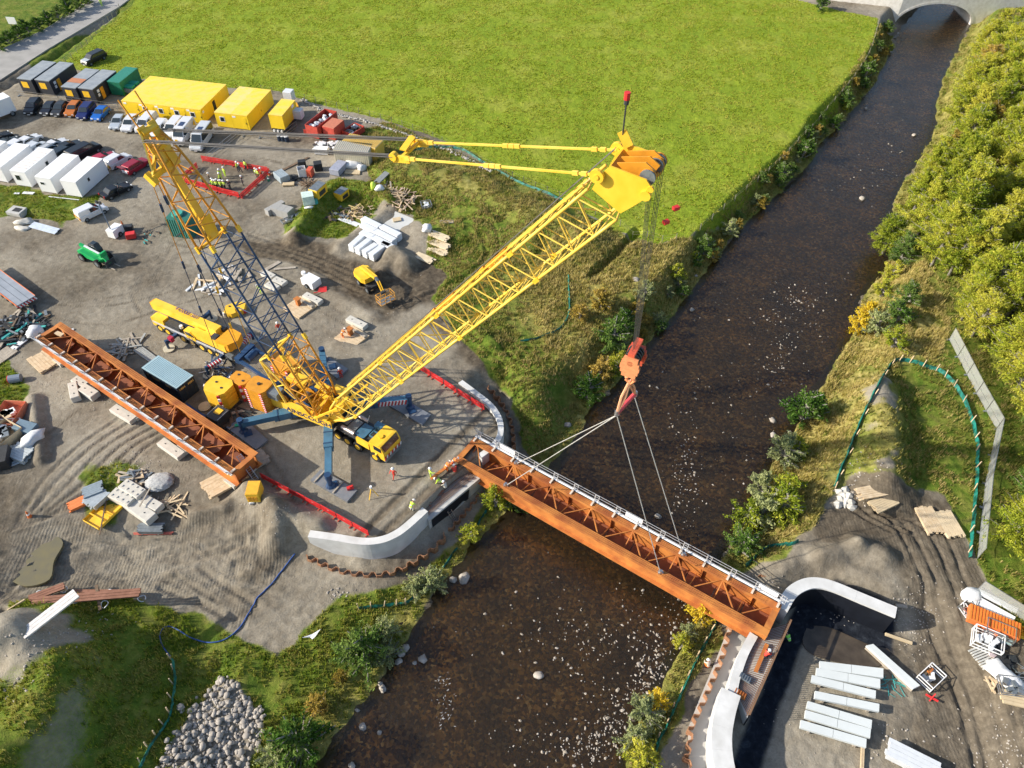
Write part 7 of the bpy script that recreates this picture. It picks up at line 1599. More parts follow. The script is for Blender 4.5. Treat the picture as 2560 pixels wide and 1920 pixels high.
heap('green_rope','tangle of green rope beside the parallel slabs','rope',(2228,1716),1.1,16,1.4,TEAL,.15,.05,'rope_strand'); T=thing('red_stand','small bright red folded stand on the ground','stand',at(2328,1748)); mb=MB(); mb.beam((-.4,.4,.1),(.4,-.3,.3),.16,.1); mb.beam((-.3,-.2,.1),(.3,.3,.5),.1,.1); part('stand_frame',mb,RED,T)
longbars('tan plank lying right of the black backfill',(2212,1588),(2280,1612),.3,1,TAN,cat='plank',nm='plank'); longbars('plank at the tip of the right wing wall',(2240,1516),(2265,1522),.35,1,WOODG,cat='plank',nm='plank')
longbars('light tan poles below the slabs',(2155,1870),(2152,1935),.3,2,WOOD,cat='poles',nm='timber_poles')
planks('pallet_bundle','white and grey wrapped bundle cut by the bottom edge','bundle',(2275,1905),4.2,1.6,4,AZ((2240,1885),(2310,1920)),PLA,pw=.4,ph=.2)
planks('plank_pallet','upper pale plank pallet beside the white rubble','timber',(2178,1232),3.2,1.5,3,rad(12),WOOD,jit=.25,group='timber packs at the mound foot'); planks('plank_pallet','lower tan plank pack on bearers beside the white rubble','timber',(2207,1260),3.0,1.6,4,rad(25),TAN,jit=.1,group='timber packs at the mound foot')
planks('plank_pallet','left upright pale timber pack on the brown track','timber',(2322,1303),3.2,1.9,4,rad(95),WOOD,jit=.12); planks('plank_pallet','right upright pale timber pack beside the net fence','timber',(2370,1313),3.2,1.9,4,rad(97),M('timber_light',(.62,.5,.33),.8,0,.1,2),jit=.12)
for i,(x,y) in enumerate(((2100,1232),(2112,1228),(2108,1240),(2122,1240),(2118,1250),(2100,1248),(2125,1255),(2112,1262),(2095,1262),(2128,1268))):
    o=link('rubble_block',rockmesh(40+i,(1.2,.9,.9),CB,1),None,at(x,y),i); o.scale=(1.1,1.1,1); tag(o,'pale rubble block in the heap at the left foot of the mound','rubble','pale rubble at the mound foot')
# lower right corner clutter
longbars('long white boards beside the mesh panels at the right edge',(2420,1492),(2530,1555),1.0,3,WHI,cat='boards',nm='white_boards'); longbars('grey white channel lying behind the white boards',(2440,1480),(2540,1530),.6,2,PLA,cat='profiles',nm='channel')
heap('pipe_heap','tangled pale scaffold fittings left of the orange panel','scaffold fittings',(2430,1525),1.3,26,1.3,None,.5,.09,'fitting',[CHR,WHI,PLA]); lump('white_sheeting','crumpled white sheeting at the end of the white boards','sheeting',(2428,1490),(2.0,1.4,.8),WBG,.2,51,rough=.35)
crate('ribbed_stack','orange ribbed panel stack lying below the white boards','panel stack',(2478,1562),(4.4,1.7,.7),ORG,rad(-28),slats=16,sm=M('panel_dark_orange',(.6,.2,.03),.6)); cage('stillage','pale stillage with a grey drum and orange pieces','stillage',(2492,1585),(2.4,1.4,1.0),rad(-28),[PLA,ORG,GRY]); cage('stillage','white stillage holding blue grey boxes','stillage',(2462,1608),(2.4,1.8,1.1),rad(-28),[M('box_slate',(.2,.27,.33),.6),PLA,WHI],WHI)
longbars('pale teal pipe at the right of the stillages',(2496,1602),(2530,1612),.5,1,M('pipe_teal',(.35,.5,.5),.5),cat='pipe',nm='pipe'); crate('yellow_box','yellow tray at the right edge in the bushes','tray',(2556,1586),(2.0,1.1,.4),YEL,rad(-25),inner=[OCH])
planks('pallet','grey slatted pallet with pink pieces','pallet',(2466,1640),2.6,2.0,2,rad(20),M('pallet_grey',(.48,.48,.45),.7),jit=.1,gap=.08); heap('pink_pieces','pink plastic pieces on the slatted pallet','plastic pieces',(2482,1640),.8,7,1.6,PNK,.6,.25,'piece'); heap('dark_boxes','dark boxes right of the pink pieces','boxes',(2505,1643),1.2,9,.9,None,.6,.6,'box',[TAR,GRYD])
lump('white_bags','long crumpled white bags near the right edge','bag',(2505,1690),(2.0,3.6,1.1),WBG,.75,61,rough=.35); cage('wire_cage','pale wire cage of small parts near the right edge','cage',(2528,1722),(2.4,1.6,.8),rad(-8),[GRY,CHR]); longbars('tan timber planks in the lower right corner',(2495,1745),(2560,1755),1.3,4,TAN,cat='timber',nm='timber_planks')
heap('timber_offcuts','short timber offcuts left of the wire cage','timber',(2490,1715),.9,10,1.4,WOOD,.4,.15); heap('scaffold_rods','white rods at the right edge','rods',(2550,1690),1.2,12,2.0,CHR,.4,.1,'rod')
# things on the bearing shelves
for px,lab,m_ in (((1862,1695),'grey bearing plate on the right abutment shelf',GRY),((1850,1735),'rusty orange bearing grid on the right abutment shelf',RUST)):
    p=G(*px,-.62); T=thing('bearing_plate',lab,'bearing',tuple(p),rad(-35)); mb=MB(); mb.box((0,0,.05),(1.1,.6,.1)); part('plate',mb,m_,T)
    for k in range(5): mb=MB(); mb.box((-.45+k*.22,0,.16),(.08,.5,.1)); part('bar',mb,m_,T)
for px,lab in (((1068,1262),'rusty bar cluster at the lower end of the left shelf'),((1100,1235),'rusty bar cluster in the middle of the left shelf')):
    p=G(*px,-.65); T=thing('rebar_cluster',lab,'rebar',tuple(p)); 
    for k in range(7): mb=MB(); a=random.random()*3; mb.beam((-.5*math.cos(a),-.4*math.sin(a),.1),(.5*math.cos(a),.4*math.sin(a),.25),.06,.06); part('rebar',mb,RSB,T)
p=G(1903,1645,-.55); T=thing('rusty_plate','long rusty steel plate lying on the right abutment shelf','plate',tuple(p),AZ((1888,1670),(1915,1605),-.6)); mb=MB(); mb.box((0,0,.05),(3.0,.35,.1)); part('plate',mb,RUST,T)
T=thing('sign_board','white sign board on two posts on the moor beyond the road','sign',at(42,80),rad(-10)); mb=MB(); mb.box((0,0,2.3),(2.0,.08,1.4)); part('sign_panel',mb,WHI,T)
for x in(-.7,.7): mb=MB(); mb.beam((x,.08,0),(x,.08,2.8),.1,.1); part('post',mb,GRY,T)
mb=MB(); mb.add([(-.9,.1,.5),(-.2,0,.35),(0,.05,.4),(.3,-.1,.38),(.9,.45,.5),(.1,.22,.42),(0,-.28,.38)],[(0,1,2,5),(2,3,4,5),(1,6,3,2)]); p=GR(787,1607); single('seagull',mb,WHI,'white gull gliding low over the left bank grass','bird',(p.x,p.y,p.z+1.0),.3)
# ---------------------------------------------------------------- people
LIME=M('hi_vis_lime',(.55,.78,.06),.7,0,.08,6); HOR_=M('hi_vis_orange',(.85,.20,.03),.7,0,.08,6); HRD=M('workwear_red',(.65,.05,.03),.7); NAV=M('trousers_navy',(.02,.025,.04),.8); TRB=M('trousers_brown',(.09,.07,.05),.8); SKIN=M('skin',(.45,.26,.18),.6); HELM=M('helmet_white',(.8,.8,.8),.35); JBR=M('jacket_brown',(.12,.08,.05),.8); BOOT=M('boots',(.03,.025,.02),.8); HELD=M('helmet_dark',(.05,.05,.06),.4); LIMEB=M('hi_vis_green',(.25,.7,.08),.7); CRE=M('shirt_pale',(.6,.58,.5),.8); GLV=M('gloves',(.25,.25,.22),.8)
def person_mesh(pose):
    J={}
    hp_=Vector((0,0,.93)); ch=Vector((0,0,1.36)); nk=Vector((0,0,1.5)); hd=Vector((0,.02,1.66))
    lean=0; kn=[Vector((s*.11,.03,.5)) for s in(-1,1)]; an=[Vector((s*.12,0,.09)) for s in(-1,1)]; to=[Vector((s*.14,.17,.04)) for s in(-1,1)]
    el=[Vector((s*.29,-.02,1.12)) for s in(-1,1)]; wr=[Vector((s*.28,.1,.88)) for s in(-1,1)]
    if pose=='walk':
        kn=[Vector((-.1,.18,.52)),Vector((.1,-.02,.5))]; an=[Vector((-.1,.3,.1)),Vector((.1,-.36,.16))]; to=[Vector((-.1,.47,.07)),Vector((.1,-.22,.05))]; el=[Vector((-.3,-.15,1.15)),Vector((.3,.12,1.13))]; wr=[Vector((-.28,-.1,.9)),Vector((.26,.34,1.0))]
    if pose=='bend':
        hp_=Vector((0,-.15,.85)); ch=Vector((0,.22,1.12)); nk=Vector((0,.34,1.2)); hd=Vector((0,.5,1.22)); kn=[Vector((s*.14,.05,.46)) for s in(-1,1)]; el=[Vector((s*.28,.36,.88)) for s in(-1,1)]; wr=[Vector((s*.16,.5,.6)) for s in(-1,1)]
    if pose=='crouch':
        hp_=Vector((0,-.12,.42)); ch=Vector((0,.08,.8)); nk=Vector((0,.14,.93)); hd=Vector((0,.22,1.07)); kn=[Vector((s*.18,.34,.5)) for s in(-1,1)]; an=[Vector((s*.16,.05,.1)) for s in(-1,1)]; to=[Vector((s*.18,.22,.04)) for s in(-1,1)]; el=[Vector((s*.3,.28,.66)) for s in(-1,1)]; wr=[Vector((s*.14,.5,.5)) for s in(-1,1)]
    if pose=='point': el[1]=Vector((.42,.14,1.34)); wr[1]=Vector((.5,.4,1.38))
    up=(ch-hp_).normalized(); sh=[ch+Vector((s*.19,0,0))+up*.04 for s in(-1,1)]
    V=[hp_,(hp_+ch)/2,ch,nk]; Rr=[(.15,.12),(.14,.11),(.17,.12),(.06,.06)]; E_=[(0,1),(1,2),(2,3)]
    V.append(hd-(hd-nk)*.25); Rr.append((.075,.085)); E_.append((3,4)); V.append(hd+(hd-nk).normalized()*.05); Rr.append((.085,.1)); E_.append((4,5))
    for i in(0,1):
        b=len(V); V+=[hp_+Vector(((-1,1)[i]*.1,0,-.05)),kn[i],an[i],to[i]]; Rr+=[(.105,.105),(.07,.07),(.05,.05),(.045,.04)]; E_+=[(0,b),(b,b+1),(b+1,b+2),(b+2,b+3)]
        b=len(V); hnd=wr[i]+(wr[i]-el[i]).normalized()*.09; V+=[sh[i],el[i],wr[i],hnd]; Rr+=[(.075,.075),(.052,.052),(.04,.04),(.035,.045)]; E_+=[(2,b),(b,b+1),(b+1,b+2),(b+2,b+3)]
    me=bpy.data.meshes.new('body'); me.from_pydata([tuple(v) for v in V],E_,[]); ob=bpy.data.objects.new('b',me); COL.objects.link(ob)
    md=ob.modifiers.new('s','SKIN'); md.use_smooth_shade=True
    for i,r in enumerate(Rr): me.skin_vertices[0].data[i].radius=r
    me.skin_vertices[0].data[0].use_root=True; sb=ob.modifiers.new('u','SUBSURF'); sb.levels=1
    dg=bpy.context.evaluated_depsgraph_get(); out=bpy.data.meshes.new_from_object(ob.evaluated_get(dg)); bpy.data.objects.remove(ob); out.name='body'
    # material per nearest bone
    bones=[]
    for k,(a,b) in enumerate(E_):
        m=0
        if k>=2 and k<=4: m=2
        j=k-5
        if j>=0: j%=8; m=[1,1,1,3,0,0,0,2][j]
        bones.append((V[a],V[b],m))
    out.materials.clear()
    for _ in range(4): out.materials.append(None)
    for p in out.polygons:
        c=p.center; best=(9,0)
        for a,b,m in bones:
            ab=b-a; t=max(0,min(1,(c-a).dot(ab)/max(ab.length_squared,1e-9))); dd=(c-a-ab*t).length
            if dd<best[0]: best=(dd,m)
        p.material_index=best[1]
    hdir=(hd-nk).normalized(); mb=MB(); c=hd+hdir*.07
    bm=bmesh.new(); bmesh.ops.create_uvsphere(bm,u_segments=12,v_segments=8,radius=.155); 
    for v in bm.verts: v.co=Vector((v.co.x*.92,v.co.y*1.08,max(v.co.z,-.01)*.95))
    R=hdir.to_track_quat('Z','Y').to_matrix()
    bmesh.ops.create_cone(bm,cap_ends=True,segments=14,radius1=.19,radius2=.185,depth=.02)
    for v in bm.verts: v.co=R@v.co+c
    hm=bpy.data.meshes.new('helmet'); bm.to_mesh(hm); bm.free(); hm.polygons.foreach_set('use_smooth',[True]*len(hm.polygons))
    return out,hm,(ch,hp_,up)
PM={p:person_mesh(p) for p in('stand','walk','bend','crouch','point')}
PC={}
def person(px,z,pose,top,leg,label,face=0.,helm=HELM,vest=None,group=None,tall=1.):
    b,h,(ch,hp_,up)=PM[pose]; key=(pose,top.name,leg.name,helm.name)
    if key not in PC:
        b2=b.copy(); 
        for i,m in enumerate((top,leg,SKIN,BOOT)): b2.materials[i]=m
        h2=h.copy(); h2.materials.append(helm); PC[key]=(b2,h2)
    b2,h2=PC[key]; p=G(*px,z) if z is not None else GR(*px)
    T=thing('person',label,'person',tuple(p),face,group); T.scale=(tall,)*3
    link('body',b2,T); link('helmet',h2,T)
    if vest or top in(LIME,HOR_,LIMEB):
        mb=MB(); sv=M('reflective_silver',(.7,.7,.68),.4); c=(ch+hp_)/2; 
        x=Vector((1,0,0)); y=up.cross(x)
        ring=[c+x*(.185*math.cos(t))+y*(.145*math.sin(t)) for t in np.linspace(0,2*math.pi,13)[:-1]]
        mb.add([v-up*.03 for v in ring]+[v+up*.03 for v in ring],[(i,(i+1)%12,(i+1)%12+12,i+12) for i in range(12)]); part('reflective_belt',mb,sv,T)
    return T
gE='group of spectators near the near fence of the enclosure'
E2=lambda x,y:(460+x*.2362,380+y*.2362)
person(E2(210,340),0,'stand',LIME,NAV,'person in lime jacket standing alone at the far left of the enclosure',2.5)
person(E2(282,325),0,'stand',JBR,TRB,'person in brown jacket without hi-vis at the left of the enclosure',-1)
person(E2(395,285),0,'stand',LIME,LIME,'taller person in lime suit at the back of the standing trio',.5)
person(E2(440,262),0,'stand',LIME,LIME,'person in full lime suit, right of the back pair',-.6)
person(E2(398,325),0,'stand',LIME,NAV,'person in lime vest just behind the crowd',1.2)
for i,(x,y,f) in enumerate(((320,385,.2),(335,398,.5),(355,400,-.4),(372,392,.9),(398,402,-1),(415,400,1.4),(440,405,-.3))):
    person(E2(x,y),0,'stand',LIME,NAV,'person in lime vest and white helmet in the tight crowd by the near barriers',f,group=gE)
person(E2(495,402),0,'stand',NAV,NAV,'person in black with lime vest at the right end of the crowd',1.0,vest=1)
person(E2(628,355),0,'stand',NAV,NAV,'person in dark clothes and vest alone in the middle of the enclosure',-1.3,vest=1)
person(E2(602,222),0,'walk',NAV,NAV,'person in dark clothes striding along the far barriers',-2.0,vest=1); person(E2(578,205),0,'stand',LIME,NAV,'person in lime vest behind the striding one',-2)
person(E2(662,188),0,'stand',LIME,NAV,'person in lime vest and dark helmet leaning at the far barriers',2.6,HELD)
person(E2(775,275),0,'stand',LIME,NAV,'person in lime vest at the left of the corner cluster',-.5); person(E2(795,285),0,'stand',LIME,TRB,'person in lime vest in the middle of the corner cluster',-.8); person(E2(812,268),0,'bend',HOR_,HOR_,'person in orange jacket bending at the enclosure corner',2); person(E2(832,270),0,'stand',HOR_,NAV,'person in orange vest at the right of the corner cluster',1.8)
person((655,735),None,'bend',LIME,LIME,'person in lime suit bending behind the blue mast lattice',1.0); person((700,832),None,'stand',HRD,PLA,'person in red top behind the lower mast lattice',.5)
person((743+115,846),None,'bend',HOR_,HOR_,'person in orange suit leaning at the rusty stub',-.6)
person((854,946),.36,'stand',HRD,HRD,'person in dark red overalls on the rear outrigger mat',.3)
person((986,1195),0,'walk',HRD,HRD,'person in red overalls and white helmet walking before the crane cab',2.6)
person((1077,1195),0,'point',LIME,LIME,'person in full lime suit standing on the platform before the beam',-1.2)
person((1030,1277),0,'bend',LIME,CRE,'person in lime jacket bending beside the starter bars',-.5)
person((1117,1178),0,'bend',HOR_,HOR_,'person in orange suit bending at the beam corner, left one',-.8); person((1134,1166),0,'bend',HOR_,HRD,'person in orange suit bending at the beam corner, right one',-1.2); person((1138,1182),-.3,'crouch',HRD,HRD,'person in red crouching behind the loose rusty plate',.4)
person((1102,1215),-.66,'bend',LIME,TRB,'person in lime vest working on the left shelf, left of the pair',1.4); person((1114,1222),-.66,'crouch',CRE,CRE,'person in pale clothes crouching on the left shelf',.8)
person((1768,1668),None,'crouch',CRE,HOR_,'person in white top and orange trousers crouching by the right bank sheet piles',.2)
person((1966,1608),-2.95,'bend',LIMEB,NAV,'person in green hi-vis holding a pole in the dark pit',.4); person((1912,1642),-.72,'crouch',HRD,NAV,'person in red crouching on the right abutment shelf',-1)
person((256,17),None,'stand',LIME,LIME,'person in lime suit standing on the road at the top left',.3)
# ---------------------------------------------------------------- vegetation
def leafmat(name,cols,rough=.7,tr=.35,sc=.35):
    m=bpy.data.materials.new(name); m.use_nodes=True; n=m.node_tree.nodes; l=m.node_tree.links; n.remove(n['Principled BSDF'])
    geo=n.new('ShaderNodeNewGeometry'); no=n.new('ShaderNodeTexNoise'); no.inputs['Scale'].default_value=sc; no.inputs['Detail'].default_value=4; l.new(geo.outputs['Position'],no.inputs['Vector'])
    n2=n.new('ShaderNodeTexWhiteNoise'); n2.noise_dimensions='3D'; mp=n.new('ShaderNodeVectorMath'); mp.operation='SNAP'; mp.inputs[1].default_value=(.22,.22,.22); l.new(geo.outputs['Position'],mp.inputs[0]); l.new(mp.outputs[0],n2.inputs['Vector'])
    oi=n.new('ShaderNodeObjectInfo')
    a=n.new('ShaderNodeMath'); a.operation='MULTIPLY_ADD'; l.new(n2.outputs['Value'],a.inputs[0]); a.inputs[1].default_value=.32; l.new(no.outputs[0],a.inputs[2])
    b=n.new('ShaderNodeMath'); b.operation='MULTIPLY_ADD'; l.new(oi.outputs['Random'],b.inputs[0]); b.inputs[1].default_value=.3; l.new(a.outputs[0],b.inputs[2])
    r=n.new('ShaderNodeValToRGB'); e=r.color_ramp.elements
    while len(e)<len(cols): e.new(.5)
    for k,(p,c) in enumerate(cols): e[k].position=p; e[k].color=(*c,1)
    l.new(b.outputs[0],r.inputs[0])
    df=n.new('ShaderNodeBsdfDiffuse'); tl=n.new('ShaderNodeBsdfTranslucent'); mx=n.new('ShaderNodeMixShader'); mx.inputs[0].default_value=tr
    l.new(r.outputs[0],df.inputs[0]); l.new(r.outputs[0],tl.inputs[0]); l.new(df.outputs[0],mx.inputs[1]); l.new(tl.outputs[0],mx.inputs[2]); l.new(mx.outputs[0],n['Material Output'].inputs[0]); return m
LV1=leafmat('leaves_yellow_green',[(.4,(.08,.13,.02)),(.58,(.21,.28,.03)),(.78,(.38,.42,.045)),(1.,(.56,.53,.08))])
LV2=leafmat('leaves_ochre',[(.45,(.22,.17,.03)),(.7,(.40,.30,.06)),(.95,(.52,.38,.10))])
LV3=leafmat('leaves_green',[(.45,(.035,.09,.015)),(.7,(.09,.18,.03)),(.95,(.2,.28,.07))])
LV4=leafmat('leaves_yellow',[(.4,(.35,.28,.02)),(.7,(.68,.5,.03)),(.95,(.75,.58,.06))])
LV5=leafmat('leaves_grey_green',[(.4,(.14,.18,.08)),(.7,(.27,.32,.15)),(.95,(.42,.45,.2))])
BARK=M('bark_grey',(.20,.18,.15),.9,0,.25,5,col2=(.34,.32,.29))
def crownmesh(name,seed,R_,Hc,nb,nl,m,ls=.32,lw=.09,droop=.5,base=.12,jag=.62):
    r=np.random.RandomState(seed); V=[];tw=MB()
    for b in range(nb):
        az=r.uniform(0,2*np.pi); u=r.uniform(0,1); z0=Hc*(base+.8*u*(1-base)); ln=R_*(1-.65*u**1.6)*r.uniform(1-jag,1.08); up=r.uniform(.15,.6)*(1+u)
        d=np.array([np.cos(az),np.sin(az),up]); d/=np.linalg.norm(d); p0=np.array([0,0,z0])
        tw.cyl(p0,p0+d*ln*(1.02 if b%4==0 else .85),.055,4,.015,cap=False)
        t=r.uniform(.25,1,nl)**.75; c=p0+d*(t[:,None]*ln); c+=r.normal(0,1,(nl,3))*np.array([.22,.22,.14])*R_*.5*(.15+.42*t[:,None]); c[:,2]-=droop*t**2*R_*.25
        ax=r.normal(0,.8,(nl,3))+d*.9; ax[:,2]-=.5; ax/=np.linalg.norm(ax,axis=1)[:,None]; ot=np.cross(ax,r.normal(0,1,(nl,3))); ot/=np.linalg.norm(ot,axis=1)[:,None]
        L=ls*r.uniform(.6,1.4,(nl,1)); W=lw*r.uniform(.6,1.4,(nl,1))
        V.append(np.stack([c-ax*L/2,c+ot*W/2,c+ax*L/2,c-ot*W/2],1))
    V=np.concatenate(V).reshape(-1,3); V[:,2]=np.maximum(V[:,2],.05); n=len(V)//4
    me=bpy.data.meshes.new(name); me.vertices.add(len(V)); me.vertices.foreach_set('co',V.astype(np.float32).ravel()); me.loops.add(n*4); me.loops.foreach_set('vertex_index',np.arange(n*4)); me.polygons.add(n); me.polygons.foreach_set('loop_start',np.arange(0,n*4,4)); me.update(calc_edges=True); me.materials.append(m)
    return me,tw
TR=[]
for k,(m,R_,Hc,nb) in enumerate(((LV1,3.6,8.5,140),(LV1,3.1,9.8,140),(LV1,4.1,7.5,150),(LV2,3.3,8.0,100),(LV3,3.2,8.0,100))):
    cm,tw=crownmesh('crown',60+k,R_,Hc,nb,95,m); tm=MB(); tube(tm,[(0,0,-.3),(.05,.05,Hc*.3),(-.05,.1,Hc*.5),(0,0,Hc*.72)],[.24,.18,.10,.03],7); TR.append((cm,tw.mesh('limbs',BARK),tm.mesh('trunk',BARK,True)))
def plant(protos,k,name,label,cat,loc,s,rz,group):
    T=thing(name,label,cat,loc,rz,group); T.scale=(s,s,s*random.uniform(.95,1.25)); c,l_,t=protos[k]
    link('crown',c,T); 
    if l_: link('limbs',l_,T)
    if t: link('trunk',t,T)
    return T
FOR=PX([(2440,120),(2405,200),(2385,280),(2370,360),(2322,440),(2262,515),(2215,590),(2225,640),(2300,690),(2370,720),(2395,840),(2425,900),(2490,950),(2525,1040),(2528,1200),(2505,1330),(2500,1440),(2620,1560),(2900,1700),(3050,900),(2900,300),(2700,110),(2480,100)],0)
fp=np.array(FOR); rt=random.Random(5); tc=0
xx=fp[:,0].min()
while xx<fp[:,0].max():
    yy=fp[:,1].min()
    while yy<min(fp[:,1].max(),178):
        x=xx+rt.uniform(-1.5,1.5); y=yy+rt.uniform(-1.5,1.5)
        d=float(polydist(np.array([x]),np.array([y]),FOR)[0])
        ppx=1280+FPX*x/(y*cp+CH*sp)
        if d<-.3 and ppx<2720:
            z=hz(x,y); r_=rt.random(); k=rt.choice([0,1,2]) if r_<.87 else (3 if r_<.93 else 4)
            s=rt.uniform(.9,1.3)*(.85 if d>-2.5 else 1)
            plant(TR,k,'tree',{0:'yellow green feathery tree in the dense belt on the right bank',1:'yellow green feathery tree in the dense belt on the right bank',2:'yellow green feathery tree in the dense belt on the right bank',3:'ochre tinted tree among the yellow green belt on the right bank',4:'darker green tree among the yellow green belt on the right bank'}[k],'tree',(x,y,z),s,rt.uniform(0,6.28),{3:'ochre trees in the right bank belt',4:'dark green trees in the right bank belt'}.get(k,'yellow green trees in the right bank belt')); tc+=1
        yy+=3.9 if yy<120 else 4.6
    xx+=3.9
print('trees',tc)
BU=[]
for k,(m,R_,Hc) in enumerate(((LV4,1.3,2.2),(LV3,1.5,2.2),(LV5,1.3,2.0),(LV2,1.2,1.6),(LV1,1.4,2.2))):
    cm,tw=crownmesh('foliage',90+k,R_,Hc,46,60,m,.2,.07,.2,.05); BU.append((cm,tw.mesh('stems',BARK),None))
def bush(px,k,s,label,group=None,name='bush',cat='shrub',py_off=0):
    p=GR(*px); return plant(BU,k,name,label,cat,tuple(p),s,random.random()*6,group)
for px,k,s,lab in (((2140,830),0,1.5,'bright yellow bush at the right water edge, lowest of the yellow ones'),((2165,800),0,1.4,'golden yellow bush just above the lowest one'),((2200,745),4,1.5,'yellow green bush above the golden ones on the right bank'),((2225,700),5-1,1.5,'pale green bush under the overhanging tree'),((2185,835),2,1.9,'grey green round bush behind the golden bushes'),((2235,810),1,1.8,'dark green upright bush right of the grey green one'),((2265,760),1,1.5,'green bush by the trees above the dark green one'),((2228,872),4,1.6,'yellow topped small tree standing alone on the rough grass'),
    ((2000,1055),1,2.3,'dark green round bush at the right water edge above the mound'),((2030,1035),1,1.5,'smaller dark green bush beside the round one'),((1955,1150),2,2.0,'grey green bush at the water edge below the dark one'),((1985,1140),4,1.3,'yellowish bush behind the grey green one'),((1860,1310),5-1,1.8,'tall yellow green shrub beyond the hanging beam'),((1900,1300),2,2.2,'pale shrub mass upstream of the right abutment'),((1945,1290),4,2.0,'yellow green shrub beside the pale shrub mass'),((1850,1380),1,1.9,'dark shrub in the beam shadow on the right bank'),((1900,1235),2,1.7,'grey green shrub near the teal net'),((1960,1240),4,1.6,'olive shrub in the middle of the right bank'),
    ((1750,1545),0,1.3,'bright yellow bush below the hanging beam on the right bank'),((1640,1765),0,1.1,'orange yellow bush on the lower right bank'),((1612,1790),2,1.6,'grey green bush beside the orange yellow one'),((1580,1860),2,1.5,'grey green bush near the bottom edge, right bank'),((1600,1905),4,1.5,'yellow green bush at the bottom edge, right bank'),((1700,1620),4,1.0,'low yellow bush by the stones on the lower right bank'),((1718,1590),2,.9,'small grey bush by the stones on the lower right bank'),
    ((1238,1270),4,1.55,'upper round yellow green shrub below the left end of the beam'),((1180,1350),4,1.3,'lower round yellow green shrub on the left bank'),((1280,1262),1,1.3,'dark shrub at the water under the beam'),((1080,1470),2,1.6,'grey green shrub between net strip and water'),((1040,1480),2,1.3,'grey shrub left of the other grey green one'),((960,1590),2,1.5,'pale grass shrub on the lower left bank'),((920,1640),1,2.1,'large dark green shrub at the lower left waterline'),((880,1650),1,1.6,'dark shrub left of the large one'),((970,1645),5-3,1.4,'grey leafed shrub at the waterline'),((798,1775),3,1.4,'orange brown round shrub on the lower left slope'),((855,1700),3,.9,'tan tuft above the orange shrub'),((760,1880),1,2.4,'large dark green bush at the bottom edge, left bank'),((700,1900),2,1.6,'grey green bush at the bottom edge, left of the dark one'),
    ((1610,745),2,1.3,'grey green bush on the left bank below the meadow corner'),((1590,790),3,1.4,'brown bush on the left bank near the ropes'),((1530,870),1,2.3,'dark green bush behind the hook block'),((1500,950),3,2.0,'rusty brown bush left of the hook block'),((1470,1000),1,1.9,'dark green bush at the left waterline by the slings'),((1540,930),4,1.5,'olive bush near the water by the hook block'),((1500,770),3,1.8,'brown bush on the bank above the rough grass'),((1450,800),3,1.5,'olive brown bush left of the crane ropes'),((1560,830),1,1.6,'green bush just below the meadow bank'),((1690,700),4,1.2,'yellow bush at the water edge under the boom ropes'),((1760,640),1,1.6,'green bush at the left water edge upstream'),((1820,590),2,1.4,'grey bush at the left water edge upstream'),((1900,520),3,1.3,'brown bush on the upstream left bank'),((1950,455),1,1.6,'dark green bush on the upstream left bank'),((2005,400),1,1.7,'second dark green bush on the upstream left bank'),((2040,340),3,1.3,'tan bush on the upstream left bank'),((2110,270),1,1.6,'green bush above the tan one upstream'),((2160,200),1,1.7,'green bush nearer the stone bridge'),((2205,140),3,1.3,'tan bush close to the stone bridge'),((2215,85),1,1.4,'dark bush at the foot of the stone bridge'),((2050,25),1,1.6,'bush at the foot of the stone wall by the meadow')):
    bush(px,k,s,lab)
# shrubs fringing the upstream left bank and the slope under the boom
rb_=random.Random(21)
for i in range(0,14):
    for k in range(4):
        f=rb_.random(); a=Vector((*lb[i],0)); b=Vector((*lb[i+1],0)); p=a.lerp(b,f); t=(b-a).normalized(); nrm=Vector((t.y,-t.x,0)); q=p+nrm*rb_.uniform(.3,3.2)
        if float(polydist(np.array([q.x]),np.array([q.y]),river)[0])<.2: q=p-nrm*rb_.uniform(.3,3.2)
        kk=rb_.choice([1,1,1,2,4,3]); plant(BU,kk,'bush',{1:'small dark green shrub in the fringe along the upstream left waterline',2:'small grey green shrub in the fringe along the upstream left waterline',4:'small olive shrub in the fringe along the upstream left waterline',3:'small brown shrub in the fringe along the upstream left waterline'}[kk],'shrub',(q.x,q.y,hz(q.x,q.y)-.1),rb_.uniform(.6,1.15),rb_.random()*6,{1:'dark green',2:'grey green',4:'olive',3:'brown'}[kk]+' shrubs fringing the upstream left bank')
# hedge beyond the road
for i,(x,y) in enumerate(((0,125),(25,112),(50,100),(75,88),(100,76),(125,64),(150,52),(175,38),(200,25),(222,12))):
    bush((x,y),1,1.5,'dark green bush in the hedge beyond the road','hedge beyond the road')
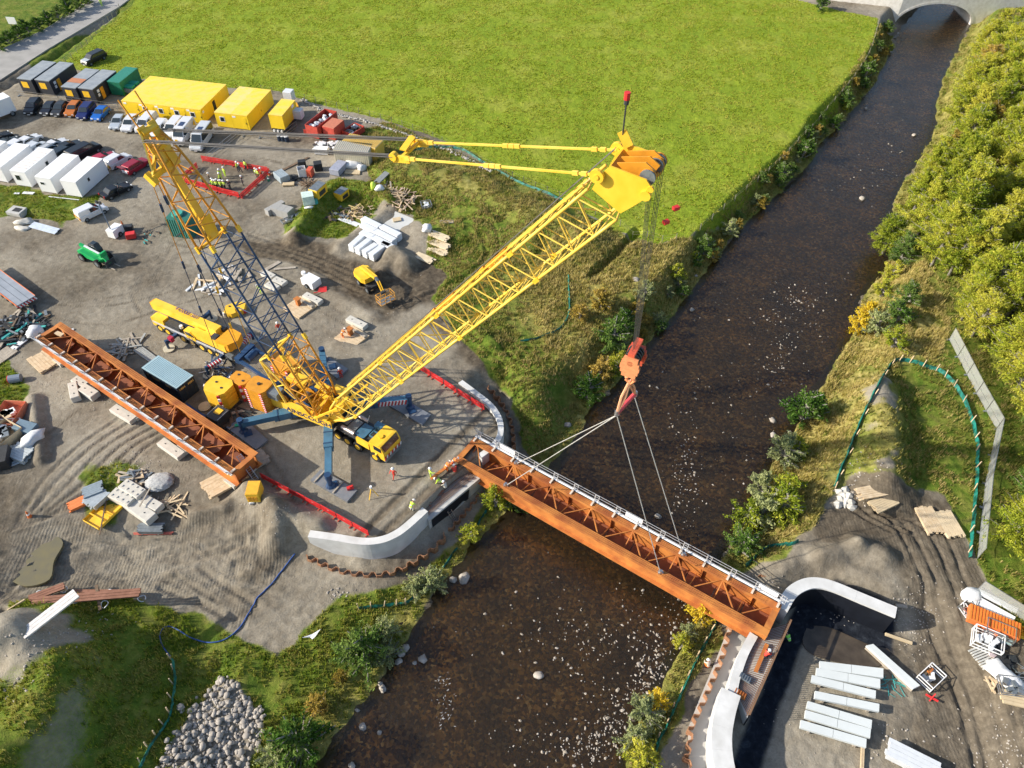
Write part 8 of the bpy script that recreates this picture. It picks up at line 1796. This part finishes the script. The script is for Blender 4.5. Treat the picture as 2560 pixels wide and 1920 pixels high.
# rough grass
def tufts(name,P,dens,h,m,seed,blades=5,excl=(),lean=.5,wd=.05,mask=None,label=None):
    r=np.random.RandomState(seed); P=np.array(P); x0,y0=P.min(0);x1,y1=P.max(0); n=int((x1-x0)*(y1-y0)*dens); X=r.uniform(x0,x1,n);Y=r.uniform(y0,y1,n)
    px=1280+FPX*X/(Y*cp+(CH)*sp); keep=(polydist(X,Y,[tuple(q) for q in P])<0)&(px>-60)&(px<2620)
    X=X[keep];Y=Y[keep]
    k=fbm(X,Y,2.2,3,seed)>.38; X=X[k];Y=Y[k]
    i=np.clip(np.searchsorted(xs,X)-1,0,len(xs)-2); j=np.clip(np.searchsorted(ys,Y)-1,0,len(ys)-2); u=(X-xs[i])/(xs[i+1]-xs[i]); v=(Y-ys[j])/(ys[j+1]-ys[j])
    bl=lambda A:(A[j,i]*(1-u)+A[j,i+1]*u)*(1-v)+(A[j+1,i]*(1-u)+A[j+1,i+1]*u)*v
    Z=bl(HZ); mk=bl(mask if mask is not None else mV)>.55; mk&=Z>WZ+.05; X=X[mk];Y=Y[mk];Z=Z[mk]; n=len(X)
    a=r.uniform(0,2*np.pi,(n,blades)); hh=h*r.uniform(.5,1.3,(n,1))*(.6+.8*fbm(X,Y,3,2,seed+3))[:,None]*r.uniform(.7,1.1,(n,blades)); ln=lean*hh*r.uniform(.3,1.2,(n,blades))
    bx=X[:,None]+r.normal(0,.10,(n,blades));by=Y[:,None]+r.normal(0,.10,(n,blades)); dx=np.cos(a);dy=np.sin(a); w=wd*r.uniform(.6,1.5,(n,blades))
    A=np.stack([bx-dy*w,by+dx*w,Z[:,None]+0*bx-.03],-1);B=np.stack([bx+dy*w,by-dx*w,Z[:,None]+0*bx-.03],-1);C_=np.stack([bx+dx*ln,by+dy*ln,Z[:,None]+hh],-1)
    V=np.stack([A,B,C_],2).reshape(-1,3); nt_=len(V)//3; me=bpy.data.meshes.new(name); me.vertices.add(len(V)); me.vertices.foreach_set('co',V.astype(np.float32).ravel()); me.loops.add(len(V)); me.loops.foreach_set('vertex_index',np.arange(len(V))); me.polygons.add(nt_); me.polygons.foreach_set('loop_start',np.arange(0,len(V),3)); me.update(calc_edges=True); me.materials.append(m)
    o=link(name,me); tag(o,label,'grass',None,'stuff'); print(name,n); return o
GR1=leafmat('rough_grass_blades',[(.35,(.08,.13,.02)),(.55,(.17,.21,.035)),(.75,(.32,.29,.08)),(.95,(.45,.36,.15))],tr=.3,sc=.5)
GR2=leafmat('bank_grass_blades',[(.35,(.05,.12,.012)),(.6,(.13,.22,.02)),(.85,(.27,.31,.04)),(1,(.4,.36,.1))],tr=.3,sc=.4)
GR3=leafmat('meadow_blades',[(.35,(.15,.24,.015)),(.55,(.26,.35,.025)),(.75,(.38,.42,.05)),(1.,(.5,.46,.1))],tr=.45,sc=.3)
tufts('rough_grass',V1,13,.42,GR1,1,label='rough olive and tan grass on the overgrown ground between meadow and river')
tufts('bank_grass',V2,13,.40,GR2,2,label='green grass and weeds covering the lower left bank and mound')
tufts('right_bank_grass',V3,9,.45,GR1,3,label='long yellow green grass on the right bank')
GRD=leafmat('dry_grass_blades',[(.35,(.15,.15,.03)),(.55,(.30,.27,.06)),(.75,(.48,.41,.12)),(1,(.58,.48,.2))],tr=.35,sc=.6)
tufts('dry_bank_grass',DRY1,16,.55,GRD,31,label='tan and ochre long grass between the trees and the right waterline'); tufts('dry_slope_grass',DRY2,11,.5,GRD,32,label='tan and brown grass on the slope by the crane ropes'); tufts('strip_grass',V4,16,.45,GR1,4,label='grass strip between river and sheet piles on the right bank')
tufts('cabin_grass',V5,12,.25,GR2,5,label='grass strip in front of the white cabins'); tufts('weed_patch',V6,12,.3,GR2,6,label='weed patch among the stored blocks'); tufts('edge_weeds',V7,12,.35,GR2,7,label='weeds at the left edge of the yard'); tufts('bund_grass',V8,12,.3,GR2,8,label='grass on the small bund by the generators')
tufts('meadow_grass',FIELD,6,.15,GR3,9,blades=4,wd=.10,mask=mF,lean=.8,label='bright green pasture grass of the meadow')
# ---------------------------------------------------------------- stones
PST=M('pale_stone',(.24,.21,.175),.85,0,.18,1.2,bump=.3,col2=(.50,.46,.41)); DST=M('wet_stone',(.20,.17,.13),.5,0,.3,3,col2=(.38,.33,.27))
RMP=[rockmesh(100+i,(1,.75+.04*i%.3,.6+.05*(i%3)),PST,2,'boulder') for i in range(7)]; RMS=[rockmesh(120+i,(1,.65,.5),(PST if i%2 else DST),1,'river_stone') for i in range(8)]
rr=random.Random(9)
def stone(name,ms,x,y,z,s,label,cat,group):
    o=bpy.data.objects.new(name,rr.choice(ms)); COL.objects.link(o); o.location=(x,y,z); o.rotation_euler=(rr.uniform(-.3,.3),rr.uniform(-.3,.3),rr.uniform(0,6.28)); o.scale=(s*rr.uniform(.8,1.25),s*rr.uniform(.8,1.2),s*rr.uniform(.8,1.1)); tag(o,label,cat,group); return o
for (px,py,s,lab) in ((1160,1447,1.25,'largest pale boulder at the left waterline'),(1133,1450,.9,'grey boulder touching the largest pale one'),(1014,1621,.95,'pale boulder below the grey leafed shrub'),(1003,1634,.7,'flat boulder beside the one below the shrub'),(997,1654,.85,'rounded grey boulder nearest the bank shrub'),(1057,1648,.85,'oval boulder standing out in the water'),(1037,1658,.55,'smaller boulder left of the oval one'),(957,1722,.75,'round grey boulder half in the bank grass'),(951,1710,.5,'small boulder touching the round grey one'),(893,1776,.5,'small stone at the bend of the left bank'),(907,1818,.55,'upright stone in the lower left shallows'),(949,1832,.4,'narrow stone in the lower left shallows'),(880,1915,.6,'stone at the bottom edge in the water'),(1346,1688,.9,'pale flat boulder in mid river near the bottom'),(1645,1292,.9,'pale flat boulder in mid river above the beam'),(1932,1052,.9,'grey boulder at the right waterline below the dark bush'),(1932,1088,.7,'tan boulder at the right waterline'),(1975,1083,.6,'reddish boulder close to the right bank'),(2285,338,.9,'tan boulder in the upstream river'),(2165,272,.9,'pale boulder upstream near the left side'),(2155,497,1.2,'long pale flat stone in the upper river'),(1420,1063,.9,'pale boulder at the left bank under the slings'),(1590,700,1.0,'pale round boulder on the left bank grass'),(1730,775,.7,'pale stone at the left waterline by the ropes'),(1740,690,.6,'grey stone at the left water edge, upstream')):
    p=GR(px,py); z=max(p.z,WZ); q=G(px,py,z); stone('boulder',RMP,q.x,q.y,z+.05,s,lab,'boulder',None)
cl=[((1690,1600),(90,110),85),((1640,1690),(60,70),70),((1560,1790),(70,60),60),((1500,1870),(90,40),60),((1380,1850),(120,60),40),((1480,1620),(160,120),60),((1715,1190),(40,110),60),((1990,760),(90,70),60),((1960,880),(60,60),25),((1850,1150),(90,90),14),((1950,950),(80,60),14),((2140,420),(120,90),18),((2240,300),(40,90),8),((1400,1560),(200,100),30),((1750,1000),(120,90),18),((1800,760),(60,60),8),((2230,90),(22,14),60),((2240,175),(20,30),10),((2170,900),(20,50),10)]
ns=0; small=[]
for (cx_,cy_),(sx_,sy_),n in cl:
    for i in range(n*2):
        px=rr.gauss(cx_,sx_*.6);py=rr.gauss(cy_,sy_*.6); q=G(px,py,WZ)
        d=float(polydist(np.array([q.x]),np.array([q.y]),river)[0])
        if d>.3: continue
        s=rr.uniform(.07,.18) if rr.random()<.75 else rr.uniform(.18,.36)
        if (cx_,cy_)==(2230,90): s*=1.8
        small.append((s,q.x,q.y))
small.sort(reverse=True)
for s,x,y in small[:270]: stone('river_stone',RMS,x,y,WZ+.02,s*1.25,'pale stone breaking the surface of the shallow river','stone','stones in the shallow river')
def mergestones(name,lst,m,label,cat):
    ico=[np.array([v.co[:] for v in me.vertices]) for me in RMS]; fc=[[tuple(p.vertices) for p in me.polygons] for me in RMS]; V=[];F=[];o=0
    for s,x,y,z in lst:
        k=rr.randrange(8); a=rr.uniform(0,6.28); R=np.array([[math.cos(a),-math.sin(a),0],[math.sin(a),math.cos(a),0],[0,0,1]]); v=(ico[k]*s)@R.T+np.array([x,y,z]); V.append(v); F+=[tuple(i+o for i in f) for f in fc[k]]; o+=len(v)
    me=bpy.data.meshes.new(name); me.from_pydata(np.concatenate(V).tolist(),[],F); me.materials.append(m); return tag(link(name,me),label,cat,None,'stuff')
mergestones('river_pebbles',[(s*1.2,x,y,WZ+.01) for s,x,y in small[270:]],PST,'small pale pebbles scattered through the shallow river','pebbles')
FOAM=M('foam_white',(.62,.62,.6),.6); mb=MB()
for cx_,cy_,n_ in ((1108,1705,22),(1112,1760,14),(1118,1800,18)):
    for i in range(n_):
        q=G(rr.gauss(cx_,13),rr.gauss(cy_,12),WZ); a=rr.uniform(-1,1)+.6; l_=rr.uniform(.05,.16); w_=rr.uniform(.015,.04); dx=math.cos(a)*l_;dy=math.sin(a)*l_
        mb.add([(q.x-dx,q.y-dy,WZ+.01),(q.x+dy*w_*6,q.y-dx*w_*6,WZ+.03),(q.x+dx,q.y+dy,WZ+.01),(q.x-dy*w_*6,q.y+dx*w_*6,WZ+.03)],[(0,1,2,3)])
tag(part('river_foam',mb,FOAM,None),'white flecks of broken water on the shallow river','foam',None,'stuff')
bedst=[]
for i in range(2600):
    px=rr.uniform(820,1800);py=rr.uniform(1100,1920); q=G(px,py,WZ-.3)
    if float(polydist(np.array([q.x]),np.array([q.y]),river)[0])<-.8: bedst.append((rr.uniform(.12,.42),q.x,q.y,hz(q.x,q.y)))
mergestones('submerged_cobbles',bedst,M('submerged_cobble',(.2,.15,.085),.8,0,.3,2,col2=(.42,.32,.17)),'brown cobbles under the clear shallow water','cobbles')
PILE=[(560,1690),(590,1715),(660,1790),(650,1850),(600,1930),(400,1935),(440,1860),(480,1790),(520,1740)]; PW=PX(PILE,-2.4); pa=np.array(PW); n=0; tries=0; lst=[]
while n<250 and tries<4000:
    tries+=1; x=rr.uniform(pa[:,0].min(),pa[:,0].max()); y=rr.uniform(pa[:,1].min(),pa[:,1].max())
    if float(polydist(np.array([x]),np.array([y]),PW)[0])<.1+(abs(rr.gauss(0,.3)) if n%9 else rr.uniform(0,2.2)): stone('pile_stone',RMP,x,y,hz(x,y)+rr.uniform(.02,.25),rr.uniform(.28,.62),'pale rounded stone in the loose pile at the bottom left','stone','stones of the pile at the bottom left'); n+=1
for i in range(800):
    x=rr.uniform(pa[:,0].min(),pa[:,0].max()); y=rr.uniform(pa[:,1].min(),pa[:,1].max())
    if float(polydist(np.array([x]),np.array([y]),PW)[0])<0: lst.append((rr.uniform(.18,.42),x,y,hz(x,y)+.07))
mergestones('pile_cobbles',lst,PST,'smaller stones filling the stone pile at the bottom left','cobbles')
lst=[]
def scat(cx_,cy_,sx_,sy_,n,s0,s1):
    for i in range(n):
        p=GR(rr.gauss(cx_,sx_),rr.gauss(cy_,sy_)); lst.append((rr.uniform(s0,s1),p.x,p.y,p.z+.02))
for a in ((340,1180,60,50,160,.06,.2),(180,960,60,60,160,.06,.18),(60,1700,30,60,30,.15,.4),(130,1590,60,20,60,.1,.3),(250,1560,40,25,20,.1,.3),(2290,1570,30,40,120,.08,.25),(2300,1500,50,30,60,.08,.25),(2150,1550,60,15,30,.1,.2),(2500,1850,50,60,120,.08,.25),(2230,1860,70,40,50,.1,.3),(2160,1180,40,30,50,.1,.35),(2130,1230,20,20,30,.15,.4),(1880,1460,40,12,30,.1,.25),(840,1480,30,12,24,.1,.35),(900,820,60,30,90,.06,.2),(760,880,50,25,60,.06,.18),(680,1270,50,25,100,.06,.18),(1690,1330,30,30,10,.1,.2),(1560,560,200,60,10,.1,.2),(2050,1780,60,60,60,.06,.2),(450,1400,120,40,80,.05,.14)): scat(*a)
mergestones('loose_stones',lst,PST,'loose stones scattered over the yard and track edges','stones')
